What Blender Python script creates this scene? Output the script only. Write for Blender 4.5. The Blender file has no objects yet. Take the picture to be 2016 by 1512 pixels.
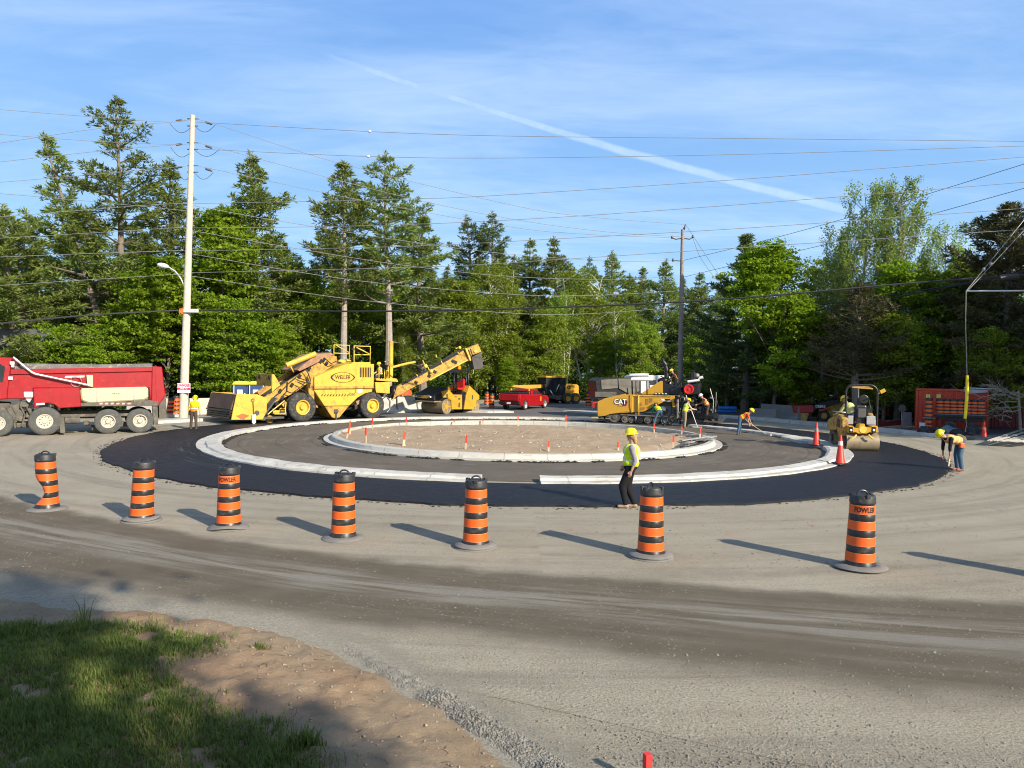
import bpy, bmesh, math, random
import numpy as np
from mathutils import Vector, Matrix, Euler, noise
rad = math.radians
sin, cos, PI = math.sin, math.cos, math.pi
scene = bpy.context.scene
COL = scene.collection
# ---------------------------------------------------------------- camera
CAMZ, FPX = 2.8, 1390.0
cam_d = bpy.data.cameras.new('camera')
cam = bpy.data.objects.new('camera', cam_d)
COL.objects.link(cam)
cam_d.sensor_width = 36.0
cam_d.lens = FPX / 2016 * 36.0
cam_d.clip_start, cam_d.clip_end = 0.1, 3000
CR = Matrix.Rotation(rad(90 - 0.907), 3, 'X') @ Matrix.Rotation(rad(0.8), 3, 'Z')
cam.matrix_world = Matrix.Translation((0, 0, CAMZ)) @ CR.to_4x4()
scene.camera = cam
scene.cycles.pixel_filter_type = 'BLACKMAN_HARRIS'
scene.cycles.filter_width = 1.05
# ---------------------------------------------------------------- sky and sun
SUN_AZ = Vector((0.69, -0.72, 0)).normalized()      # where the sun stands, seen from above
SUN_EL = rad(27)
scene.view_settings.view_transform = 'Standard'
scene.view_settings.look = 'None'
scene.view_settings.exposure = 0.67
scene.view_settings.gamma = 1.0
scene.view_settings.use_curve_mapping = False
world = bpy.data.worlds.new('World')
scene.world = world
world.use_nodes = True

class NT:
    """small helper to write node trees"""
    def __init__(s, tree):
        s.t = tree; s.t.nodes.clear()
    def n(s, typ, **kw):
        nd = s.t.nodes.new(typ)
        ins = kw.pop('ins', {})
        for k, v in kw.items(): setattr(nd, k, v)
        for k, v in ins.items(): s.set(nd.inputs[k], v)
        return nd
    def set(s, sock, v):
        if isinstance(v, bpy.types.NodeSocket): s.t.links.new(v, sock)
        elif isinstance(v, bpy.types.Node): s.t.links.new(v.outputs[0], sock)
        else:
            if sock.type == 'RGBA' and len(v) == 3: v = (*v, 1)
            sock.default_value = v
    def math(s, op, a, b=None, c=None, clamp=False):
        nd = s.n('ShaderNodeMath', operation=op, use_clamp=clamp)
        s.set(nd.inputs[0], a)
        if b is not None: s.set(nd.inputs[1], b)
        if c is not None: s.set(nd.inputs[2], c)
        return nd.outputs[0]
    def mix(s, f, a, b, mode='MIX'):
        nd = s.n('ShaderNodeMix', data_type='RGBA', blend_type=mode)
        s.set(nd.inputs[0], f); s.set(nd.inputs[6], a); s.set(nd.inputs[7], b)
        return nd.outputs[2]
    def noise(s, vec, scale, detail=4, rough=0.55, dist=0.0, out=0):
        nd = s.n('ShaderNodeTexNoise', ins={'Scale': scale, 'Detail': detail, 'Roughness': rough, 'Distortion': dist})
        if vec is not None: s.set(nd.inputs['Vector'], vec)
        return nd.outputs[out]
    def ramp(s, f, *stops):
        nd = s.n('ShaderNodeValToRGB')
        el = nd.color_ramp.elements
        while len(el) < len(stops): el.new(0.5)
        for e, (p, c) in zip(el, stops):
            e.position = p
            e.color = (c, c, c, 1) if isinstance(c, (int, float)) else (*c, 1)
        s.set(nd.inputs[0], f)
        return nd.outputs[0]
    def maprange(s, v, a, b, c=0.0, d=1.0, smooth=False):
        nd = s.n('ShaderNodeMapRange', clamp=True)
        if smooth: nd.interpolation_type = 'SMOOTHSTEP'
        for i, x in enumerate((v, a, b, c, d)): s.set(nd.inputs[i], x)
        return nd.outputs[0]
    def vmul(s, vec, xyz):
        nd = s.n('ShaderNodeVectorMath', operation='MULTIPLY')
        s.set(nd.inputs[0], vec); nd.inputs[1].default_value = xyz
        return nd.outputs[0]

w = NT(world.node_tree)
out = w.n('ShaderNodeOutputWorld')
bg = w.n('ShaderNodeBackground', ins={'Strength': 0.088})
w.set(out.inputs[0], bg)
sky = w.n('ShaderNodeTexSky', sky_type='NISHITA', sun_disc=False)
sky.sun_elevation = SUN_EL
sky.sun_rotation = math.atan2(SUN_AZ.x, SUN_AZ.y)
sky.air_density, sky.dust_density, sky.ozone_density = 1.0, 0.35, 3.2
tc = w.n('ShaderNodeTexCoord')
dirv = tc.outputs['Generated']
sep = w.n('ShaderNodeSeparateXYZ', ins={0: dirv})
# thin cirrus lives on a plane far above: divide the direction by its height
zc = w.math('MAXIMUM', w.math('ADD', sep.outputs[2], 0.10), 0.05)
px = w.math('DIVIDE', sep.outputs[0], zc); py = w.math('DIVIDE', sep.outputs[1], zc)
pl = w.n('ShaderNodeCombineXYZ', ins={0: px, 1: py, 2: 0.0})
rot = w.n('ShaderNodeMapping', ins={'Vector': pl, 'Rotation': (0, 0, rad(-24)), 'Scale': (0.55, 1.5, 1)})
c1 = w.noise(rot, 1.15, 6, 0.56, 0.7)
c2 = w.noise(rot, 5.0, 5, 0.6, 1.2)
cl = w.math('ADD', w.math('MULTIPLY', c1, 0.78), w.math('MULTIPLY', c2, 0.22))
low = w.maprange(sep.outputs[2], 0.0, 0.5, 1.0, 0.62)
cirrus = w.math('MULTIPLY', w.maprange(cl, 0.36, 0.80, 0.0, 0.58, True), low)
# a condensation trail: a thin band round a great circle
def cam_dir(px_, py_):
    v = CR @ Vector(((px_ - 1008) / FPX, -(py_ - 756) / FPX, -1.0))
    return v.normalized()
ta, tb = cam_dir(640, 112), cam_dir(1665, 418)
nrm = ta.cross(tb).normalized()
along = (tb - ta).normalized()
def vdot(vec):
    nd = w.n('ShaderNodeVectorMath', operation='DOT_PRODUCT'); w.set(nd.inputs[0], dirv); nd.inputs[1].default_value = vec
    return nd.outputs['Value']
wob = w.math('MULTIPLY', w.math('SUBTRACT', w.noise(dirv, 26, 4, 0.6), 0.5), 0.004)
bow = w.math('MULTIPLY', w.math('POWER', w.math('SUBTRACT', vdot(along), along.dot((ta + tb).normalized())), 2.0), 0.075)
dd = w.math('ABSOLUTE', w.math('ADD', w.math('ADD', vdot(nrm), wob), w.math('SUBTRACT', bow, 0.006)))
s_al = vdot(along)
wid = w.maprange(s_al, along.dot(ta), along.dot(tb), 0.0055, 0.0080)
band = w.math('SUBTRACT', 1.0, w.math('DIVIDE', dd, wid), clamp=True)
band = w.math('MULTIPLY', w.maprange(band, 0.0, 0.7, 0, 1, True), w.maprange(w.noise(dirv, 45, 5, 0.7), 0.25, 0.65, 0.6, 1.0))
ends = w.math('MULTIPLY', w.maprange(s_al, along.dot(ta) - 0.02, along.dot(ta) + 0.05, 0, 1), w.maprange(s_al, along.dot(tb) + 0.06, along.dot(tb) - 0.02, 0, 1))
fwd = w.maprange(sep.outputs[1], 0.0, 0.1, 0, 1)
trail = w.math('MULTIPLY', w.math('MULTIPLY', band, ends), w.math('MULTIPLY', fwd, 0.42))
amt = w.math('MAXIMUM', cirrus, trail)
blue = w.mix(w.maprange(sep.outputs[2], 0.0, 0.50), (3.3, 5.8, 8.4), (1.40, 3.15, 7.0))
skyc = w.mix(w.maprange(sep.outputs[2], 0.55, 0.8, 0.8, 0.25), sky.outputs[0], blue)
# the air brightens towards the sun, which stands behind the viewer
sdn = Vector((SUN_AZ.x * cos(SUN_EL), SUN_AZ.y * cos(SUN_EL), sin(SUN_EL)))
glow = w.math('POWER', w.math('MAXIMUM', vdot(sdn), 0.0), 5.0)
withc = w.mix(amt, skyc, (6.6, 7.9, 9.6))
w.set(bg.inputs[0], w.mix(w.math('MULTIPLY', glow, 0.5), withc, (9.5, 8.6, 7.4)))
sun_d = bpy.data.lights.new('sun', 'SUN')
sun_d.energy = 4.6; sun_d.angle = rad(0.55); sun_d.color = (1.0, 0.91, 0.77)
sun = bpy.data.objects.new('sun', sun_d); COL.objects.link(sun)
sd = Vector((SUN_AZ.x * cos(SUN_EL), SUN_AZ.y * cos(SUN_EL), sin(SUN_EL)))
sun.rotation_euler = sd.to_track_quat('Z', 'Y').to_euler()
sun.location = sd * 50

# ---------------------------------------------------------------- measuring helpers
CP = Vector((0, 0, CAMZ))
def ground(px_, py_, z=0.0):
    d = CR @ Vector(((px_ - 1008) / FPX, -(py_ - 756) / FPX, -1.0))
    t = (z - CAMZ) / d.z
    return CP + d * t
def at_depth(px_, py_, Y):
    d = CR @ Vector(((px_ - 1008) / FPX, -(py_ - 756) / FPX, -1.0))
    return CP + d * (Y / d.y)

class Frame:
    """a machine's own frame: x forward, y left, z up"""
    def __init__(s, origin, heading):
        s.o = Vector(origin); s.h = heading
        s.R = Matrix.Rotation(heading, 3, 'Z'); s.Ri = s.R.transposed()
    def side(s, px_, py_, y=0.0):            # measured point (x, z) on the plane local y
        d = s.Ri @ (CR @ Vector(((px_ - 1008) / FPX, -(py_ - 756) / FPX, -1.0)))
        c = s.Ri @ (CP - s.o)
        t = (y - c.y) / d.y
        p = c + d * t
        return (p.x, p.z)
    def poly(s, pts, y=0.0):
        return [s.side(a, b, y) for a, b in pts]

# ---------------------------------------------------------------- object helpers
MESH_CACHE = {}
def tag(o, label=None, cat=None, group=None, kind=None):
    if label: o['label'] = label
    if cat: o['category'] = cat
    if group: o['group'] = group
    if kind: o['kind'] = kind
    return o
def empty(name, loc=(0, 0, 0), rz=0.0, label=None, cat=None, group=None, parent=None):
    o = bpy.data.objects.new(name, None); COL.objects.link(o)
    o.location = loc; o.rotation_euler = (0, 0, rz); o.empty_display_size = 0.3
    if parent: o.parent = parent
    return tag(o, label, cat, group)
def copy_tree(o, parent=None):
    c = o.copy(); COL.objects.link(c)
    if parent: c.parent = parent; c.matrix_parent_inverse = o.matrix_parent_inverse
    for ch in list(o.children): copy_tree(ch, c)
    return c

class MB:
    """collects shapes; build() links them as one mesh object"""
    def __init__(s): s.v = []; s.f = []; s.m = []; s.sm = []
    def add(s, vs, fs, m=0, smooth=False):
        b = len(s.v); s.v.extend([tuple(p) for p in vs])
        for f in fs:
            s.f.append(tuple(i + b for i in f)); s.m.append(m); s.sm.append(smooth)
        return s
    def box(s, x0, x1, y0, y1, z0, z1, m=0):
        vs = [(x, y, z) for x in (x0, x1) for y in (y0, y1) for z in (z0, z1)]
        return s.add(vs, [(0, 1, 3, 2), (4, 6, 7, 5), (0, 4, 5, 1), (2, 3, 7, 6), (0, 2, 6, 4), (1, 5, 7, 3)], m)
    def obox(s, c, size, rot=(0, 0, 0), m=0):
        R = Euler(rot).to_matrix(); c = Vector(c)
        vs = [c + R @ Vector((x * size[0] / 2, y * size[1] / 2, z * size[2] / 2)) for x in (-1, 1) for y in (-1, 1) for z in (-1, 1)]
        return s.add(vs, [(0, 1, 3, 2), (4, 6, 7, 5), (0, 4, 5, 1), (2, 3, 7, 6), (0, 2, 6, 4), (1, 5, 7, 3)], m)
    def prism(s, poly, y0, y1, m=0, axis='y'):
        n = len(poly)
        def P(a, b, c):
            return {'y': (a, c, b), 'x': (c, a, b), 'z': (a, b, c)}[axis]
        vs = [P(a, b, y0) for a, b in poly] + [P(a, b, y1) for a, b in poly]
        fs = [tuple(range(n)), tuple(range(2 * n - 1, n - 1, -1))]
        fs += [(i, i + n, (i + 1) % n + n, (i + 1) % n) for i in range(n)]
        return s.add(vs, fs, m)
    def tube(s, pts, r, n=8, m=0, caps=True, smooth=True):
        pts = [Vector(p) for p in pts]; k = len(pts)
        rs = r if isinstance(r, (list, tuple)) else [r] * k
        b = len(s.v); up = None
        for i, p in enumerate(pts):
            t = (pts[min(i + 1, k - 1)] - pts[max(i - 1, 0)]).normalized()
            if up is None: up = Vector((0, 0, 1)) if abs(t.z) < 0.9 else Vector((1, 0, 0))
            a = t.cross(up).normalized(); u = a.cross(t).normalized(); up = u
            for j in range(n):
                an = 2 * PI * j / n
                s.v.append(tuple(p + (a * cos(an) + u * sin(an)) * rs[i]))
        for i in range(k - 1):
            for j in range(n):
                s.f.append((b + i * n + j, b + i * n + (j + 1) % n, b + (i + 1) * n + (j + 1) % n, b + (i + 1) * n + j)); s.m.append(m); s.sm.append(smooth)
        if caps:
            s.f.append(tuple(b + j for j in range(n - 1, -1, -1))); s.m.append(m); s.sm.append(False)
            s.f.append(tuple(b + (k - 1) * n + j for j in range(n))); s.m.append(m); s.sm.append(False)
        return s
    def cyl(s, p0, p1, r, n=20, m=0, r1=None):
        return s.tube([p0, p1], [r, r if r1 is None else r1], n, m)
    def lathe(s, prof, n=32, m=0, c=(0, 0, 0), axis='z', smooth=True, caps=True, a0=0.0, a1=2 * PI, mats=None):
        full = abs(a1 - a0 - 2 * PI) < 1e-6
        k = n if full else n + 1; b = len(s.v)
        for (r, z) in prof:
            for j in range(k):
                a = a0 + (a1 - a0) * j / n
                x, y = r * cos(a), r * sin(a)
                q = {'z': (x, y, z), 'y': (x, z, y), 'x': (z, x, y)}[axis]
                s.v.append((q[0] + c[0], q[1] + c[1], q[2] + c[2]))
        for i in range(len(prof) - 1):
            for j in range(n):
                j2 = (j + 1) % k if full else j + 1
                s.f.append((b + i * k + j, b + i * k + j2, b + (i + 1) * k + j2, b + (i + 1) * k + j)); s.m.append(m if mats is None else mats[i]); s.sm.append(smooth)
        if caps and full:
            if prof[0][0] > 1e-6: s.f.append(tuple(b + j for j in range(k - 1, -1, -1))); s.m.append(m); s.sm.append(False)
            if prof[-1][0] > 1e-6: s.f.append(tuple(b + (len(prof) - 1) * k + j for j in range(k))); s.m.append(m); s.sm.append(False)
        return s
    def ball(s, c, r, n=12, m=0, sc=(1, 1, 1)):
        prof = [(r * sin(PI * i / n) , -r * cos(PI * i / n)) for i in range(n + 1)]
        t = MB(); t.lathe(prof, n * 2, m, caps=False)
        return s.add([(c[0] + x * sc[0], c[1] + y * sc[1], c[2] + z * sc[2]) for x, y, z in t.v], t.f, m, True)
    def map(s, fn, start=0):
        for i in range(start, len(s.v)): s.v[i] = tuple(fn(Vector(s.v[i])))
        return s
    def build(s, name, mat, parent=None, bevel=0.0, loc=None, seg=1):
        me = bpy.data.meshes.new(name)
        me.from_pydata(s.v, [], s.f)
        me.polygons.foreach_set('material_index', s.m)
        me.polygons.foreach_set('use_smooth', s.sm)
        for mm in (mat if isinstance(mat, (list, tuple)) else [mat]): me.materials.append(mm)
        bm = bmesh.new(); bm.from_mesh(me)
        bmesh.ops.recalc_face_normals(bm, faces=bm.faces)
        for e in bm.edges:
            if len(e.link_faces) == 2 and e.calc_face_angle(0) > rad(38): e.smooth = False
        bm.to_mesh(me); bm.free(); me.update()
        o = bpy.data.objects.new(name, me); COL.objects.link(o)
        if parent: o.parent = parent
        if loc is not None: o.location = loc
        if bevel > 0:
            b = o.modifiers.new('bevel', 'BEVEL'); b.width = bevel; b.segments = seg; b.limit_method = 'ANGLE'; b.angle_limit = rad(35)
        return o

def np_mesh(name, verts, faces, mat, parent=None, smooth=False, k=None, midx=None):
    """verts (N,3), faces (M,k) arrays -> one mesh object, fast"""
    verts = np.asarray(verts, dtype=np.float32); faces = np.asarray(faces, dtype=np.int32)
    k = faces.shape[1]; M = len(faces)
    me = bpy.data.meshes.new(name)
    me.vertices.add(len(verts)); me.vertices.foreach_set('co', verts.ravel())
    me.loops.add(M * k); me.loops.foreach_set('vertex_index', faces.ravel())
    me.polygons.add(M); me.polygons.foreach_set('loop_start', np.arange(0, M * k, k, dtype=np.int32))
    me.polygons.foreach_set('loop_total', np.full(M, k, dtype=np.int32))
    if smooth: me.polygons.foreach_set('use_smooth', np.ones(M, dtype=bool))
    if midx is not None: me.polygons.foreach_set('material_index', np.asarray(midx, dtype=np.int32))
    for mm in (mat if isinstance(mat, (list, tuple)) else [mat]): me.materials.append(mm)
    me.update(calc_edges=True); me.validate()
    o = bpy.data.objects.new(name, me); COL.objects.link(o)
    if parent: o.parent = parent
    return o

def text_obj(name, s, size, mat, parent, mtx, extrude=0.004, bold=0.0, shear=0.0, wrap=None, squeeze=1.0, part='lettering'):
    cu = bpy.data.curves.new(name, 'FONT')
    cu.body = s; cu.size = size; cu.extrude = extrude; cu.offset = bold; cu.shear = shear
    cu.align_x = 'CENTER'; cu.align_y = 'CENTER'; cu.resolution_u = 3
    to = bpy.data.objects.new(name, cu); COL.objects.link(to)
    dg = bpy.context.evaluated_depsgraph_get()
    me = bpy.data.meshes.new_from_object(to.evaluated_get(dg))
    bpy.data.objects.remove(to); bpy.data.curves.remove(cu)
    me.name = name
    for v in me.vertices:
        c = v.co; c.x *= squeeze
        if wrap: v.co = wrap(c)
    if not wrap: me.transform(mtx)
    me.materials.clear(); me.materials.append(mat); me.update()
    o = bpy.data.objects.new(name, me); COL.objects.link(o); o.parent = parent
    return o

# ---------------------------------------------------------------- materials
MATS = {}
def mat(name, col, rough=0.6, metal=0.0, var=0.25, scale=3.0, dirt=0.0, dcol=(0.10, 0.085, 0.065), bump=0.0, bscale=40, spec=0.5, coat=0.0, streak=0.0):
    if name in MATS: return MATS[name]
    m = bpy.data.materials.new(name); m.use_nodes = True; MATS[name] = m
    t = NT(m.node_tree)
    o = t.n('ShaderNodeOutputMaterial'); p = t.n('ShaderNodeBsdfPrincipled'); t.set(o.inputs[0], p)
    tcn = t.n('ShaderNodeTexCoord').outputs['Object']
    n1 = t.noise(tcn, scale, 6, 0.6)
    dark = tuple(c * (1 - var) for c in col); lite = tuple(min(1, c * (1 + var * 0.6)) for c in col)
    c = t.mix(t.maprange(n1, 0.3, 0.7), dark, lite)
    if dirt > 0:
        v = t.vmul(tcn, (1, 1, 0.25)) if streak else tcn
        n2 = t.noise(v, scale * 2.3, 8, 0.68, 0.3)
        f = t.maprange(n2, 0.62 - 0.25 * dirt, 0.78 - 0.15 * dirt, 0, min(1.0, 0.35 + dirt), True)
        c = t.mix(f, c, dcol)
        t.set(p.inputs['Roughness'], t.maprange(f, 0, 1, rough, min(1, rough + 0.35)))
    else:
        t.set(p.inputs['Roughness'], t.maprange(n1, 0.3, 0.7, max(0.02, rough - 0.06), min(1, rough + 0.06)))
    t.set(p.inputs['Base Color'], c)
    p.inputs['Metallic'].default_value = metal
    p.inputs['Specular IOR Level'].default_value = spec
    p.inputs['Coat Weight'].default_value = coat
    if bump > 0:
        b = t.n('ShaderNodeBump', ins={'Strength': bump, 'Distance': 0.02, 'Height': t.noise(tcn, bscale, 5, 0.65)})
        t.set(p.inputs['Normal'], b)
    return m
def flat_mat(name, col, rough=0.5, emit=0.0):
    if name in MATS: return MATS[name]
    m = mat(name, col, rough, var=0.08)
    return m
M_black = mat('black_rubber', (0.018, 0.018, 0.019), 0.6, var=0.3, dirt=0.35, dcol=(0.07, 0.065, 0.055))
M_blackpaint = mat('black_paint', (0.012, 0.012, 0.013), 0.4, var=0.3, dirt=0.3, dcol=(0.05, 0.045, 0.04))
M_tyre = mat('tyre_rubber', (0.035, 0.034, 0.033), 0.85, var=0.25, dirt=0.6, dcol=(0.13, 0.12, 0.10), bump=0.3)
M_tyre_dusty = mat('tyre_dusty', (0.085, 0.085, 0.078), 0.9, var=0.25, dirt=0.5, dcol=(0.16, 0.15, 0.125), bump=0.3)
M_steel = mat('steel', (0.35, 0.34, 0.32), 0.45, metal=0.7, var=0.3, dirt=0.4)
M_darksteel = mat('dark_steel', (0.09, 0.085, 0.08), 0.55, metal=0.3, var=0.4, dirt=0.5, dcol=(0.12, 0.10, 0.08))
M_white = mat('white_paint', (0.74, 0.73, 0.70), 0.5, var=0.08, dirt=0.15, dcol=(0.35, 0.32, 0.27))
M_wood = mat('weathered_wood', (0.30, 0.25, 0.19), 0.85, var=0.35, bump=0.3)
M_skin = mat('skin', (0.42, 0.23, 0.155), 0.55, var=0.1)
# ---------------------------------------------------------------- the setting: ground, road, roundabout
random.seed(7); np.random.seed(7)
CEN = Vector((0.47, 30.4, 0))
def gravel(t, tcn, tint=(1, 1, 1), dark=1.0):
    """colour and height of the dusty crushed stone; the same function for every sheet that meets"""
    big = t.noise(tcn, 0.35, 5, 0.6)
    mid = t.noise(tcn, 3.0, 6, 0.65)
    fine = t.noise(tcn, 42, 4, 0.75)
    grit = t.n('ShaderNodeTexVoronoi', ins={'Vector': tcn, 'Scale': 34.0, 'Randomness': 1.0})
    # wheel tracks: streaks that run round the island
    off = t.n('ShaderNodeVectorMath', operation='SUBTRACT'); t.set(off.inputs[0], tcn); off.inputs[1].default_value = (CEN.x, CEN.y + 4, 0)
    sp = t.n('ShaderNodeSeparateXYZ', ins={0: off.outputs[0]})
    r = t.math('SQRT', t.math('ADD', t.math('MULTIPLY', sp.outputs[0], sp.outputs[0]), t.math('MULTIPLY', sp.outputs[1], sp.outputs[1])))
    an = t.math('ARCTAN2', sp.outputs[0], sp.outputs[1])
    pc = t.n('ShaderNodeCombineXYZ', ins={0: t.math('MULTIPLY', r, 2.1), 1: t.math('MULTIPLY', an, 2.2), 2: 0.0})
    st = t.noise(pc, 1.0, 8, 0.68, 0.5)
    base = t.mix(t.maprange(big, 0.3, 0.7), (0.400 * tint[0], 0.348 * tint[1], 0.254 * tint[2]), (0.515 * tint[0], 0.455 * tint[1], 0.340 * tint[2]))
    c = t.mix(t.maprange(st, 0.42, 0.68, 0, 0.62, True), base, (0.235, 0.210, 0.162))
    c = t.mix(t.maprange(mid, 0.42, 0.75, 0, 0.5), c, (0.50, 0.455, 0.35))
    c = t.mix(t.maprange(fine, 0.40, 0.68, 0.0, 0.7), c, (0.16, 0.142, 0.105))
    c = t.mix(t.math('MULTIPLY', t.maprange(grit.outputs['Distance'], 0.0, 0.16, 1, 0), t.maprange(mid, 0.45, 0.6, 0, 0.8)), c, (0.56, 0.54, 0.49))
    # tread prints pressed in by the last truck
    mp = t.n('ShaderNodeMapping', ins={'Vector': tcn, 'Rotation': (0, 0, rad(26))})
    s2 = t.n('ShaderNodeSeparateXYZ', ins={0: mp.outputs[0]})
    fr_ = t.math('ABSOLUTE', t.math('SUBTRACT', t.math('FRACT', t.math('MULTIPLY', s2.outputs[1], 0.62)), 0.5))
    bandm = t.math('MULTIPLY', t.maprange(fr_, 0.10, 0.13, 1, 0), t.maprange(mid, 0.40, 0.55, 0, 1))
    bandm = t.math('MULTIPLY', bandm, t.maprange(t.n('ShaderNodeSeparateXYZ', ins={0: tcn}).outputs[1], 7.5, 6.2, 0, 1))
    lug = t.math('SINE', t.math('ADD', t.math('MULTIPLY', s2.outputs[0], 95.0), t.math('MULTIPLY', t.math('ABSOLUTE', t.math('SUBTRACT', fr_, 0.05)), 60.0)))
    h = t.math('ADD', t.math('MULTIPLY', t.math('MULTIPLY', lug, bandm), 0.03), t.math('MULTIPLY', fine, 0.5), t.math('ADD', t.math('MULTIPLY', mid, 0.9), t.math('MULTIPLY', st, 0.9)))
    return c, h
def gravel_mat():
    m = bpy.data.materials.new('gravel'); m.use_nodes = True; t = NT(m.node_tree)
    o = t.n('ShaderNodeOutputMaterial'); p = t.n('ShaderNodeBsdfPrincipled', ins={'Roughness': 0.95, 'Specular IOR Level': 0.15}); t.set(o.inputs[0], p)
    tcn = t.n('ShaderNodeTexCoord').outputs['Object']
    c, h = gravel(t, tcn)
    t.set(p.inputs['Base Color'], c)
    t.set(p.inputs['Normal'], t.n('ShaderNodeBump', ins={'Strength': 0.9, 'Distance': 0.055, 'Height': h}))
    return m
M_gravel = gravel_mat()
g = MB(); g.add([(-500, -120, 0), (500, -120, 0), (500, 900, 0), (-500, 900, 0)], [(0, 1, 2, 3)])
tag(g.build('ground', M_gravel), kind='structure')

# the travelled lane in front: damp packed fines with streaks along it
up = [(-30, 27.5), (-20, 20.6), (-11.1, 15.2), (-6.5, 12.5), (-2.3, 10.55), (2.0, 9.5), (6.4, 8.85), (14, 8.3), (30, 8.0)]
lo = [(-30, 19.5), (-18, 13.4), (-9.5, 10.2), (-5.2, 8.75), (-2.3, 7.75), (0.3, 7.1), (3.6, 6.05), (9, 4.9), (30, 2.6)]
def cat(pts, t):
    n = len(pts) - 1; i = min(int(t * n), n - 1); u = t * n - i
    P = [Vector(pts[max(0, min(n, i + d))]) for d in (-1, 0, 1, 2)]
    return 0.5 * ((2 * P[1]) + (-P[0] + P[2]) * u + (2 * P[0] - 5 * P[1] + 4 * P[2] - P[3]) * u * u + (-P[0] + 3 * P[1] - 3 * P[2] + P[3]) * u ** 3)
def road_mesh():
    N, K = 160, 10; vs = []; uv = []
    for i in range(N + 1):
        a, b = cat(up, i / N), cat(lo, i / N)
        for j in range(K + 1):
            v = -0.4 + 1.8 * j / K
            q = a.lerp(b, v); vs.append((q.x, q.y, 0.004)); uv.append((i / N * 18, v))
    fs = [(i * (K + 1) + j, i * (K + 1) + j + 1, (i + 1) * (K + 1) + j + 1, (i + 1) * (K + 1) + j) for i in range(N) for j in range(K)]
    m = bpy.data.materials.new('packed_lane'); m.use_nodes = True; t = NT(m.node_tree)
    o = t.n('ShaderNodeOutputMaterial'); p = t.n('ShaderNodeBsdfPrincipled', ins={'Roughness': 0.95, 'Specular IOR Level': 0.15}); t.set(o.inputs[0], p)
    tc_ = t.n('ShaderNodeTexCoord'); tcn = tc_.outputs['Object']
    c, h = gravel(t, tcn)
    u = t.n('ShaderNodeSeparateXYZ', ins={0: tc_.outputs['UV']})
    wobn = t.math('MULTIPLY', t.math('SUBTRACT', t.noise(tcn, 0.9, 5, 0.6), 0.5), 0.24)
    v = t.math('ADD', u.outputs[1], wobn)
    msk = t.math('MULTIPLY', t.maprange(v, -0.06, 0.08, 0, 1, True), t.maprange(v, 1.12, 0.80, 0, 1, True))
    sv = t.n('ShaderNodeCombineXYZ', ins={0: t.math('MULTIPLY', u.outputs[0], 0.55), 1: t.math('MULTIPLY', u.outputs[1], 13.0), 2: 0.0})
    st = t.noise(sv, 1.0, 9, 0.66, 0.35)
    fine = t.noise(tcn, 60, 5, 0.75)
    mid = t.noise(tcn, 1.4, 6, 0.6)
    dk = t.mix(t.maprange(mid, 0.3, 0.7), (0.138, 0.112, 0.076), (0.176, 0.147, 0.104))
    # pale gravel thrown up between the wheel paths
    ctr = t.math('ABSOLUTE', t.math('SUBTRACT', v, 0.42))
    pale = t.math('MULTIPLY', t.maprange(ctr, 0.05, 0.24, 1, 0.0, True), t.maprange(st, 0.38, 0.60, 0, 0.9, True))
    dk = t.mix(pale, dk, (0.32, 0.295, 0.24))
    dk = t.mix(t.maprange(st, 0.50, 0.72, 0, 0.45), dk, (0.25, 0.23, 0.185))
    dk = t.mix(t.maprange(fine, 0.42, 0.70, 0, 0.45), dk, (0.10, 0.09, 0.075))
    t.set(p.inputs['Base Color'], t.mix(msk, c, dk))
    hh = t.math('ADD', t.math('MULTIPLY', fine, 0.45), t.math('ADD', t.math('MULTIPLY', st, 0.8), t.math('MULTIPLY', mid, 0.3)))
    hm = t.n('ShaderNodeMix', data_type='FLOAT'); t.set(hm.inputs[0], msk); t.set(hm.inputs[2], h); t.set(hm.inputs[3], hh)
    t.set(p.inputs['Normal'], t.n('ShaderNodeBump', ins={'Strength': 0.9, 'Distance': 0.045, 'Height': hm.outputs[0]}))
    b = MB(); b.add(vs, fs); ob = b.build('road', m)
    ul = ob.data.uv_layers.new(name='UVMap')
    for lp in ob.data.loops: ul.data[lp.index].uv = uv[lp.vertex_index]
    return tag(ob, kind='structure')
road_mesh()

def ring(name, r0, r1, z0, z1, mt, nr=6, nt=260, amp0=0.0, amp1=0.0, a0=0.0, a1=2 * PI, side=True, zf=None):
    vs = []; full = abs(a1 - a0 - 2 * PI) < 1e-6; k = nt if full else nt + 1
    for i in range(nr + 1):
        f = i / nr
        for j in range(k):
            a = a0 + (a1 - a0) * j / nt
            cx, sx = cos(a), sin(a)
            n0 = noise.fractal(Vector((cx * 6, sx * 6, 1.3)), 1.0, 2.0, 5) * amp0 + noise.noise(Vector((cx * 40, sx * 40, 3))) * amp0 * 0.7
            n1 = noise.fractal(Vector((cx * 9, sx * 9, 7.7)), 1.0, 2.0, 5) * amp1 + noise.noise(Vector((cx * 55, sx * 55, 5))) * amp1 * 0.45
            r = (r0 + n0) * (1 - f) + (r1 + n1) * f
            z = z1 if zf is None else zf(r, a)
            vs.append((CEN.x + r * cx, CEN.y + r * sx, z))
    fs = []
    for i in range(nr):
        for j in range(nt):
            j2 = (j + 1) % k
            fs.append((i * k + j, i * k + j2, (i + 1) * k + j2, (i + 1) * k + j))
    if side:
        b = len(vs)
        for base in (0, nr * k):
            for j in range(k): x, y, z = vs[base + j]; vs.append((x, y, z0))
        for j in range(nt):
            j2 = (j + 1) % k
            fs.append((b + j, b + j2, j2, j)); fs.append((nr * k + j, nr * k + j2, b + k + j2, b + k + j))
    mb = MB(); mb.add(vs, fs)
    return mb.build(name, mt)

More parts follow.
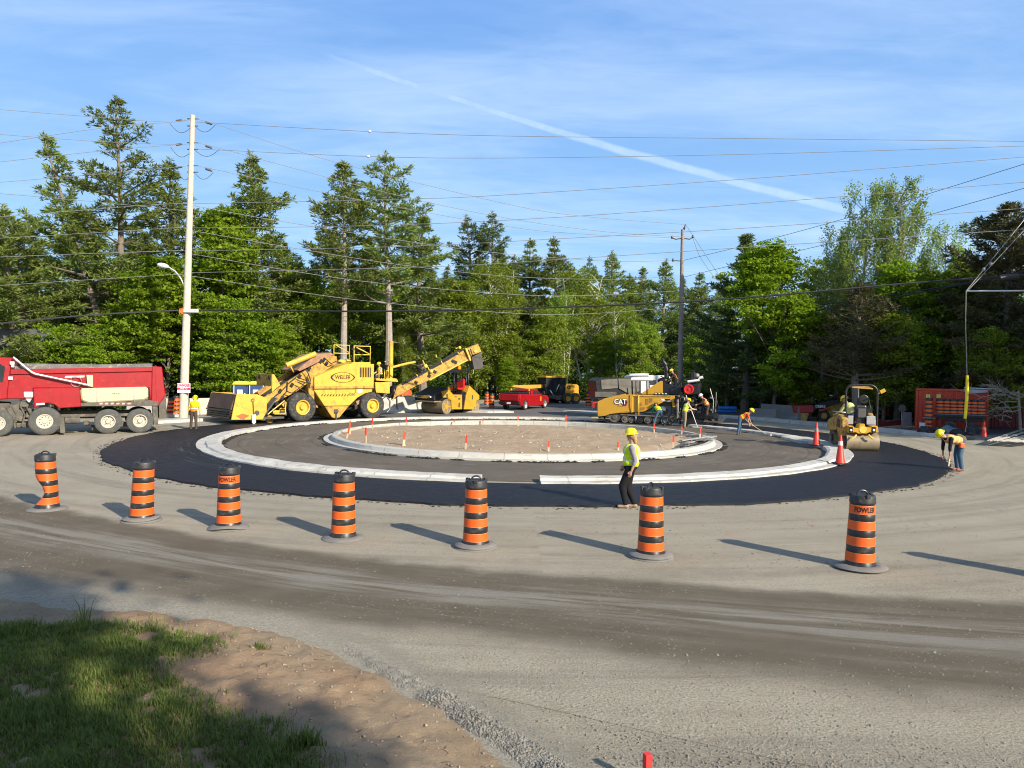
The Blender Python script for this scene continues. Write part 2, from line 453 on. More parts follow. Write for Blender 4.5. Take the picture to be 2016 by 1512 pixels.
def asphalt(name, c0, c1, dust, dustcol, rough, polar=True, spec=0.3):
    m = bpy.data.materials.new(name); m.use_nodes = True; t = NT(m.node_tree)
    o = t.n('ShaderNodeOutputMaterial'); p = t.n('ShaderNodeBsdfPrincipled', ins={'Specular IOR Level': spec}); t.set(o.inputs[0], p)
    tcn = t.n('ShaderNodeTexCoord').outputs['Object']
    off = t.n('ShaderNodeVectorMath', operation='SUBTRACT'); t.set(off.inputs[0], tcn); off.inputs[1].default_value = (CEN.x, CEN.y, 0)
    sp = t.n('ShaderNodeSeparateXYZ', ins={0: off.outputs[0]})
    r = t.math('SQRT', t.math('ADD', t.math('MULTIPLY', sp.outputs[0], sp.outputs[0]), t.math('MULTIPLY', sp.outputs[1], sp.outputs[1])))
    an = t.math('ARCTAN2', sp.outputs[0], sp.outputs[1])
    pc = t.n('ShaderNodeCombineXYZ', ins={0: t.math('MULTIPLY', r, 3.5), 1: t.math('MULTIPLY', an, 5.0), 2: 0.0})
    st = t.noise(pc, 1.0, 8, 0.7, 0.4)
    big = t.noise(tcn, 0.55, 6, 0.65); fine = t.noise(tcn, 55, 4, 0.8); mid = t.noise(tcn, 4, 7, 0.7)
    c = t.mix(t.maprange(big, 0.3, 0.7), c0, c1)
    c = t.mix(t.maprange(fine, 0.4, 0.7, 0, 0.5), c, tuple(x * 0.45 for x in c0))
    f = t.math('MULTIPLY', t.maprange(st, 0.52, 0.74, 0, 1, True), t.maprange(mid, 0.35, 0.65, 0.1, 1))
    if dust < 0:      # only beside the inner kerb
        near = t.math('MULTIPLY', t.maprange(r, 15.2, 13.1, 0, 1, True), t.maprange(sp.outputs[0], -6.0, -10.5, 0.12, 1))
        pc2 = t.n('ShaderNodeCombineXYZ', ins={0: t.math('MULTIPLY', r, 9.0), 1: t.math('MULTIPLY', an, 4.0), 2: 0.0})
        st2 = t.noise(pc2, 1.0, 9, 0.75, 1.2)
        f = t.math('MULTIPLY', t.maprange(st2, 0.54, 0.68, 0, 1), near); dust = -dust
    c = t.mix(t.math('MULTIPLY', f, dust), c, dustcol)
    c = t.mix(t.maprange(t.math('ABSOLUTE', t.math('SUBTRACT', t.math('FRACT', t.math('ADD', t.math('MULTIPLY', r, 0.74), t.math('MULTIPLY', big, 0.10))), 0.5)), 0.0, 0.035, 0.5, 0.0), c, tuple(x * 0.5 for x in c0))
    t.set(p.inputs['Base Color'], c)
    t.set(p.inputs['Roughness'], t.maprange(mid, 0.3, 0.7, rough - 0.08, rough + 0.1))
    t.set(p.inputs['Normal'], t.n('ShaderNodeBump', ins={'Strength': 0.6, 'Distance': 0.012, 'Height': t.math('ADD', fine, t.math('MULTIPLY', mid, 0.7))}))
    return m
M_fresh = asphalt('fresh_asphalt', (0.0095, 0.0100, 0.0130), (0.0135, 0.0142, 0.0185), -0.55, (0.20, 0.19, 0.18), 0.62, spec=0.35)
M_apron = asphalt('worn_asphalt', (0.120, 0.098, 0.074), (0.185, 0.157, 0.122), 0.95, (0.30, 0.28, 0.25), 0.9, spec=0.2)
M_far = asphalt('far_asphalt', (0.13, 0.125, 0.115), (0.19, 0.18, 0.165), 0.5, (0.32, 0.30, 0.27), 0.9, spec=0.2)
# apron between the two kerbs, the new mat outside, grey planed road at the back
tag(ring('apron_pavement', 8.2, 12.3, -0.02, 0.010, M_apron, side=False), kind='structure')
tag(ring('fresh_pavement', 12.8, 15.68, 0.0, 0.045, M_fresh, nr=4, nt=700, amp1=0.16, a0=rad(123), a1=rad(123 + 302)), kind='structure')
farp = MB(); farp.add([(-24, 46.5, 0.008), (-15, 39.5, 0.008), (-9.5, 41.5, 0.008), (-4, 45.2, 0.008), (1, 46.1, 0.008), (6.5, 45, 0.008), (12, 41.6, 0.008), (14.5, 42.5, 0.008), (18, 52, 0.008), (22, 90, 0.008), (4, 90, 0.008), (-3, 62, 0.008), (-10, 52, 0.008)], [tuple(range(13))])
tag(farp.build('far_pavement', M_far), kind='structure')

M_kerb = mat('concrete_kerb', (0.56, 0.535, 0.47), 0.85, var=0.18, scale=1.2, dirt=0.32, dcol=(0.20, 0.18, 0.15), bump=0.25, bscale=25, spec=0.2)
M_kerb2 = mat('clean_concrete', (0.50, 0.48, 0.42), 0.85, var=0.12, scale=0.8, dirt=0.1, dcol=(0.26, 0.24, 0.20), bump=0.15, spec=0.2)
for mk in (M_kerb, M_kerb2):      # casting joints every 1.5 m and dust from tyres
    t = NT.__new__(NT); t.t = mk.node_tree
    p = [n for n in t.t.nodes if n.type == 'BSDF_PRINCIPLED'][0]; src = p.inputs['Base Color'].links[0].from_socket
    tcn = t.n('ShaderNodeTexCoord').outputs['Object']
    off = t.n('ShaderNodeVectorMath', operation='SUBTRACT'); t.set(off.inputs[0], tcn); off.inputs[1].default_value = (CEN.x, CEN.y, 0)
    sp = t.n('ShaderNodeSeparateXYZ', ins={0: off.outputs[0]}); an = t.math('ARCTAN2', sp.outputs[0], sp.outputs[1])
    jt = t.math('ABSOLUTE', t.math('SUBTRACT', t.math('FRACT', t.math('MULTIPLY', an, 8.0 if mk is M_kerb else 5.4)), 0.5))
    c = t.mix(t.maprange(jt, 0.0, 0.012, 0.75, 0.0), src, (0.10, 0.09, 0.075))
    sc = t.n('ShaderNodeMapping', ins={'Vector': tcn, 'Scale': (1.0, 1.0, 3.0)})
    c = t.mix(t.maprange(t.noise(sc, 2.2, 9, 0.75, 1.0), 0.50, 0.66, 0.0, 0.55), c, (0.235, 0.205, 0.16))
    t.set(p.inputs['Base Color'], c)
def kerb(name, prof, a0, a1, mt, nt=240, wob=0.0):
    mb = MB(); k = nt + 1
    full = abs(a1 - a0 - 2 * PI) < 1e-6
    for (r, z) in prof:
        for j in range(k):
            a = a0 + (a1 - a0) * j / nt
            rr = r + noise.noise(Vector((cos(a) * 14, sin(a) * 14, r * 3))) * wob
            mb.v.append((CEN.x + rr * cos(a), CEN.y + rr * sin(a), z + noise.noise(Vector((cos(a) * 25, sin(a) * 25, r))) * wob * 0.25))
    for i in range(len(prof) - 1):
        for j in range(nt):
            mb.f.append((i * k + j, i * k + j + 1, (i + 1) * k + j + 1, (i + 1) * k + j)); mb.m.append(0); mb.sm.append(False)
    if not full:
        mb.f.append(tuple(i * k for i in range(len(prof)))); mb.m.append(0); mb.sm.append(False)
        mb.f.append(tuple(i * k + nt for i in range(len(prof)))[::-1]); mb.m.append(0); mb.sm.append(False)
    return tag(mb.build(name, mt), kind='structure')
outer_prof = [(12.86, 0.0), (12.86, 0.085), (12.55, 0.075), (12.50, 0.135), (12.12, 0.150), (12.02, 0.12), (12.0, 0.0)]
kerb('outer_kerb', outer_prof, rad(-88.7), rad(-4), M_kerb, 150, 0.05)
kerb('outer_kerb', [(12.9, 0.0), (12.9, 0.10), (12.0, 0.135), (11.7, 0.11), (11.68, 0.0)], rad(-3.9), rad(6), M_kerb, 30, 0.05)
kerb('outer_kerb', outer_prof, rad(6.1), rad(264.2), M_kerb, 420, 0.05)
inner_prof = [(8.28, 0.0), (8.28, 0.07), (8.02, 0.055), (7.97, 0.19), (7.93, 0.215), (7.74, 0.22), (7.72, 0.20), (7.72, -0.05)]
kerb('island_kerb', inner_prof, 0, 2 * PI, M_kerb2, 300, 0.006)
# broken black crust where the asphalt stops short of each kerb
M_crust = mat('asphalt_crust', (0.022, 0.020, 0.018), 0.95, var=0.4, bump=0.8, bscale=18)
def crust(name, rr, wdt, hh, n, a0, a1, seed, k=1.0):
    rnd = np.random.RandomState(seed); V = []; F = []
    a = a0 + (a1 - a0) * rnd.rand(n); r = rr + (rnd.rand(n) - 0.5) * wdt; s_ = (0.02 + 0.06 * rnd.rand(n) ** 2) * k
    for i in range(n):
        if noise.noise(Vector((cos(a[i]) * 9, sin(a[i]) * 9, seed))) < -0.12 and k == 1.0: continue
        b = len(V); x, y = CEN.x + r[i] * cos(a[i]), CEN.y + r[i] * sin(a[i])
        q = (rnd.rand(6, 3) - 0.5) * 0.5
        oc = np.array([(1, 0, 0), (-1, 0, 0), (0, 1, 0), (0, -1, 0), (0, 0, .6 * hh), (0, 0, -.3)]) + q
        for p_ in oc: V.append((x + p_[0] * s_[i] * 1.4, y + p_[1] * s_[i] * 1.4, 0.012 + p_[2] * s_[i]))
        F += [(b, b + 2, b + 4), (b + 2, b + 1, b + 4), (b + 1, b + 3, b + 4), (b + 3, b, b + 4), (b, b + 5, b + 2), (b + 2, b + 5, b + 1), (b + 1, b + 5, b + 3), (b + 3, b + 5, b)]
    return tag(np_mesh(name, V, F, M_crust), 'crumbled black asphalt edge lying along the kerb', 'rubble', kind='stuff')
crust('asphalt_rubble', 8.38, 0.16, 1.0, 5200, 0, 2 * PI, 3)
crust('asphalt_crumbs', 15.80, 0.34, 0.8, 1800, rad(123), rad(425), 9, 0.35)
crust('asphalt_rubble', 11.93, 0.14, 1.0, 3800, rad(8), rad(255), 5)

# the soil inside the island
def soil_mat():
    m = bpy.data.materials.new('sandy_soil'); m.use_nodes = True; t = NT(m.node_tree)
    o = t.n('ShaderNodeOutputMaterial'); p = t.n('ShaderNodeBsdfPrincipled', ins={'Roughness': 0.97, 'Specular IOR Level': 0.1}); t.set(o.inputs[0], p)
    tcn = t.n('ShaderNodeTexCoord').outputs['Object']
    a = t.noise(tcn, 1.2, 7, 0.65); b = t.noise(tcn, 14, 6, 0.75); d = t.noise(tcn, 60, 4, 0.8)
    c = t.mix(t.maprange(a, 0.3, 0.7), (0.40, 0.290, 0.185), (0.52, 0.400, 0.270))
    c = t.mix(t.maprange(b, 0.5, 0.75, 0, 0.6), c, (0.19, 0.135, 0.09))
    c = t.mix(t.maprange(d, 0.55, 0.75, 0, 0.6), c, (0.50, 0.44, 0.36))
    t.set(p.inputs['Base Color'], c)
    t.set(p.inputs['Normal'], t.n('ShaderNodeBump', ins={'Strength': 1.0, 'Distance': 0.05, 'Height': t.math('ADD', b, t.math('MULTIPLY', d, 0.5))}))
    return m
M_soil = soil_mat()
def soil_z(r, a):
    x, y = r * cos(a), r * sin(a)
    n = noise.fractal(Vector((x * 0.5, y * 0.5, 0)), 0.9, 2.0, 5) * 0.06 + noise.fractal(Vector((x * 3, y * 3, 4)), 1.0, 2.0, 4) * 0.035
    dip = -0.24 * max(0.0, min(1.0, (y - 2.5) / 3.5)) * (1 if r > 5.5 else max(0, (r - 3.5) / 2)) * (1.0 if x > -4 else 0.35)
    dip2 = -0.16 * max(0, 1 - abs(r - 7.2) / 0.7) * (1 if x > 4.2 else 0.25)
    return 0.13 + 0.13 * (1 - (r / 8) ** 2) + n + dip + dip2
isl = ring('island_soil', 0.02, 7.75, 0, 0, M_soil, nr=60, nt=200, side=False, zf=soil_z)
for pl_ in isl.data.polygons: pl_.use_smooth = True
tag(isl, kind='structure')

# ---- loose stones
M_stone = mat('stone', (0.25, 0.228, 0.185), 0.9, var=0.3, scale=9)
M_stone_pale = mat('pale_stone', (0.46, 0.40, 0.32), 0.9, var=0.3, scale=9)
OCT = np.array([(1, 0, 0), (-1, 0, 0), (0, 1, 0), (0, -1, 0), (0, 0, 0.75), (0, 0, -0.5)], dtype=np.float32)
OF = np.array([(0, 2, 4), (2, 1, 4), (1, 3, 4), (3, 0, 4), (0, 5, 2), (2, 5, 1), (1, 5, 3), (3, 5, 0)])
def stones(name, P, S, mt, seed=1):
    rnd = np.random.RandomState(seed); n = len(P)
    P = np.asarray(P, dtype=np.float32); S = np.asarray(S, dtype=np.float32)
    V = OCT[None] + (rnd.rand(n, 6, 3) - 0.5) * 0.75
    a = rnd.rand(n) * 6.28; ca, sa = np.cos(a), np.sin(a)
    x = V[..., 0] * ca[:, None] - V[..., 1] * sa[:, None]; y = V[..., 0] * sa[:, None] + V[..., 1] * ca[:, None]
    V = np.stack([x, y, V[..., 2]], -1) * S[:, None, None] + P[:, None, :]
    F = OF[None] + (np.arange(n) * 6)[:, None, None]
    return np_mesh(name, V.reshape(-1, 3), F.reshape(-1, 3), mt)
rs = np.random.RandomState(11)
# stones on the island
N = 1500
rr = 7.6 * np.sqrt(rs.rand(N)); aa = rs.rand(N) * 2 * PI
P = [(CEN.x + r * cos(a), CEN.y + r * sin(a), soil_z(r, a)) for r, a in zip(rr, aa)]
S = 0.006 + 0.038 * rs.rand(N) ** 8 * (1 + 0.8 * (np.sin(aa) < 0))
tag(stones('island_stones', P, S, M_stone_pale, 2), 'pale broken stones strewn over the island soil', 'stones', kind='stuff')
N = 24000
P = []; 
while len(P) < N:
    Y = 5.0 + 15 * rs.rand() ** 1.6; X = (rs.rand() * 2 - 1) * Y * 0.8
    q = noise.noise(Vector((X * 0.5, Y * 0.8, 2)))
    if q + rs.rand() * 0.5 < 0.12: continue
    P.append((X, Y, 0.004))
P = np.array(P); S = 0.0035 + 0.010 * rs.rand(N) ** 3 + 0.012 * (rs.rand(N) > 0.997)
keep = np.array([Vector((p[0], p[1])).length > 0 and (Vector((p[0] - CEN.x, p[1] - CEN.y)).length > 15.9) for p in P])
tag(stones('loose_gravel', P[keep], S[keep], M_stone, 3), 'loose grey crushed stone scattered over the roadway', 'gravel', kind='stuff')

# ---- the soil bank with grass, bottom left
bank_px = [(-700, 1120), (-300, 1150), (0, 1178), (150, 1196), (330, 1206), (560, 1240), (700, 1302), (820, 1368), (900, 1418), (1000, 1478), (1070, 1530), (1180, 1620), (1400, 1850), (1700, 2300)]
bank_pts = [ground(a, b) for a, b in bank_px]
def bank_d(x, y):
    """signed distance to the bank's edge line, positive on the bank"""
    best = 1e9; sgn = 1
    for p, q in zip(bank_pts[:-1], bank_pts[1:]):
        e = q - p; L2 = e.x * e.x + e.y * e.y
        t = max(0, min(1, ((x - p.x) * e.x + (y - p.y) * e.y) / L2))
        dx, dy = x - p.x - e.x * t, y - p.y - e.y * t
        d = dx * dx + dy * dy
        if d < best: best = d; sgn = 1 if (e.x * (y - p.y) - e.y * (x - p.x)) < 0 else -1
    return sgn * math.sqrt(best)
def bank_z(x, y, d=None):
    if d is None: d = bank_d(x, y)
    n = noise.fractal(Vector((x * 1.3, y * 1.3, 0)), 0.9, 2.0, 6)
    n2 = noise.fractal(Vector((x * 7, y * 7, 3)), 0.9, 2.0, 4)
    e = d + n * 0.12
    if e < 0: return -0.03
    return -0.03 + 0.055 * min(1, e / 0.12) + 0.12 * (1 - math.exp(-e / 1.2)) + (n * 0.05 + n2 * 0.030) * min(1, e / 0.3)
def grass_m(x, y, d):
    n = noise.fractal(Vector((x * 1.1, y * 1.1, 9)), 0.9, 2.0, 4)
    return n
def bank_mesh():
    x0, x1, y0, y1, st = -11.5, 2.6, 1.5, 11.5, 0.05
    nx, ny = int((x1 - x0) / st), int((y1 - y0) / st)
    D = np.zeros((nx, ny)); Z = np.zeros((nx, ny))
    for i in range(nx):
        for j in range(ny):
            x, y = x0 + i * st, y0 + j * st
            if abs(x) > 1.05 * y + 1.5: Z[i, j] = -0.03; D[i, j] = -1; continue
            d = bank_d(x, y); D[i, j] = d; Z[i, j] = bank_z(x, y, d) if d > -0.5 else -0.03
    idx = -np.ones((nx, ny), dtype=int); V = []; F = []
    for i in range(nx):
        for j in range(ny):
            if D[i, j] > -0.4: idx[i, j] = len(V); V.append((x0 + i * st, y0 + j * st, Z[i, j]))
    for i in range(nx - 1):
        for j in range(ny - 1):
            q = (idx[i, j], idx[i + 1, j], idx[i + 1, j + 1], idx[i, j + 1])
            if min(q) >= 0: F.append(q)
    m = bpy.data.materials.new('bank_soil'); m.use_nodes = True; t = NT(m.node_tree)
    o = t.n('ShaderNodeOutputMaterial'); p = t.n('ShaderNodeBsdfPrincipled', ins={'Roughness': 0.97, 'Specular IOR Level': 0.1}); t.set(o.inputs[0], p)
    tcn = t.n('ShaderNodeTexCoord').outputs['Object']
    a = t.noise(tcn, 1.1, 7, 0.65); b = t.noise(tcn, 9, 7, 0.75); d = t.noise(tcn, 70, 4, 0.8); e = t.noise(tcn, 0.45, 3, 0.5)
    c = t.mix(t.maprange(a, 0.3, 0.7), (0.30, 0.215, 0.130), (0.42, 0.320, 0.210))
    c = t.mix(t.maprange(e, 0.5, 0.6, 0, 0.7), c, (0.36, 0.215, 0.12))
    c = t.mix(t.maprange(b, 0.52, 0.75, 0, 0.6), c, (0.17, 0.125, 0.09))
    c = t.mix(t.maprange(d, 0.5, 0.75, 0, 0.6), c, (0.50, 0.41, 0.30))
    t.set(p.inputs['Base Color'], c)
    t.set(p.inputs['Normal'], t.n('ShaderNodeBump', ins={'Strength': 1.0, 'Distance': 0.03, 'Height': t.math('ADD', b, t.math('MULTIPLY', d, 0.5))}))
    tag(np_mesh('bank', V, F, m, smooth=True), kind='structure')
bank_mesh()
# pale dust strip between bank and lane
def dust_strip():
    pts = [(-700, 1120), (0, 1178), (150, 1196), (330, 1206), (560, 1240), (700, 1302), (820, 1368), (900, 1418), (1000, 1478), (1180, 1620)]
    V = []; UVs = []
    N = 120
    for i in range(N + 1):
        f = i / N * (len(pts) - 1); k = min(int(f), len(pts) - 2); u = f - k
        p = ground(*pts[k]).lerp(ground(*pts[k + 1]), u)
        tdir = (ground(*pts[k + 1]) - ground(*pts[k])).normalized(); nn = Vector((-tdir.y, tdir.x, 0))
        for j in range(7):
            q = p + nn * (-0.25 + j * 0.145)
            V.append((q.x, q.y, 0.008)); UVs.append((i / N * 16, j / 6))
    F = [(i * 7 + j, i * 7 + j + 1, (i + 1) * 7 + j + 1, (i + 1) * 7 + j) for i in range(N) for j in range(6)]
    m = bpy.data.materials.new('dust'); m.use_nodes = True; t = NT(m.node_tree)
    o = t.n('ShaderNodeOutputMaterial'); p = t.n('ShaderNodeBsdfPrincipled', ins={'Roughness': 0.97, 'Specular IOR Level': 0.1})
    tr = t.n('ShaderNodeBsdfTransparent'); mx = t.n('ShaderNodeMixShader'); t.set(o.inputs[0], mx)
    tc_ = t.n('ShaderNodeTexCoord'); tcn = tc_.outputs['Object']; u = t.n('ShaderNodeSeparateXYZ', ins={0: tc_.outputs['UV']})
    wobn = t.math('MULTIPLY', t.math('SUBTRACT', t.noise(tcn, 1.8, 6, 0.7), 0.5), 0.7)
    v = t.math('ADD', u.outputs[1], wobn)
    a = t.math('MULTIPLY', t.maprange(v, 0.95, 0.45, 0, 0.9, True), t.maprange(t.noise(tcn, 30, 5, 0.8), 0.3, 0.6, 0.45, 1))
    t.set(mx.inputs[0], a); t.set(mx.inputs[1], tr); t.set(mx.inputs[2], p)
    fine = t.noise(tcn, 45, 5, 0.8)
    t.set(p.inputs['Base Color'], t.mix(t.maprange(fine, 0.35, 0.65), (0.35, 0.315, 0.24), (0.50, 0.455, 0.355)))
    t.set(p.inputs['Normal'], t.n('ShaderNodeBump', ins={'Strength': 0.8, 'Distance': 0.02, 'Height': fine}))
    b = MB(); b.add(V, F); ob = b.build('dust_strip', m)
    ul = ob.data.uv_layers.new(name='UVMap')
    for lp in ob.data.loops: ul.data[lp.index].uv = UVs[lp.vertex_index]
    tag(ob, kind='structure')
dust_strip()
# coarse gravel berm along the bank's edge
P = []; S = []
rs = np.random.RandomState(21)
edge = [ground(a, b) for a, b in [(620, 1262), (700, 1302), (760, 1335), (820, 1368), (900, 1418), (1000, 1478), (1070, 1530), (1180, 1620)]]
for i in range(26000):
    f = rs.rand() ** 0.8 * (len(edge) - 1); k = min(int(f), len(edge) - 2); q = edge[k].lerp(edge[k + 1], f - k)
    tdir = (edge[k + 1] - edge[k]).normalized(); nn = Vector((-tdir.y, tdir.x, 0))
    wdt = 0.04 + 0.07 * min(1, f / 3)
    o_ = rs.randn() * wdt; hh = max(0, (1 - (o_ / wdt / 1.5) ** 2)) * 0.05 * min(1, f / 2.5) * (0.5 + noise.noise(Vector((q.x * 4, q.y * 4, 0))))
    q = q + nn * (o_ + 0.09); P.append((q.x, q.y, max(0.0, hh * rs.rand() ** 0.4))); S.append(0.004 + 0.011 * rs.rand() ** 2)
tag(stones('gravel_berm', P, S, mat('berm_stone', (0.25, 0.235, 0.20), 0.9, var=0.45, scale=12), 6), 'ridge of dark grey crushed stone along the soil bank', 'gravel', kind='stuff')
# clods and pebbles on the bank
P = []; S = []
for i in range(16000):
    Y = 4.2 + 5 * rs.rand(); X = -7 + 9 * rs.rand(); d = bank_d(X, Y)
    if d < 0.05: continue
    P.append((X, Y, bank_z(X, Y, d))); S.append(0.003 + 0.013 * rs.rand() ** 4)
tag(stones('soil_pebbles', P, S, mat('clod', (0.36, 0.28, 0.20), 0.95, var=0.45, scale=20), 8), 'pebbles and clods on the bare brown soil bank', 'pebbles', kind='stuff')

# grass
def leaf_mat(name, c0, c1, trans=0.35, nscale=1.5):
    if name in MATS: return MATS[name]
    m = bpy.data.materials.new(name); m.use_nodes = True; MATS[name] = m; t = NT(m.node_tree)
    o = t.n('ShaderNodeOutputMaterial')
    geo = t.n('ShaderNodeNewGeometry')
    oi = t.n('ShaderNodeObjectInfo')
    tcn = t.n('ShaderNodeTexCoord').outputs['Object']
    f = t.math('ADD', t.math('MULTIPLY', geo.outputs['Random Per Island'], 0.6), t.math('MULTIPLY', t.noise(tcn, nscale, 4, 0.6), 0.55))
    f = t.math('SUBTRACT', f, 0.08)
    c = t.mix(f, c0, c1)
    hs = t.n('ShaderNodeHueSaturation'); t.set(hs.inputs['Color'], c)
    t.set(hs.inputs['Value'], t.maprange(oi.outputs['Random'], 0, 1, 0.82, 1.18)); t.set(hs.inputs['Hue'], t.maprange(oi.outputs['Random'], 0, 1, 0.49, 0.51))
    d = t.n('ShaderNodeBsdfPrincipled', ins={'Roughness': 0.65, 'Specular IOR Level': 0.15}); t.set(d.inputs['Base Color'], hs.outputs[0])
    tr = t.n('ShaderNodeBsdfTranslucent'); t.set(tr.inputs[0], t.mix(1.0, hs.outputs[0], (1.25, 1.3, 0.6), 'MULTIPLY'))
    mx = t.n('ShaderNodeMixShader', ins={0: trans}); t.set(mx.inputs[1], d); t.set(mx.inputs[2], tr)
    t.set(o.inputs[0], mx)
    return m
M_grass = leaf_mat('grass', (0.070, 0.115, 0.022), (0.215, 0.245, 0.070), 0.3, 3.0)
grass_edge = [ground(a, b, 0.1) for a, b in [(-700, 1205), (-200, 1218), (0, 1238), (200, 1232), (330, 1240), (430, 1262), (410, 1285), (300, 1300), (330, 1345), (400, 1400), (480, 1432), (560, 1462), (620, 1512), (640, 1600), (660, 1800)]]
poly = [(p.x, p.y) for p in grass_edge] + [(-1, 2), (-12, 2), (-13, 9)]
def in_poly(x, y):
    c = False; n = len(poly)
    for i in range(n):
        (x1, y1), (x2, y2) = poly[i], poly[i - 1]
        if (y1 > y) != (y2 > y) and x < (x2 - x1) * (y - y1) / (y2 - y1) + x1: c = not c
    return c
def blades(name, pts, hts, mt, seed=1):
    rnd = np.random.RandomState(seed); n = len(pts); P = np.asarray(pts, dtype=np.float32); H = np.asarray(hts, dtype=np.float32)[:, None]
    a = rnd.rand(n, 1) * 6.283; lean = (0.25 + 0.6 * rnd.rand(n, 1)) * H; wd = 0.0022 + 0.0034 * rnd.rand(n, 1)
    dx, dy = np.cos(a), np.sin(a); z = np.zeros((n, 1))
    A = np.hstack([-dy * wd, dx * wd, z])
    mid = np.hstack([dx * lean * 0.35, dy * lean * 0.35, H * 0.6]); tip = np.hstack([dx * lean, dy * lean, H * (0.85 + 0.15 * rnd.rand(n, 1))])
    V = np.stack([P - A, P + A, P + mid + A * 0.7, P + mid - A * 0.7, P + tip], 1)
    b = (np.arange(n) * 5)[:, None]
    F1 = np.hstack([b, b + 1, b + 2, b + 3]); F2 = np.hstack([b + 3, b + 2, b + 4, b + 4])
    F = np.vstack([np.hstack([b, b + 1, b + 2]), np.hstack([b, b + 2, b + 3]), np.hstack([b + 3, b + 2, b + 4])])
    return np_mesh(name, V.reshape(-1, 3), F, mt)
P = []; H = []
tries = 0
while len(P) < 85000 and tries < 400000:
    tries += 1
    Y = 3.6 + 6 * rs.rand(); X = -8.5 + 8.5 * rs.rand()
    if abs(X) > Y * 0.78 + 0.2: continue
    jx, jy = X + rs.randn() * 0.10, Y + rs.randn() * 0.10
    if not in_poly(jx, jy): continue
    n = noise.fractal(Vector((X * 1.6, Y * 1.6, 5)), 0.9, 2.0, 4)
    if n < -0.62 + 0.25 * rs.rand(): continue
    P.append((X, Y, bank_z(X, Y) - 0.005)); H.append((0.022 + 0.055 * rs.rand()) * (1.0 + 0.9 * max(0, n)))
tag(blades('grass', P, H, M_grass, 3), 'patchy green grass on the bank in the near corner', 'grass', kind='stuff')
P = []; H = []
for k, (cx, cy, num, sp, hh) in enumerate([(600, 1478, 260, 0.10, 0.13), (780, 1590, 100, 0.1, 0.1), (150, 1250, 40, 0.10, 0.25), (165, 1228, 24, 0.06, 0.30), (300, 1235, 30, 0.10, 0.2), (515, 1272, 60, 0.07, 0.08), (540, 1430, 80, 0.15, 0.07), (330, 1345, 60, 0.08, 0.10)]):
    c = ground(cx, cy, 0.1)
    for i in range(num):
        x, y = c.x + rs.randn() * sp * 0.5, c.y + rs.randn() * sp * 0.5
        P.append((x, y, bank_z(x, y) - 0.004)); H.append(hh * (0.5 + 0.7 * rs.rand()))
tag(blades('grass_tufts', P, H, M_grass, 5), 'taller grass tufts and seed stalks at the edge of the lawn', 'grass', kind='stuff')

# sticks and dead leaves on the bare bank
P = MB(); rs2 = random.Random(41)
for i in range(120):
    X = rs2.uniform(-3.5, 1.2); Y = rs2.uniform(4.6, 7.6); d = bank_d(X, Y)
    if d < 0.1: continue
    z = bank_z(X, Y, d) + 0.006; a = rs2.uniform(0, 6.28); L = rs2.uniform(0.03, 0.13) if i > 12 else rs2.uniform(0.15, 0.3)
    P.tube([(X, Y, z), (X + cos(a) * L * 0.5, Y + sin(a) * L * 0.5, z + rs2.uniform(0, 0.012)), (X + cos(a + 0.4) * L, Y + sin(a + 0.4) * L, z)], 0.0025, 4)
tag(P.build('litter', mat('dead_stick', (0.15, 0.10, 0.065), 0.9, var=0.4)), 'dead sticks and straw lying on the bare soil bank', 'litter', kind='stuff')
# faint pink surveyors' spray marks
M_pink = mat('pink_spray', (0.62, 0.27, 0.22), 0.9, var=0.2)
P = MB(); rs2 = random.Random(5)
for (a, b_, L) in ((8, 948, .5), (45, 957, .3), (145, 972, .35), (222, 988, .45), (405, 986, .5), (560, 1000, .4), (870, 1034, .6), (1035, 1040, .7), (1130, 1042, .4), (1440, 1052, .5), (1600, 1034, .25), (1880, 1050, .5)):
    c = ground(a, b_, 0.006)
    for k in range(26):
        x, y = c.x + rs2.gauss(0, 1) * L * 0.3, c.y + rs2.gauss(0, 1) * 0.04; r_ = rs2.uniform(0.006, 0.022)
        P.add([(x + r_ * cos(q), y + r_ * sin(q) * 0.7, 0.0075 + 0.0001 * k) for q in (0.2, 1.3, 2.4, 3.6, 5.0)], [(0, 1, 2, 3, 4)])
tag(P.build('ground_marking', M_pink), kind='structure')
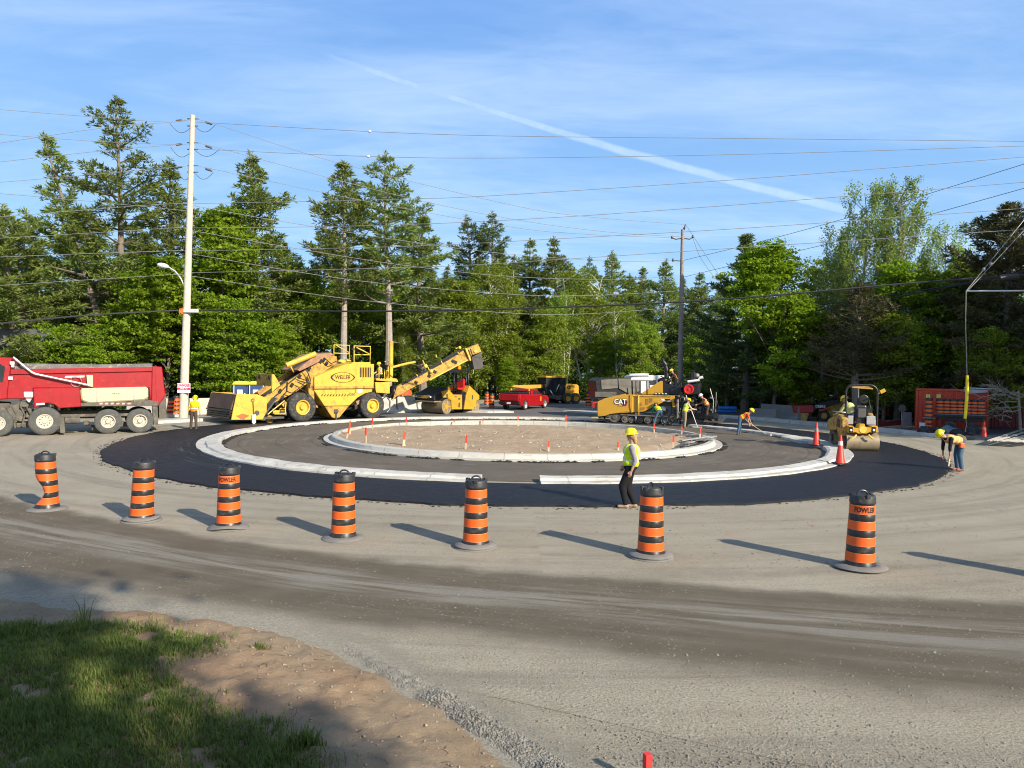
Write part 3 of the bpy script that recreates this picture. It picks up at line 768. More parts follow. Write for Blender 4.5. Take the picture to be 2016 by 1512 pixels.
# ---------------------------------------------------------------- traffic drums
M_orange = mat('orange_sheeting', (0.80, 0.115, 0.008), 0.5, var=0.10, dirt=0.22, dcol=(0.30, 0.085, 0.03), spec=0.5)
M_drum = mat('drum_plastic', (0.022, 0.021, 0.020), 0.38, var=0.25, dirt=0.4, dcol=(0.085, 0.075, 0.06))
M_lid = mat('lid_plastic', (0.030, 0.030, 0.031), 0.5, var=0.3, dirt=0.4, dcol=(0.13, 0.12, 0.10))
M_base = mat('base_rubber', (0.20, 0.19, 0.17), 0.85, var=0.2, dirt=0.35, dcol=(0.09, 0.085, 0.075), bump=0.3)
M_letter = mat('black_letter', (0.012, 0.010, 0.008), 0.5, var=0.1)
M_trim = mat('pale_edge', (0.62, 0.32, 0.20), 0.4, var=0.1)
H_BODY = 1.0
def drum(loc, label, crush=False, lean=(0, 0), spin=0.0, text=False, base_style=0, scale=1.0, full=True, group='drums lined up along the lane'):
    r0, r1 = 0.205, 0.17
    R = lambda z: r0 + (r1 - r0) * z
    t = empty('traffic_drum', loc, spin, label, 'traffic drum', group)
    t.scale = (scale,) * 3
    def bend(v):
        if crush:
            z = v.z
            f = math.exp(-((z - 0.36) / 0.19) ** 2)
            x = v.x + (0.20 * f * (0.5 - 0.5 * v.x / 0.2) if v.x < 0.2 else 0)
            x = x * (1 - 0.10 * f) - 0.05 * max(0, z - 0.5)
            x += 0.07 * math.exp(-(z / 0.1) ** 2) * (-1 if v.x < 0 else 0.2)
            v = Vector((x, v.y * (1 - 0.15 * f), z))
        return Vector((v.x + lean[0] * v.z, v.y + lean[1] * v.z, v.z))
    b = MB()
    prof = [(R(0) + 0.012, 0.03), (R(0) + 0.004, 0.06)]
    bands = [(0.12, 0.25), (0.35, 0.48), (0.58, 0.71), (0.81, 0.94)]
    z = 0.06
    for a, c in bands:
        prof += [(R(a - 0.012), a - 0.012), (R(a) - 0.006, a), (R(c) - 0.006, c), (R(c + 0.012), c + 0.012)]
    prof += [(R(0.97), 0.975), (R(1) - 0.02, 0.985)]
    n = 40
    b.lathe(prof, n, caps=False); b.map(bend)
    b.build('body', M_drum, t)
    for a, c in bands:
        s = MB(); st = 6 if crush else 2
        s.lathe([(R(a) - 0.004, a)] + [(R(a + (c - a) * i / st) + 0.002, a + (c - a) * i / st) for i in range(st + 1)] + [(R(c) - 0.004, c)], n, caps=False)
        for zz in (a + 0.003, c - 0.003): s.lathe([(R(zz) + 0.0028, zz - 0.002), (R(zz) + 0.0036, zz), (R(zz) + 0.0028, zz + 0.002)], n, m=1, caps=False)
        s.map(bend); s.build('reflective_band', [M_orange, M_trim], t)
    l = MB()
    l.lathe([(0.178, 0.965), (0.182, 0.98), (0.176, 1.0), (0.178, 1.045), (0.168, 1.075), (0.150, 1.085), (0.12, 1.07), (0.0, 1.075)], n, caps=False)
    for an in (0.5, 2.6, 4.7):
        l.obox((0.165 * cos(an), 0.165 * sin(an), 1.075), (0.05, 0.05, 0.05), (0, 0, an))
    l.map(bend); lid = l.build('lid', M_lid, t)
    h = MB(); h.tube([(-0.085 * cos(a), 0.02, 1.065 + 0.075 * sin(a)) for a in [i * PI / 10 for i in range(11)]], 0.013, 8)
    h.map(bend); h.build('handle', M_drum, lid)
    bs = MB()
    rb = random.Random(int(loc[0] * 100))
    def rim(zb, tilt, ro, wav):
        k = len(bs.v)
        bs.lathe([(0.20, zb + 0.0), (ro - 0.01, zb), (ro, zb + 0.012), (ro - 0.015, zb + 0.026), (0.23, zb + 0.055), (0.215, zb + 0.05), (0.20, zb + 0.0)], 44, caps=False)
        p = rb.random() * 6
        bs.map(lambda v: Vector((v.x, v.y, v.z + max(0, (v.xy.length - 0.2)) * (tilt * cos(math.atan2(v.y, v.x) + p) + wav * sin(2 * math.atan2(v.y, v.x) + p)))), k)
    if base_style == 0: rim(0.0, 0.0, 0.355, 0.0)
    elif base_style == 1: rim(0.0, 0.02, 0.35, 0.02); rim(0.035, 0.12, 0.33, 0.12)
    elif base_style == 2: rim(0.0, 0.0, 0.345, 0.02); rim(0.03, 0.10, 0.36, 0.28)
    elif base_style == 3: rim(0.012, 0.14, 0.38, 0.06)
    else: rim(0.0, 0.03, 0.355, 0.0); rim(0.03, 0.0, 0.34, 0.02)
    bs.build('base_ring', M_base, t)
    if text:
        def wrap(c):
            z = 0.875 + c.y; r = R(z) + 0.004 + c.z * 0.3
            a = text + c.x / r - spin
            return bend(Vector((r * cos(a), r * sin(a), z)))
        text_obj('lettering', 'FOWLER', 0.098, M_letter, t, None, 0.001, 0.0035, wrap=wrap, squeeze=0.80)
    return t
front = [
    ((93, 1003), 'crumpled orange and black drum with its waist dented in, leftmost in the row', dict(crush=True, lean=(-0.02, 0))),
    ((279, 1025), 'drum on a doubled rubber ring, next to the crumpled one at the left', dict(base_style=1, lean=(0.035, 0))),
    ((450, 1040), 'drum lettered FOWLER standing on a folded, crumpled base ring', dict(base_style=2, text=rad(-79))),
    ((676, 1060), 'orange and black drum with a tall handle, between the lettered drum and the middle one', dict(base_style=3 - 3)),
    ((936, 1077), 'orange and black drum in front of the gap in the outer kerb', dict(base_style=4)),
    ((1281, 1096), 'orange and black drum standing right in front of the walking woman', dict(base_style=4, spin=0.9)),
    ((1692, 1118), 'large lettered FOWLER drum leaning slightly right, nearest and rightmost in the row', dict(base_style=3, lean=(0.035, 0.02), text=rad(-103))),
    ((2140, 1150), 'orange and black drum just beyond the right edge of the picture', dict())]
for (a, b), lb, kw in front: drum(ground(a, b), lb, **kw)
G2 = 'drums standing at the back of the site'
drum(ground(333, 821), 'leaning drum beside the foot of the tall utility pole', lean=(0.13, 0), group=G2, base_style=3)
drum(ground(347, 817), 'drum half hidden behind the leaning one at the pole', group=G2, scale=1.05)
drum(ground(922, 806), 'leaning drum in front of the parked double drum roller', lean=(-0.13, 0), group=G2, base_style=3)
drum(ground(968, 803.5), 'nearer of two drums left of the red pickup', group=G2, scale=1.05)
drum(ground(958, 798), 'farther of two drums left of the red pickup', group=G2, scale=1.05)
drum(ground(1158, 800), 'drum behind the front of the paver', group=G2, scale=1.15)

# ---------------------------------------------------------------- cones
M_cone = mat('cone_vinyl', (0.66, 0.04, 0.016), 0.45, var=0.08, dirt=0.1, dcol=(0.4, 0.09, 0.05))
M_collar = mat('cone_collar', (0.80, 0.72, 0.68), 0.4, var=0.05)
def cone(loc, label, collar=0.62, scale=1.0, rz=0.2, cm=None):
    t = empty('traffic_cone', loc, rz, label, 'traffic cone', 'orange cones'); t.scale = (scale,) * 3
    b = MB(); b.prism([(-0.19, -0.19), (0.19, -0.19), (0.19, 0.19), (-0.19, 0.19)], 0, 0.035, axis='z'); b.build('base_plate', M_black, t, 0.012)
    c = MB(); c.lathe([(0.155, 0.035), (0.15, 0.06), (0.135, 0.075), (0.032, 0.88), (0.028, 0.9), (0.018, 0.9), (0.015, 0.86)], 28, caps=False); c.build('cone_body', M_cone, t)
    R = lambda z: 0.135 - 0.103 * (z - 0.075) / 0.805
    k = MB(); k.lathe([(R(collar) + 0.001, collar), (R(collar) + 0.004, collar + 0.002), (R(collar + .13) + 0.004, collar + .13), (R(collar + .13) + 0.001, collar + .132)], 28, caps=False); k.build('reflective_collar', cm or M_collar, t)
cone(ground(1607, 877, 0.13), 'orange cone with a grey collar on the outer kerb, left of the small roller', 0.55, rz=0.5, cm=mat('grey_collar', (0.30, 0.22, 0.22), 0.5, var=0.1))
cone(ground(1654, 913, 0.1), 'orange cone with a white collar at the widened corner of the kerb', 0.58, rz=0.1)
cone(ground(1937, 866), 'plain orange cone before the stack of guard rails', 0.5, rz=0.8, cm=mat('pink_collar', (0.85, 0.24, 0.17), 0.5, var=0.1), scale=0.95)

# ---------------------------------------------------------------- survey stakes
M_stakew = mat('stake_wood', (0.60, 0.46, 0.30), 0.85, var=0.2)
M_stakeo = mat('stake_paint', (0.78, 0.065, 0.025), 0.7, var=0.15)
stk = [(689, 855, 828, 0), (682, 863, 841, 3), (720, 872, 841, 0), (733, 846, 823, 0), (800, 838, 821, 0), (794, 880, 849, 1), (883, 831.5, 824, 6), (916, 887, 855, 1), (944, 830, 822.5, 0), (1021, 835, 818, -1), (1080, 891, 867, 0), (1114, 842, 817, 0), (1288, 854, 835, 0), (1325.5, 883, 856, 0), (1342, 857, 839, 0), (1377, 867, 840, 1), (1217, 889, 870, 0)]
names = ['back left rim, upright', 'left rim, leaning', 'left front inside the kerb', 'back left of the soil', 'back left, on bare soil', 'left front, thick painted head', 'back centre, knocked over', 'front left of centre', 'back centre, mostly buried', 'back right of centre', 'front, right of the stones', 'back right, tall', 'right rear by the green sleeved worker', 'among the form boards', 'right rear behind the boards', 'right end beside the form boards', 'front, left of the woman']
for (x, yb, yt, ln), nm in zip(stk, names):
    p = ground(x, yb, 0.12); rr_ = (Vector((p.x, p.y)) - CEN.xy)
    if rr_.length > 7.5: rr_ = rr_.normalized() * 7.5; p = Vector((CEN.x + rr_.x, CEN.y + rr_.y, 0.12))
    h = (yb - yt) / FPX * p.y; p.z = 0.02
    t = empty('survey_stake', p, random.uniform(-0.6, 0.6), 'wooden survey stake with orange top at the island: ' + nm, 'stake', 'survey stakes round the island')
    t.rotation_euler = (rad(random.uniform(-2, 2)), rad(ln * 4), random.uniform(-0.5, 0.5))
    wdt = 0.03 if 'thick' not in nm else 0.045
    h += 0.1
    b = MB(); b.prism([(-wdt, 0), (wdt, 0), (wdt, h * 0.55), (-wdt, h * 0.55)], -0.012, 0.012); b.build('shaft', M_stakew, t)
    b = MB(); b.prism([(-wdt * 1.02, h * 0.55), (wdt * 1.02, h * 0.55), (wdt * 1.02, h * 0.97), (0, h), (-wdt * 1.02, h * 0.97)], -0.013, 0.013); b.build('painted_head', M_stakeo, t)
q = ground(1276, 1600, 0.0)
b = MB(); hh = 0.62; b.prism([(-0.024, -0.024), (0.024, -0.024), (0.024, 0.024), (-0.024, 0.024)], 0, hh, axis='z')
pk = b.build('marker_stake', mat('red_stake', (0.75, 0.04, 0.035), 0.6, var=0.12), bevel=0.002, loc=at_depth(1275, 1484, 4.75) - Vector((0, 0, hh)))
pk.rotation_euler = (0, 0, 0.35)
tag(pk, 'red square stake poking up at the bottom edge of the picture', 'stake')

# ---------------------------------------------------------------- form boards at the island's right end
M_board = mat('form_board', (0.105, 0.10, 0.092), 0.8, var=0.45, dirt=0.5, dcol=(0.32, 0.28, 0.23))
M_boardw = mat('form_board_pale', (0.36, 0.34, 0.31), 0.8, var=0.3, dirt=0.5, dcol=(0.10, 0.09, 0.08))
brd = [((1297, 882), (1333, 858), 0.10, M_board, 'black form board slanting across the soil, first from the left'), ((1330, 884), (1362, 862), 0.12, M_board, 'black form board parallel to the leftmost slanting one'),
       ((1332, 858), (1388, 853), 0.24, M_board, 'long black form board lying along the rear of the boards'), ((1345, 879), (1404, 861), 0.18, M_board, 'dark form board leading out over the kerb at the right'),
       ((1352, 873), (1408, 858), 0.26, M_boardw, 'pale edged form board on top of the bundle'), ((1366, 868), (1409, 862), 0.30, M_board, 'upper dark form board by the right stake'), ((1340, 868), (1398, 858), 0.21, M_boardw, 'grey form board in the middle of the bundle')]
for (p0, p1, z, mt, lb) in brd:
    a, c = ground(*p0, z), ground(*p1, z + 0.03); d = c - a
    b = MB(); b.obox((0, 0, 0), (d.length, 0.15, 0.045))
    o = b.build('form_board', mt, bevel=0.004); o.location = (a + c) / 2; o.rotation_euler = (0, 0, math.atan2(d.y, d.x))
    tag(o, lb, 'board', 'form boards on the island')

# ---------------------------------------------------------------- kerbs and slabs behind the roundabout
def strip_kerb(name, pts, wdt, h, mt, zb=0.0):
    P = [ground(*p) for p in pts]; b = MB(); n = len(P)
    dn = []
    for i in range(n):
        d = (P[min(i + 1, n - 1)] - P[max(i - 1, 0)]).normalized(); dn.append(Vector((-d.y, d.x, 0)))
        if dn[-1].y < 0: dn[-1] = -dn[-1]
    for i, p in enumerate(P):
        for o_, z in ((0, zb), (0.02, h), (wdt, h), (wdt, zb)): b.v.append(tuple(p + dn[i] * o_ + Vector((0, 0, z))))
    for i in range(n - 1):
        for j in range(3): b.f.append((i * 4 + j, i * 4 + j + 1, i * 4 + 5 + j, i * 4 + 4 + j)); b.m.append(0); b.sm.append(False)
    b.f += [(0, 1, 2, 3), tuple((n - 1) * 4 + j for j in (3, 2, 1, 0))]; b.m += [0, 0]; b.sm += [False, False]
    return tag(b.build(name, mt, bevel=0.01), kind='structure')
strip_kerb('side_kerb', [(1408, 822), (1500, 828.5), (1600, 838), (1700, 847), (1850, 863)], 0.9, 0.17, M_kerb)
strip_kerb('side_kerb', [(300, 835), (400, 829.5), (470, 826)], 1.1, 0.15, M_kerb)
strip_kerb('side_kerb', [(745, 814), (840, 812)], 1.2, 0.16, M_kerb)
strip_kerb('splitter_slab', [(912, 812), (960, 813.5), (1012, 813)], 2.2, 0.12, M_kerb2)
strip_kerb('splitter_slab', [(1108, 811), (1140, 813), (1190, 817)], 2.4, 0.10, M_kerb2)
strip_kerb('side_kerb', [(0, 800), (250, 812), (330, 822)], 0.9, 0.15, M_kerb)
# concrete barriers
M_barrier = mat('barrier_concrete', (0.50, 0.465, 0.40), 0.9, var=0.2, scale=1.0, dirt=0.25, dcol=(0.24, 0.21, 0.17), bump=0.2)
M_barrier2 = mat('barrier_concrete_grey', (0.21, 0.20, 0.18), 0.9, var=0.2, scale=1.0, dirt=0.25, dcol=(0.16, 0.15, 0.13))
def barrier(p0, p1, label, mt, h=0.85, z=0.0, g='concrete barriers'):
    a, c = (p if isinstance(p, Vector) else ground(*p) for p in (p0, p1)); d = c - a; L = d.length
    b = MB(); prof = [(-0.30, 0), (0.30, 0), (0.30, 0.08), (0.16, 0.30), (0.10, h), (-0.10, h), (-0.16, 0.30), (-0.30, 0.08)]
    b.prism(prof, -L / 2, L / 2, axis='x')
    b.v = [(x, y, zz) for (x, y, zz) in b.v]
    o = b.build('concrete_barrier', mt, bevel=0.02); o.location = (a + c) / 2 + Vector((0, 0, z)); o.rotation_euler = (0, 0, math.atan2(d.y, d.x))
    tag(o, label, 'barrier', g)
barrier((252, 816), (330, 818), 'pale concrete barrier behind the tail of the dump truck', M_barrier, 1.0)
barrier((372, 817), (430, 815), 'pale concrete barrier behind the worker in the yellow jacket', M_barrier, 1.0)
barrier((735, 810), (778, 809), 'concrete barrier under the orange mesh, left one of the pair', M_barrier, 1.0)
barrier((781, 809), (830, 808), 'concrete barrier under the orange mesh, right one next to the double drum roller', M_barrier, 1.0)
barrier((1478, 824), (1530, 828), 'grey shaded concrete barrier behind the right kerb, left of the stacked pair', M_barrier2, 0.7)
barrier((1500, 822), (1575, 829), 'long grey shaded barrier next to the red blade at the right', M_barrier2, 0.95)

# orange mesh on the soil heap behind the barriers
M_mesh = mat('orange_mesh', (0.85, 0.16, 0.05), 0.6, var=0.2)
b = MB(); a0, a1 = ground(757, 803), ground(808, 802)
for i in range(26):
    f = i / 25; p = a0.lerp(a1, f); b.tube([p + Vector((0, 0.3, 0.9)), p + Vector((0.02, 0.35, 1.32 + 0.10 * sin(i * 1.7)))], 0.02, 4)
for k in range(5): b.tube([a0.lerp(a1, i / 12) + Vector((0, 0.3 + 0.05, 0.95 + k * 0.085 + 0.05 * sin(i * 1.9))) for i in range(13)], 0.018, 4)
tag(b.build('snow_fence', M_mesh), 'low orange plastic mesh fence drooping over the concrete barriers', 'fence')
b = MB(); b.ball((0, 0, 0), 1, 14, sc=(4.2, 1.6, 0.95)); b.map(lambda v: v * (1 + 0.18 * noise.fractal(v * 0.9, 1, 2, 5)))
hp = b.build('soil_heap', mat('heap_soil', (0.33, 0.21, 0.12), 0.95, var=0.3, bump=0.8, bscale=8), loc=ground(795, 798) + Vector((0, 2.4, 0))); tag(hp, 'low brown soil heap behind the barriers with orange mesh', 'soil heap')

# ---------------------------------------------------------------- utility poles
M_pole = mat('pole_wood', (0.60, 0.51, 0.40), 0.85, var=0.2, scale=6, dirt=0.22, dcol=(0.26, 0.20, 0.14), streak=1)
M_pole2 = mat('pole_wood_grey', (0.30, 0.255, 0.205), 0.85, var=0.25, scale=6, dirt=0.3, dcol=(0.14, 0.11, 0.09), streak=1)
M_ins = mat('insulator', (0.10, 0.095, 0.09), 0.35, var=0.2)
M_alu = mat('aluminium', (0.62, 0.62, 0.60), 0.45, metal=0.2, var=0.1)
YP = ground(361, 826).y
pb = ground(361, 826); ptop = at_depth(379.5, 227, YP)
pole = empty('utility_pole', pb, 0, 'tall pale wooden utility pole with a street lamp and danger sign', 'utility pole')
def rel(o, p): return Vector(p) - o
k = 24
b = MB(); b.tube([Vector((0, 0, -0.3))] + [rel(pb, pb.lerp(ptop, i / k)) for i in range(1, k + 1)], [0.235 - 0.115 * i / k for i in range(k + 1)], 18); b.build('shaft', M_pole, pole)
def lp(px_, py_, dy=0.0): return rel(pb, at_depth(px_, py_, YP + dy))
b = MB()
for y in (233, 247, 280, 293, 325, 338): b.tube([lp(369, y + 1), lp(390, y + 1)], 0.03, 8)
b.build('crosspin', M_darksteel, pole)
for y in (402, 452, 496):
    b = MB(); b.tube([lp(375, y + 3), lp(366, y - 1)], [0.05, 0.035], 8)
    for j in range(4): q_ = lp(371 - j * 1.7, y + 1 - j * 0.7); b.ball(q_, 0.085, 6, sc=(0.6, 1, 1))
    b.build('insulator', M_ins, pole)
# dead-end insulators and jumper loops
for yy in (233, 280, 325):
    for sx, ox, oy in ((-1, 348, 5), (1, 416, 11)):
        b = MB(); p0 = lp(380, yy); p1 = lp(ox, yy + oy); d = p1 - p0
        for j in range(7): b.ball(p0 + d * (0.72 + 0.28 * j / 6), 0.06, 5)
        b.build('insulator', M_ins, pole)
b = MB()
for yy, ja, jb in ((240, 334, 424), (288, 336, 432), (333, 350, 420)):
    for (x0, x1) in ((ja, 375), (382, jb)):
        b = MB(); b.tube([lp(x0 + (x1 - x0) * i / 10, yy + (10 if x0 < 378 else -2) * (i / 10 if x0 < 378 else 0) + 14 * sin(PI * i / 10) + (6 if x0 > 378 else 2)) for i in range(11)], 0.014, 5)
        b.build('jumper_wire', M_darksteel, pole)
b = MB(); b.tube([lp(364, 566), lp(356, 548), lp(345, 534), lp(334, 527), lp(326, 524)], 0.035, 8); arm = b.build('lamp_arm', M_alu, pole)
b = MB(); b.ball((0, 0, 0), 0.26, 10, sc=(1.25, 0.75, 0.55)); hd = b.build('lamp_head', mat('lamp_grey', (0.72, 0.72, 0.70), 0.4, var=0.05), pole, loc=lp(321, 523)); hd.rotation_euler = (0, 0.2, 0)
b = MB(); b.obox(lp(376, 612, -0.22), (0.8, 0.16, 0.2)); b.build('cable_box', M_alu, pole, 0.02)
b = MB(); rnd = random.Random(4)
for i in range(7): b.tube([lp(358 + rnd.uniform(-6, 3), 612 + rnd.uniform(-6, 8), -0.25) for _ in range(4)], 0.02, 5)
b.build('cable_tie', mat('cable_orange', (0.75, 0.22, 0.04), 0.6), pole)
# danger sign
sg = MB(); c0 = lp(362, 764, -0.26); sg.obox((c0.x, c0.y, c0.z), (0.70, 0.02, 0.52)); sign = sg.build('sign_board', mat('sign_white', (0.80, 0.76, 0.76), 0.5, var=0.05), pole)
sr = MB(); sr.obox((c0.x, c0.y - 0.016, c0.z - 0.035), (0.69, 0.006, 0.12)); sr.build('sign_stripe', mat('sign_red', (0.70, 0.03, 0.10), 0.5, var=0.05), sign)
FX = Matrix.Rotation(rad(90), 4, 'X')
text_obj('lettering', 'DANGER', 0.20, mat('sign_red2', (0.72, 0.05, 0.12), 0.5, var=0.05), sign, Matrix.Translation((c0.x, c0.y - 0.016, c0.z + 0.145)) @ FX, 0.002, 0.006, squeeze=0.84)
text_obj('lettering', 'DUE TO', 0.11, MATS['sign_white'], sign, Matrix.Translation((c0.x, c0.y - 0.022, c0.z - 0.035)) @ FX, 0.002, 0.003)
# right pole
Y2 = 56.0
p2t = at_depth(1344, 452, Y2); p2b = at_depth(1338, 800, Y2); p2b.z = 0
pole2 = empty('utility_pole', p2b, 0, 'slim grey wooden utility pole with short crossarms behind the paver', 'utility pole')
def lq(px_, py_, dy=0.0): return at_depth(px_, py_, Y2 + dy) - p2b
b = MB(); b.tube([Vector((0, 0, -0.2)), p2t - p2b], [0.24, 0.13], 14); b.build('shaft', M_pole2, pole2)
b = MB(); b.tube([lq(1346, 452), lq(1350, 442)], [0.09, 0.05], 8); b.build('insulator', M_ins, pole2)
b = MB(); b.tube([lq(1323, 468), lq(1330, 471), lq(1344, 469), lq(1358, 471), lq(1364, 467)], 0.045, 6); b.tube([lq(1325, 513), lq(1344, 514)], 0.04, 6); b.build('crossarm', M_darksteel, pole2)
for x_, y_ in ((1323, 467), (1364, 466), (1325, 512)):
    b = MB(); b.ball(lq(x_, y_), 0.1, 6, sc=(1, 1, 1.4)); b.build('insulator', M_ins, pole2)
# third pole, just outside on the right, carries the guy strut
Y3 = 33.0
p3b = at_depth(2085, 868, Y3); p3b.z = 0; p3t = at_depth(2095, 180, Y3)
pole3 = empty('utility_pole', p3b, 0, 'wooden utility pole beyond the right edge with a horizontal guy strut and yellow guy guard', 'utility pole')
def lr(px_, py_, dy=0.0): return at_depth(px_, py_, Y3 + dy) - p3b
b = MB(); b.tube([Vector((0, 0, -0.2)), p3t - p3b], [0.2, 0.12], 14); b.build('shaft', M_pole2, pole3)
b = MB(); b.tube([lr(1902, 573), lr(2085, 572)], 0.035, 8); b.build('guy_strut', M_alu, pole3)
b = MB(); b.tube([lr(1902, 573), lr(1901, 640), lr(1904, 745)], 0.02, 6); b.tube([lr(2092, 340), lr(1902, 573)], 0.013, 5); b.tube([lr(2092, 372), lr(1902, 576)], 0.013, 5); b.tube([lr(1901, 822), lr(1903, 836), lr(1900, 850)], 0.018, 6)
for x_, y_ in ((1937, 530), (1951, 520)): b.ball(lr(x_, y_), 0.07, 6, sc=(1, 1, 1.5))
b.build('guy_wire', M_steel, pole3)
b = MB(); b.tube([lr(1904, 739), lr(1904.5, 752), lr(1903, 790), lr(1900, 824)], [0.055, 0.07, 0.07, 0.065], 12); b.build('guy_guard', mat('yellow_guard', (0.90, 0.72, 0.02), 0.45, var=0.05), pole3)
b = MB(); b.tube([lr(1966, 548), lr(2003, 545)], 0.16, 10); b.build('splice_case', M_blackpaint, pole3)

# ---------------------------------------------------------------- overhead wires
M_wire = mat('wire', (0.30, 0.30, 0.29), 0.5, metal=0.4, var=0.1)
M_cable = mat('cable', (0.02, 0.02, 0.022), 0.6, var=0.2)
def wire(pts, Ya, Yb, label, r=0.014, mt=None):
    n = len(pts) - 1; xa, xb = pts[0][0], pts[-1][0]; P = []
    N = 14 * n
    for i in range(N + 1):
        q = cat(pts, i / N); f = (q.x - xa) / (xb - xa)
        # perspective-correct depth along a straight plan line
        Y = 1.0 / ((1 - f) / Ya + f / Yb)
        P.append(at_depth(q.x, q.y, Y))
    b = MB(); b.tube(P, r, 5); o = b.build('overhead_wire', mt or M_wire)
    tag(o, label, 'wire', 'overhead wires')
YR = 33.5
T_ = 'thin wire from the tall pole out to the right, '
for pts, lb in [([(381, 240), (728, 259), (1008, 268), (1500, 273), (2090, 279)], T_ + 'the topmost'), ([(381, 293), (725, 308), (1008, 311), (1500, 303), (2090, 285)], T_ + 'second from the top'),
                ([(376, 401), (800, 392), (1008, 383), (1500, 350), (2090, 303)], T_ + 'third, over the two middle pines'), ([(376, 449), (700, 445), (1008, 433), (1400, 407), (2090, 353)], T_ + 'fourth, ending above the light poplars'),
                ([(376, 494), (800, 485), (1100, 470), (1500, 447), (2090, 405)], T_ + 'fifth, crossing the poplars'), ([(376, 537), (850, 525), (1100, 511), (1500, 485), (2090, 447)], T_ + 'lowest, just over the treetops')]:
    wire(pts, YP, YR, lb)
S_ = 'sagging wire from tall pole to the farther grey pole, '
for pts, lb in [([(381, 233), (432, 247), (660, 319), (1000, 402), (1150, 426), (1349, 442)], S_ + 'from the very top'), ([(381, 280), (440, 294), (760, 379), (1000, 430), (1200, 457), (1364, 467)], S_ + 'second down'),
                ([(381, 325), (420, 333), (700, 392), (1000, 446), (1150, 461), (1323, 468)], S_ + 'third down'), ([(377, 404), (520, 430), (800, 475), (1000, 500), (1200, 514), (1325, 513)], S_ + 'fourth down'),
                ([(377, 454), (600, 492), (800, 523), (1000, 544), (1200, 550), (1335, 543)], S_ + 'fifth down'), ([(377, 500), (700, 552), (1000, 579), (1150, 582), (1335, 573)], S_ + 'sixth down'), ([(372, 543), (700, 590), (1000, 616), (1150, 618), (1335, 605)], S_ + 'lowest, through the tree crowns')]:
    wire(pts, YP, Y2, lb, 0.015)
L_ = 'thin wire leaving the tall pole to the left, '
for pts, lb in [([(379, 233), (330, 240), (170, 229), (-120, 206)], L_ + 'topmost'), ([(379, 234), (330, 241), (200, 252), (-120, 300)], L_ + 'slanting down across the tall pine top'), ([(379, 280), (345, 284), (170, 277), (-120, 255)], L_ + 'nearly level above the left pine'),
                ([(379, 281), (345, 285), (200, 297), (-120, 332)], L_ + 'slanting through the left pine top'), ([(378, 325), (345, 329), (200, 342), (-120, 369)], L_ + 'below the pine tops'), ([(376, 416), (185, 397), (0, 381), (-120, 372)], L_ + 'rising from below the middle insulators'),
                ([(367, 400), (260, 406), (0, 427), (-120, 436)], L_ + 'from the upper insulator'), ([(367, 447), (222, 456), (0, 469), (-120, 474)], L_ + 'from the middle insulator'), ([(367, 493), (180, 499), (0, 506), (-120, 510)], L_ + 'from the lowest insulator'), ([(372, 540), (318, 542), (0, 562), (-120, 571)], L_ + 'just above the street lamp arm')]:
    wire(pts, YP, 36.0, lb, 0.013)
wire([(372, 610), (180, 620), (0, 637), (-120, 650)], YP, 34.0, 'thick black cable running left from the tall pole at lamp height', 0.045, M_cable)
wire([(372, 610), (700, 613), (1008, 608), (1400, 591), (1800, 557), (2090, 536)], YP, YR, 'thick black cable running right from the tall pole across the trees', 0.045, M_cable)
wire([(1345, 634), (1500, 626), (1640, 606), (1760, 586), (1960, 548), (2090, 530)], Y2, YR, 'black cable from the grey pole rising to the right pole, lower of two', 0.035, M_cable)
wire([(1345, 630), (1500, 614), (1700, 589), (1900, 557), (2090, 520)], Y2, YR, 'black cable from the grey pole rising to the right pole, upper of two', 0.03, M_cable)
wire([(1344, 513), (1488, 478), (1640, 437), (1810, 387), (2090, 300)], Y2, YR, 'wire from the grey pole climbing steeply past the poplar tops', 0.018)
wire([(1344, 546), (1440, 523), (1642, 477), (1823, 425), (2090, 350)], Y2, YR, 'wire from the grey pole climbing through the middle of the poplars', 0.018)
wire([(1350, 442), (1380, 488), (1420, 549)], Y2, 60, 'guy wire slanting down right from the top of the grey pole', 0.016)
wire([(1364, 468), (1378, 505), (1405, 545)], Y2, 60, 'second guy wire slanting from the crossarm of the grey pole', 0.014)
for (a, b_) in ((728, 259), (725, 308)):
    m_ = MB(); m_.ball((0, 0, 0), 0.07, 8, sc=(1.3, 1, 1)); o = m_.build('line_marker', mat('marker_white', (0.6, 0.6, 0.58), 0.4, var=0.05), loc=at_depth(a, b_, 1 / ((1 - (a - 380) / 1710) / YP + (a - 380) / 1710 / YR)))
    tag(o, 'small white marker ball on the %s wire right of the tall pole' % ('topmost' if b_ < 280 else 'second'), 'marker')
# ---------------------------------------------------------------- trees
M_bark = mat('bark', (0.20, 0.165, 0.13), 0.9, var=0.35, scale=8, bump=0.5, bscale=12)
M_barkp = mat('pale_bark', (0.34, 0.29, 0.235), 0.9, var=0.3, scale=8, bump=0.5, bscale=12)
M_birch = mat('birch_bark', (0.62, 0.58, 0.50), 0.8, var=0.2, scale=5, dirt=0.25, dcol=(0.08, 0.07, 0.06))
M_pine = leaf_mat('pine_needles', (0.080, 0.130, 0.028), (0.260, 0.300, 0.070), 0.28, 0.6)
M_pined = leaf_mat('pine_needles_blue', (0.055, 0.095, 0.033), (0.180, 0.225, 0.075), 0.25, 0.6)
M_pineb = leaf_mat('pine_needles_brown', (0.060, 0.060, 0.030), (0.130, 0.120, 0.055), 0.2, 0.6)
M_maple = leaf_mat('maple_leaves', (0.095, 0.175, 0.012), (0.320, 0.430, 0.035), 0.45, 0.5)
M_leaf = leaf_mat('broad_leaves', (0.110, 0.185, 0.020), (0.360, 0.430, 0.060), 0.45, 0.5)
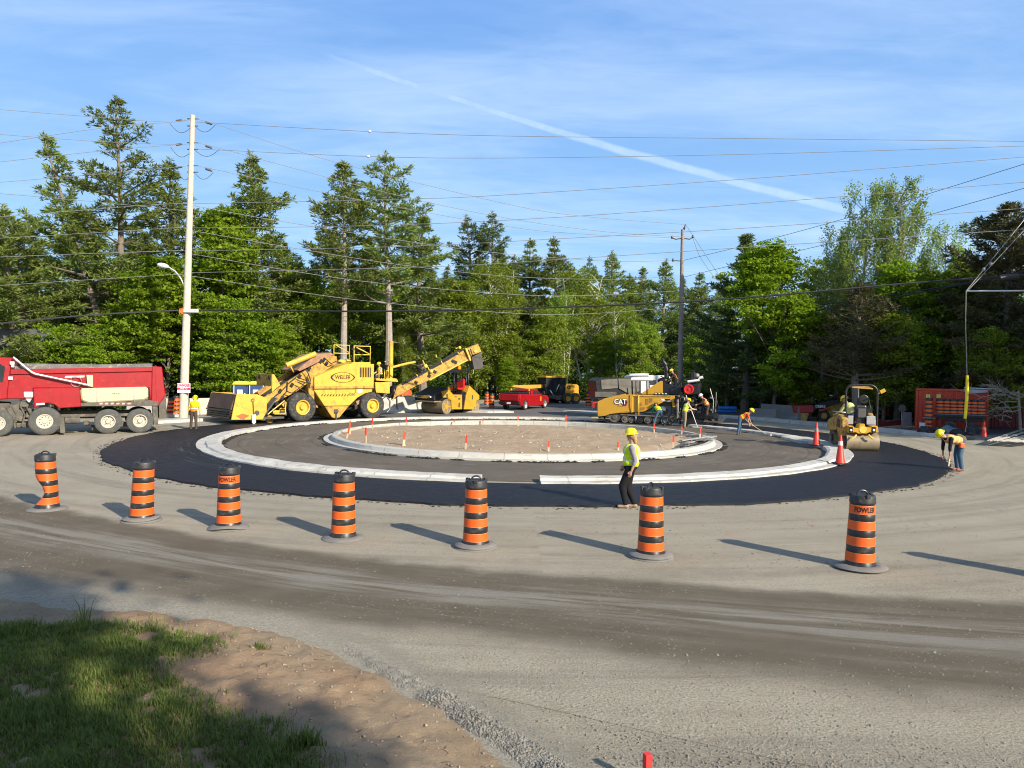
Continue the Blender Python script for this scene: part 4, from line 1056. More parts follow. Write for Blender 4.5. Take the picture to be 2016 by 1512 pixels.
M_poplar = leaf_mat('poplar_leaves', (0.16, 0.24, 0.050), (0.34, 0.43, 0.12), 0.42, 0.5)
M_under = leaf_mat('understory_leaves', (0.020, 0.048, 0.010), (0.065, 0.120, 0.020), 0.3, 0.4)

def rows(*a): return np.concatenate(a, 0)
class Wood:
    """branches as tapered 5-sided tubes collected fast"""
    def __init__(s): s.b = MB()
    def br(s, pts, r0, r1, n=5):
        k = len(pts); s.b.tube(pts, [r0 + (r1 - r0) * i / (k - 1) for i in range(k)], n, caps=False)
def tufts(C, D, L, Wd, per, rnd, spread=0.75, flatz=1.0):
    """thin triangles: `per` needles bundles at each centre C, sprayed round direction D; L = length array"""
    C = np.repeat(C, per, 0); D = np.repeat(D, per, 0); L = np.repeat(L, per)[:, None] * (0.6 + 0.6 * rnd.rand(len(C), 1))
    q = rnd.randn(len(C), 3); q[:, 2] *= flatz
    d = D + q * spread; d /= np.linalg.norm(d, axis=1, keepdims=True) + 1e-6
    a = np.cross(d, rnd.randn(len(C), 3)); a /= np.linalg.norm(a, axis=1, keepdims=True) + 1e-6
    w_ = L * Wd
    base = C + rnd.randn(len(C), 3) * 0.03
    V = np.stack([base - a * w_ * 0.35, base + d * L * 0.55 - a * w_ * 0.8, base + d * L, base + d * L * 0.55 + a * w_ * 0.8], 1)
    return V.reshape(-1, 3)
def quads(name, V, mt, parent):
    F = np.arange(len(V)).reshape(-1, 4)
    return np_mesh(name, V, F, mt, parent)

def make_pine(seed, H, rmax, crown0=0.3, top=0.06, sparse=1.0, mt=None, bark=None, lean=(0, 0), tr=0.28, shape=1.0, droop=0.0, density=1.0, tuft=0.33, bare=0.25, blob=0.0, double=False):
    """white-pine habit: whorled limbs, upswept ends, flat plumes of needles with gaps between"""
    rnd = np.random.RandomState(seed); R = random.Random(seed)
    root = empty('pine_tree', (0, 0, 0))
    W = Wood(); Cs = []; Ds = []; Ls = []
    def axis(z): f = z / H; return Vector((lean[0] * f ** 1.5 * H + 0.15 * sin(f * 5 + seed), lean[1] * f * H + 0.12 * sin(f * 4), z))
    W.br([axis(H * i / 14) - Vector((0, 0, 0.3 if i == 0 else 0)) for i in range(15)], tr, 0.03, 9)
    z = H * crown0 * 0.75
    while z < H * 0.975:
        f = (z - H * crown0) / (H * (1 - crown0))
        inner = f < 0
        if inner: L0 = rmax * 0.35 * R.uniform(0.3, 1)
        else:
            L0 = rmax * 1.1 * (((1 - f) ** (0.78 / shape)) * (0.62 + 0.38 * min(1, f / 0.2)) * (0.82 + 0.18 * sin(f * 23 + seed)) * min(1, 0.10 + (1 - f) * 4.5) + top * 0.15)
        nb = R.choice((4, 5, 6)) if not inner else 1
        a0 = R.uniform(0, 6.28)
        for kk in range(nb):
            if R.random() > sparse: continue
            L = L0 * (R.uniform(0.75, 1.2) if R.random() < 0.6 else R.uniform(0.35, 0.75))
            if L < 0.12: L = 0.12
            an = a0 + kk * 2 * PI / nb + R.uniform(-0.45, 0.45)
            dead = inner or (f < 0.12 and R.random() < bare)
            el = R.uniform(0.0, 0.22) + 0.75 * max(0, f) ** 2 - droop
            p = axis(z); pts = [p]; d = Vector((cos(an) * cos(el), sin(an) * cos(el), sin(el)))
            m_ = 5; cur = d.copy()
            for i in range(m_):
                cur = (cur + Vector((R.uniform(-.16, .16), R.uniform(-.16, .16), R.uniform(-0.05, 0.13) + 0.05 * i * 0.5))).normalized()
                p = p + cur * (L / m_); pts.append(p)
            W.br(pts, 0.018 + 0.018 * L, 0.008, 4)
            if dead:
                continue
            # side twigs carrying needle plumes
            nt = max(2, int(L * 5.4 * density))
            for i in range(nt):
                t_ = 0.30 + 0.70 * (i + R.random()) / nt
                u = t_ * m_; j = min(int(u), m_ - 1); q = pts[j].lerp(pts[j + 1], u - j)
                sd_ = (1 if i % 2 else -1) * R.uniform(0.5, 1.15)
                dirh = Vector((cos(an + sd_), sin(an + sd_), R.uniform(-0.05, 0.35)))
                tl = (0.16 + 0.36 * L * (1.08 - t_)) * R.uniform(0.6, 1.2)
                ns = max(1, int(tl / 0.20))
                for s_ in range(ns + 1):
                    c = q + dirh * (tl * s_ / max(1, ns)) + Vector((R.uniform(-.06, .06), R.uniform(-.06, .06), R.uniform(-.03, .05)))
                    Cs.append(c); Ds.append((dirh.x * 0.7, dirh.y * 0.7, 0.42)); Ls.append(tuft * R.uniform(0.75, 1.2))
            Cs.append(pts[-1]); Ds.append(tuple(cur)); Ls.append(tuft * 1.1)
        z += H * 0.036 * R.uniform(0.7, 1.4) * (1.1 - 0.35 * max(0, f)) * (1.0 if not inner else 1.6)
    for i in range(6): Cs.append(axis(H * (0.94 + 0.06 * i / 6))); Ds.append((0, 0, 0.8)); Ls.append(tuft * 0.9)
    W.b.build('trunk', bark or M_bark, root)
    V = tufts(np.array(Cs), np.array(Ds), np.array(Ls), 0.125, 10, rnd, 0.60)
    quads('crown', V, mt or M_pine, root)
    return root

def leaf_quads(C, size, rnd, up=0.5):
    n = len(C); nn = rnd.randn(n, 3); nn[:, 2] = np.abs(nn[:, 2]) + up; nn /= np.linalg.norm(nn, axis=1, keepdims=True)
    a = np.cross(nn, rnd.randn(n, 3)); a /= np.linalg.norm(a, axis=1, keepdims=True); b = np.cross(nn, a)
    s = (size * (0.6 + 0.8 * rnd.rand(n, 1)))
    return np.stack([C - a * s * 0.5, C - b * s * 0.42 + nn * s * 0.08, C + a * s * 0.62, C + b * s * 0.42 + nn * s * 0.08], 1).reshape(-1, 3)

def make_broad(seed, H, rad_, z0=0.12, mt=None, bark=None, leaf=0.17, clusters=420, per=55, layered=0.45, tr=0.16, stems=1, airy=0.0, shape='oval', csize=0.62, name='broadleaf_tree', show=0.0, splay=0.2):
    rnd = np.random.RandomState(seed); R = random.Random(seed)
    root = empty(name, (0, 0, 0)); W = Wood()
    # lobes give an uneven outline
    lobes = []
    zc = H * (z0 + 1) / 2; hz = H * (1 - z0) / 2
    for i in range(R.randint(9, 13)):
        f = R.random(); an = R.uniform(0, 6.28)
        zz = H * z0 + H * (1 - z0) * (0.10 + 0.82 * f)
        env = math.sqrt(max(0.05, 1 - ((zz - zc) / hz) ** 2)) if shape == 'oval' else (1 - 0.75 * f if shape == 'cone' else (0.55 + 0.55 * f) * (1 if f < 0.75 else 1 - (f - 0.75) * 2.2))
        rr_ = rad_ * env * R.uniform(0.35, 0.75)
        lobes.append((Vector((cos(an) * rr_, sin(an) * rr_, zz)), rad_ * R.uniform(0.32, 0.52) * (0.7 + 0.3 * env)))
    lobes.append((Vector((0, 0, H * 0.90)), rad_ * 0.32)); lobes.append((Vector((0, 0, H * 0.6)), rad_ * 0.5))
    stemtops = []
    for s_ in range(stems):
        an = 2 * PI * s_ / max(1, stems) + R.uniform(-0.5, 0.5); sp = splay * rad_ if stems > 1 else 0.15
        pts = [Vector((cos(an) * (0.1 + sp * f ** 1.2) + 0.12 * sin(f * 6 + s_), sin(an) * (0.1 + sp * f ** 1.2) + 0.1 * cos(f * 5), f * H * 0.93 - (0.3 if f == 0 else 0))) for f in [i / 9 for i in range(10)]]
        W.br(pts, tr * (1 if stems == 1 else 0.7), 0.025, 7); stemtops.append(pts)
    C = []
    for i in range(clusters):
        c, r_ = lobes[R.randrange(len(lobes))]
        d = Vector((R.gauss(0, 1), R.gauss(0, 1), R.gauss(0, 1))).normalized()
        q = c + Vector((d.x, d.y, d.z * 1.15)) * r_ * (R.random() ** 0.4) * 1.08
        if q.z > H: q.z = H - R.random() * 0.3
        if q.z < H * z0 * 0.8: q.z = H * z0 * 0.8 + R.random()
        C.append(q)
    # limbs to a share of the clusters
    for q in C[::max(1, len(C) // 70)]:
        st = stemtops[R.randrange(len(stemtops))]; zb = max(0.12 * H, q.z - (0.35 + 0.5 * R.random()) * math.hypot(q.x, q.y) - 0.6)
        f = min(0.97, zb / (H * 0.93)) * 9; j = min(int(f), 8); p = st[j].lerp(st[j + 1], f - j)
        mid = p.lerp(q, 0.5) + Vector((R.uniform(-.3, .3), R.uniform(-.3, .3), R.uniform(0.0, 0.5)))
        W.br([p, p.lerp(mid, 0.5), mid, mid.lerp(q, 0.5), q], 0.045, 0.01, 4)
    W.b.build('trunk', bark or M_bark, root)
    P = np.array([tuple(q) for q in C]); n = len(P)
    cs = csize * (0.55 + 0.75 * rnd.rand(n))
    off = rnd.randn(n, per, 3) * 0.5
    off[..., 2] *= layered
    off *= cs[:, None, None]
    # leaves in the spray's own tilted plane
    L = (P[:, None, :] + off).reshape(-1, 3)
    L = L[rnd.rand(len(L)) > airy]
    quads('crown', leaf_quads(L, leaf, rnd), mt or M_leaf, root)
    return root

def make_poplar(seed, H, r_, mt=None):
    """slim vertical sprays of small leaves with sky between"""
    rnd = np.random.RandomState(seed); R = random.Random(seed); root = empty('poplar_tree', (0, 0, 0)); W = Wood()
    main = [Vector((0.15 * sin(i * 0.8), 0.1 * cos(i), H * 0.97 * i / 12 - (0.3 if i == 0 else 0))) for i in range(13)]
    W.br(main, 0.15, 0.02, 7); C = []
    for i in range(135):
        f = 0.22 + 0.76 * R.random(); z = H * f; an = R.uniform(0, 6.28)
        env = r_ * (0.35 + 0.9 * sin(PI * min(1, (f - 0.12) * 0.98)) ** 0.8) * (1.15 - 0.35 * f)
        L = env * R.uniform(0.5, 1.0)
        p = Vector((0, 0, z - L * 1.2)); q = Vector((cos(an) * L, sin(an) * L, min(H, z + L * 0.5)))
        mid = p.lerp(q, 0.55) + Vector((cos(an) * L * 0.15, sin(an) * L * 0.15, -0.25 * L))
        W.br([p, mid, q], 0.03, 0.008, 4)
        for j in range(8):
            t_ = 0.35 + 0.65 * j / 7; c = mid.lerp(q, (t_ - 0.35) / 0.65)
            for k in range(3):
                cc = c + Vector((R.gauss(0, .22), R.gauss(0, .22), R.uniform(-0.1, 0.4)))
                for m_ in range(8): C.append((cc.x + R.gauss(0, .07), cc.y + R.gauss(0, .07), cc.z - m_ * 0.05 + R.gauss(0, .03)))
    W.b.build('trunk', M_barkp, root)
    quads('crown', leaf_quads(np.array(C), 0.11, rnd, 0.1), mt or M_poplar, root)
    return root

TREE_N = {}
def place(root, px_, top_y, Y, label, cat_, group=None, Hm=None, rz=None, H0=None, sx=1.0, lean_=0.0):
    if root.name.startswith('pine'): sx *= 1.35
    """stand a tree so that its tip reaches the measured height; H0 = height it was built with"""
    tip = at_depth(px_, top_y, Y); s = tip.z / H0
    root.location = (tip.x - lean_ * H0 * s * sx, Y, 0); root.scale = (s * sx, s * sx, s)
    root.rotation_euler = (0, 0, random.uniform(0, 6.28) if rz is None else rz)
    return tag(root, label, cat_, group)
random.seed(5)
GP = 'tall pines at the edge of the wood'; GB = 'broadleaf trees along the wood'
# the big pines that stand out
place(make_pine(1, 18, 4.6, 0.20, sparse=0.72, lean=(-0.17, 0), density=0.85, tr=0.24), 88, 262, 47, 'leaning pine with a bent top left of the tallest pine', 'pine tree', GP, H0=18, rz=0, lean_=-0.17)
place(make_pine(2, 22, 4.4, 0.30, sparse=0.70, density=0.85, top=0.1, tr=0.27, shape=1.25), 232, 187, 49, 'tallest pine with gaps between its limbs, left of the pale pole', 'pine tree', GP, H0=22)
place(make_pine(3, 15, 5.0, 0.10, sparse=0.9, shape=1.4, mt=M_pine), 14, 402, 44, 'dense low pine at the left edge of the picture', 'pine tree', GP, H0=15)
place(make_pine(4, 18, 4.0, 0.15, sparse=0.8), 338, 312, 54, 'pine directly behind the pale pole', 'pine tree', GP, H0=18)
place(make_pine(5, 18, 4.6, 0.12, sparse=0.9, density=1.0, shape=1.15), 497, 297, 52, 'broad full pine just right of the pale pole', 'pine tree', GP, H0=18)
place(make_pine(6, 18, 3.5, 0.34, sparse=0.78, tr=0.24, bark=M_barkp, shape=1.1), 678, 315, 52, 'slimmer pine with a bare pale trunk, left of the high pair', 'pine tree', GP, H0=18)
place(make_pine(7, 19, 3.9, 0.34, sparse=0.82, tr=0.25, bark=M_barkp, shape=1.35, top=0.12), 764, 297, 53, 'tall pine with a thick rounded top above the yellow vehicle cab', 'pine tree', GP, H0=19)
place(make_pine(8, 14, 3.6, 0.15, sparse=0.85), 832, 425, 58, 'shorter pine leaning on the right side of the high pair', 'pine tree', GP, H0=14)
place(make_pine(9, 20, 4.4, 0.2, sparse=0.78, mt=M_pined, shape=1.25), 972, 413, 80, 'dark pine, right half of the double top in the middle', 'pine tree', GP, H0=20)
pB = make_pine(10, 20, 4.2, 0.3, sparse=0.7, mt=M_pined, shape=1.2, lean=(-0.05, 0))
place(pB, 915, 422, 82, 'dark pine, left half of the double top in the middle', 'pine tree', GP, H0=20, rz=0, lean_=-0.05)
p11 = make_pine(11, 18, 4.4, 0.12, sparse=0.85, shape=1.1); place(p11, 1092, 465, 86, 'pine right of the double top with long right hand limbs', 'pine tree', GP, H0=18)
protos = {'p5': bpy.data.objects['pine_tree.004'], 'p9': bpy.data.objects['pine_tree.008'], 'p11': p11}
def dup(src, px_, ty, Y, label, cat_, group, H0, sx=1.0):
    return place(copy_tree(src), px_, ty, Y, label, cat_, group, H0=H0, sx=sx)
P5, P9, P11 = protos['p5'], protos['p9'], protos['p11']
for (src, H0, a, b_, Y, sx, lb) in [
    (P11, 18, 1045, 468, 90, 0.9, 'pine with a ragged crown between the double top and the next one right'), (P9, 20, 1160, 503, 98, 0.8, 'small far pine tip over the birches'),
    (P5, 18, 1205, 493, 90, 1.0, 'rounded pine left of the grey pole'), (P11, 18, 1265, 524, 92, 0.9, 'low far pine beside the rounded one'), (P5, 18, 1310, 509, 82, 1.0, 'pine just left of the grey pole'),
    (P11, 18, 1378, 535, 84, 1.0, 'pine just right of the grey pole'), (P5, 18, 1420, 560, 78, 0.9, 'pine in the dip left of the spruce'), (P9, 20, 640, 430, 62, 0.9, 'pine filling the gap left of the slimmer pine'),
    (P11, 18, 425, 420, 60, 1.0, 'pine partly hidden behind the pale pole on its right'), (P5, 18, 150, 420, 58, 1.1, 'pine low behind the two leftmost tall ones'), (P9, 20, 70, 470, 55, 1.1, 'dark pine behind the dense low one'),
    (P11, 18, 270, 430, 58, 1.1, 'pine filling in right of the tallest one'), (P9, 20, 880, 520, 75, 1.0, 'pine beneath the left double top'), (P5, 18, 560, 470, 60, 0.9, 'pine in the gap beyond the broad full one'),
    (P9, 20, 1010, 500, 88, 1.0, 'dark pine low between the central ones'),
    (P5, 18, 1240, 538, 90, 1.1, 'full pine closing the gap left of the grey pole'), (P9, 20, 1345, 548, 88, 1.1, 'dark pine right behind the grey pole'), (P5, 18, 1125, 522, 94, 1.1, 'full pine behind the wide birch'), (P11, 18, 985, 478, 92, 1.0, 'pine just right of the double top'),
    (P9, 20, 1402, 585, 72, 1.2, 'low dark pine between grey pole and spruce'), (P11, 18, 590, 515, 64, 1.1, 'pine low in the gap left of the slimmer pine'), (P5, 18, 5, 455, 56, 1.1, 'full pine behind the leftmost low one'), (P9, 20, 195, 500, 60, 1.1, 'dark pine low behind the tallest one')]:
    dup(src, a, b_, Y, lb, 'pine tree', GP, H0, sx)
# maples and birches at the front of the wood
place(make_broad(21, 11, 4.0, 0.10, M_maple, layered=0.30, clusters=560, per=60, leaf=0.20), 330, 515, 46, 'bright green maple left of the pale pole', 'maple tree', GB, H0=11)
place(make_broad(22, 13, 3.8, 0.08, M_maple, layered=0.30, clusters=560, per=60, leaf=0.20), 425, 415, 50, 'tall bright maple right of the pale pole', 'maple tree', GB, H0=13)
m3 = make_broad(23, 9, 3.6, 0.06, M_maple, layered=0.32, clusters=420, per=60, leaf=0.19); place(m3, 470, 590, 45, 'low maple above the portable toilets', 'maple tree', GB, H0=9)
l1 = make_broad(24, 10, 3.6, 0.05, M_leaf, layered=0.5, clusters=430, per=60, leaf=0.18); place(l1, 610, 545, 56, 'leafy tree between the broad pine and the slim pine', 'broadleaf tree', GB, H0=10)
b1 = make_broad(25, 13, 3.4, 0.12, M_leaf, M_birch, layered=0.7, clusters=430, per=50, leaf=0.15, airy=0.2, stems=3, tr=0.12, name='birch_tree', splay=0.4); place(b1, 985, 515, 76, 'birch with white stems right of the raised conveyor', 'birch tree', GB, H0=13)
b2 = make_broad(26, 13, 4.2, 0.22, M_leaf, M_birch, layered=0.7, clusters=430, per=50, leaf=0.15, airy=0.15, stems=2, tr=0.17, name='birch_tree', splay=0.5); place(b2, 1150, 530, 80, 'wide birch with forked white trunk above the grader', 'birch tree', GB, H0=13)
def dupl(src, H0, lst, cat_):
    for (a, b_, Y, sx, lb) in lst: dup(src, a, b_, Y, lb, cat_, GB, H0, sx)
dupl(l1, 10, [(905, 560, 72, 1.0, 'yellow green tree behind the tip of the conveyor'), (1070, 610, 76, 0.9, 'round leafy tree above the red pickup'), (1260, 640, 74, 0.9, 'bush-like tree left of the grey pole'), (800, 600, 60, 1.0, 'leafy tree behind the lifted conveyor belt'), (700, 560, 60, 1.0, 'leafy tree behind the yellow guard rails'), (1180, 660, 77, 0.9, 'low leafy tree behind the grader'), (1370, 660, 64, 1.0, 'leafy tree right of the foot of the grey pole'), (1500, 640, 52, 1.0, 'shaded leafy tree behind the grey barriers'), (1010, 660, 74, 0.9, 'small leafy tree above the two drums')], 'broadleaf tree')
dupl(b1, 13, [(940, 600, 74, 0.9, 'thin birch behind the parked double drum roller'), (1115, 570, 78, 0.8, 'thin birch left of the wide one'), (1220, 600, 76, 0.8, 'thin birch right of the wide one'), (795, 640, 57, 0.6, 'pale stemmed sapling right of the thick trunk')], 'birch tree')
dupl(m3, 9, [(250, 600, 46, 1.0, 'maple between the tallest pine and the pale pole'), (545, 640, 48, 0.9, 'maple behind the feeder hopper'), (120, 640, 44, 1.0, 'leafy bush behind the dump truck bed'), (205, 650, 43, 0.9, 'leafy bush right above the dump truck bed'), (1000, 705, 72, 0.7, 'bright low bush above the pair of drums')], 'maple tree')
# right hand side of the wood
place(make_pine(31, 15, 5.4, 0.04, sparse=1.0, mt=M_pined, shape=0.80, droop=0.12, tuft=0.34, density=1.2), 1472, 460, 52, 'dark pointed spruce behind the right barriers', 'spruce tree', None, H0=15)
place(make_broad(32, 13, 4.3, 0.15, M_maple, layered=0.35, clusters=520, per=60, leaf=0.19), 1528, 485, 48, 'bright green maple right of the pointed spruce', 'maple tree', GB, H0=13)
place(make_broad(33, 12, 4.0, 0.1, M_leaf, clusters=380, per=55, leaf=0.17), 1600, 515, 52, 'darker leafy tree left of the poplars', 'broadleaf tree', GB, H0=12)
pp = make_poplar(34, 17, 2.2); place(pp, 1705, 366, 46, 'light airy poplar, left of the tall pair', 'poplar tree', 'airy poplars', H0=17)
place(make_poplar(35, 17, 2.0), 1775, 358, 45, 'light airy poplar, right of the tall pair', 'poplar tree', 'airy poplars', H0=17)
dup(pp, 1860, 445, 45, 'lower poplar right of the tall pair', 'poplar tree', 'airy poplars', 17, 1.1)
dup(pp, 1650, 450, 47, 'lower poplar left of the tall pair', 'poplar tree', 'airy poplars', 17, 0.9)
place(make_broad(36, 11, 3.0, 0.25, M_maple, clusters=330, per=55, leaf=0.18), 1765, 515, 43, 'yellow green tree beneath the poplars', 'broadleaf tree', GB, H0=11)
place(make_pine(37, 11, 3.6, 0.25, sparse=0.95, mt=M_pineb, density=0.55, bare=0.9, shape=1.2), 1693, 560, 41, 'half dead brown pine with tangled bare limbs', 'pine tree', GP, H0=11)
big = make_pine(38, 17, 5.6, 0.06, sparse=1.0, mt=M_pineb, shape=1.6, density=1.0); place(big, 1985, 395, 40, 'big brownish conifer at the right edge', 'pine tree', GP, H0=17)
dupl(l1, 10, [(1840, 540, 44, 1.0, 'shaded leafy tree left of the guy wire'), (1900, 520, 45, 1.0, 'leafy tree behind the right guy wire'), (1620, 620, 46, 1.1, 'shaded leafy tree behind the small roller'), (1740, 620, 42, 1.0, 'shaded leafy tree behind the red container'), (1950, 650, 38, 1.0, 'dark leafy tree at the far right'), (1560, 650, 50, 1.0, 'shaded leafy tree above the skid steer')], 'broadleaf tree')
# rows behind, so that the wood is deep
G3 = 'trees deep in the wood'
rb = random.Random(9)
def depth_at(x): return 66 if x < 850 else (100 if x < 1380 else 60)
def sky_y(x):
    for a, c, y in ((-400, 150, 560), (150, 600, 540), (600, 870, 560), (870, 1130, 560), (1130, 1400, 580), (1400, 1640, 590), (1640, 1900, 560), (1900, 2600, 520)):
        if a <= x < c: return y
    return 560
x = -380
i = 0
while x < 2500:
    for row in range(2):
        Y = depth_at(x) + row * 11 + rb.uniform(-3, 3)
        src, H0 = ((P5, 18), (P9, 20), (l1, 10), (P11, 18))[rb.randrange(4)]
        ty = sky_y(x) + rb.uniform(0, 60) + 20 * row
        nm = 'leafy tree' if src is l1 else 'conifer'
        dup(src, x + rb.uniform(-25, 25), ty, Y, '%s deep in the wood, mostly hidden by nearer crowns' % nm, 'tree', G3, H0, 1.1)
    x += 75; i += 1
# trees that stand outside the picture on the sun's side and shade the right part of the wood and the near lawn
G4 = 'trees beyond the right edge of the picture'
for (X, Y, H, src, H0) in [(31, 27, 17, P5, 18), (35, 30, 18, P9, 20), (39, 34, 18, P11, 18), (43, 29, 19, P9, 20), (36, 24, 16, l1, 10), (47, 35, 19, P5, 18), (41, 38, 15, l1, 10), (50, 30, 19, P11, 18), (34, 33.5, 12, l1, 10), (46, 41, 18, P9, 20), (52, 45, 18, P5, 18), (55, 38, 20, P11, 18)]:
    o = copy_tree(src); o.location = (X, Y, 0); s = H / H0; o.scale = (s, s, s); o.rotation_euler = (0, 0, rb.uniform(0, 6.28))
    tag(o, 'tree standing beyond the right edge of the picture', 'tree', G4)
for (X, Y, H, src, H0) in [(6.6, -9.6, 11.5, l1, 10), (2.0, -6.2, 6.4, m3, 9), (-6, -6, 8, l1, 10), (9.8, -15.2, 14, P5, 18), (10.9, -11.6, 20, P9, 20), (-3, -8.5, 10, l1, 10)]:
    o = copy_tree(src); o.location = (X, Y, 0); s = H / H0; o.scale = (s, s, s); o.rotation_euler = (0, 0, rb.uniform(0, 6.28))
    tag(o, 'tree standing behind the viewer by the lawn', 'tree', 'trees behind the viewer')
# undergrowth at the foot of the wood
rs = np.random.RandomState(77)
C = []
def base_line(x):
    pts = [(-45, 44), (-20, 43), (-10, 52), (-3, 73), (14, 73), (21, 52), (27, 43), (40, 40)]
    for (x0, y0), (x1, y1) in zip(pts[:-1], pts[1:]):
        if x0 <= x <= x1: return y0 + (y1 - y0) * (x - x0) / (x1 - x0)
    return 44
for i in range(1000):
    X = rs.uniform(-44, 40); Y = base_line(X) + rs.rand() * 12; h = 0.3 + 3.2 * rs.rand() ** 2 * (0.4 + 0.6 * abs(math.sin(X * 0.35 + Y * 0.2))) + (Y - base_line(X)) * 0.15
    c = np.array([X, Y, h * 0.5]); n = 60
    C.append(c + rs.randn(n, 3) * np.array([0.55, 0.5, h * 0.28]))
C = np.concatenate(C); C[:, 2] = np.abs(C[:, 2])
C2 = []
for i in range(1300):
    X = rs.uniform(-60, 58); Y = base_line(max(-44, min(39.5, X))) + 9 + rs.rand() * 12; h = 1.0 + 4.5 * rs.rand()
    C2.append(np.array([X, Y, h * 0.55]) + rs.randn(46, 3) * np.array([0.9, 0.6, h * 0.3]))
C2 = np.concatenate(C2); C2[:, 2] = np.abs(C2[:, 2])
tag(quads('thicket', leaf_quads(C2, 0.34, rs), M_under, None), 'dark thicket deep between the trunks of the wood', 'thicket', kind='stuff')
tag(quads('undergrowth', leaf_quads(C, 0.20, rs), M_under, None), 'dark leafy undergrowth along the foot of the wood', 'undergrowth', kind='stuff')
b = MB(); b.add([(-80, 46, 0.02), (-22, 44.5, 0.02), (-10, 54, 0.02), (-4, 74, 0.02), (3, 75, 0.02), (17, 72, 0.02), (21, 50, 0.02), (28, 44, 0.02), (80, 38, 0.02), (80, 140, 0.02), (-80, 140, 0.02)], [tuple(range(11))])
tag(b.build('forest_floor', mat('forest_floor', (0.055, 0.045, 0.028), 0.95, var=0.5, scale=1.5, bump=0.8, bscale=3)), kind='structure')
# ---------------------------------------------------------------- vehicles and machines
M_red = mat('red_paint', (0.33, 0.0035, 0.008), 0.4, var=0.18, dirt=0.30, dcol=(0.20, 0.05, 0.04), coat=0.1)
M_cream = mat('cream_tank', (0.56, 0.49, 0.30), 0.5, var=0.12, dirt=0.12, dcol=(0.45, 0.38, 0.22))
M_rimw = mat('rim_white', (0.50, 0.45, 0.36), 0.6, var=0.2, dirt=0.35, dcol=(0.28, 0.23, 0.17))
M_frame = mat('dusty_frame', (0.11, 0.10, 0.08), 0.8, var=0.4, dirt=0.6, dcol=(0.20, 0.17, 0.13))
M_board2 = mat('side_board', (0.16, 0.155, 0.145), 0.9, var=0.4, scale=2, dirt=0.5, dcol=(0.36, 0.33, 0.29))
M_chrome = mat('brushed_metal', (0.60, 0.60, 0.58), 0.3, metal=0.85, var=0.1)
M_yel = mat('yellow_paint', (0.66, 0.410, 0.048), 0.45, var=0.14, scale=1.5, dirt=0.48, dcol=(0.30, 0.17, 0.05), coat=0.0)
M_yel2 = mat('yellow_dirty', (0.54, 0.315, 0.045), 0.55, var=0.22, scale=2, dirt=0.70, dcol=(0.22, 0.12, 0.05))
M_cat = mat('machine_yellow', (0.56, 0.300, 0.028), 0.36, var=0.07, scale=1.2, dirt=0.15, dcol=(0.36, 0.20, 0.06), coat=0.0)
M_tan = mat('drum_tan', (0.33, 0.26, 0.16), 0.5, metal=0.3, var=0.2, dirt=0.4, dcol=(0.16, 0.12, 0.08), streak=1)
M_brown = mat('rusty_cover', (0.36, 0.20, 0.115), 0.85, var=0.3, dirt=0.4, dcol=(0.18, 0.10, 0.06))
M_apronr = mat('dirty_flap', (0.095, 0.055, 0.035), 0.6, var=0.5, scale=1.6, dirt=0.4, dcol=(0.20, 0.12, 0.08))
M_glass = mat('dark_glass', (0.03, 0.035, 0.04), 0.08, var=0.05, spec=0.8)
M_hirail = mat('rail_yellow', (0.70, 0.51, 0.08), 0.45, var=0.1, dirt=0.15, dcol=(0.4, 0.25, 0.06))
M_belt = mat('belt_rubber', (0.055, 0.048, 0.042), 0.85, var=0.35, dirt=0.4, dcol=(0.14, 0.11, 0.09))
M_beacon = mat('beacon_orange', (0.90, 0.28, 0.02), 0.3, var=0.05)
M_redlens = mat('red_lens', (0.55, 0.02, 0.02), 0.25, var=0.05)
M_lamp = mat('lamp_glass', (0.85, 0.85, 0.80), 0.15, var=0.03)

def pr(F, root, name, pts, y0, y1, mt, yp=None, bevel=0.012, start=None):
    b = start or MB(); b.prism(F.poly(pts, y0 if yp is None else yp), y0, y1)
    return b.build(name, mt, root, bevel)
def bx(root, name, x0, x1, y0, y1, z0, z1, mt, bevel=0.012):
    b = MB(); b.box(x0, x1, y0, y1, z0, z1); return b.build(name, mt, root, bevel)
def tb(F, root, name, pts, r, mt, y=0.0, n=8):
    b = MB(); b.tube([(F.side(px_, py_, yy)[0], yy, F.side(px_, py_, yy)[1]) for px_, py_, yy in [(p[0], p[1], p[2] if len(p) > 2 else y) for p in pts]], r, n)
    return b.build(name, mt, root)
def rails(F, root, name, segs, r, mt):
    if name == 'canopy_post' and len(segs) > 1:
        for s in segs: rails(F, root, name, [s], r, mt)
        return
    b = MB()
    for s in segs: b.tube([(F.side(p[0], p[1], p[2])[0], p[2], F.side(p[0], p[1], p[2])[1]) for p in s], r, 6)
    return b.build(name, mt, root)
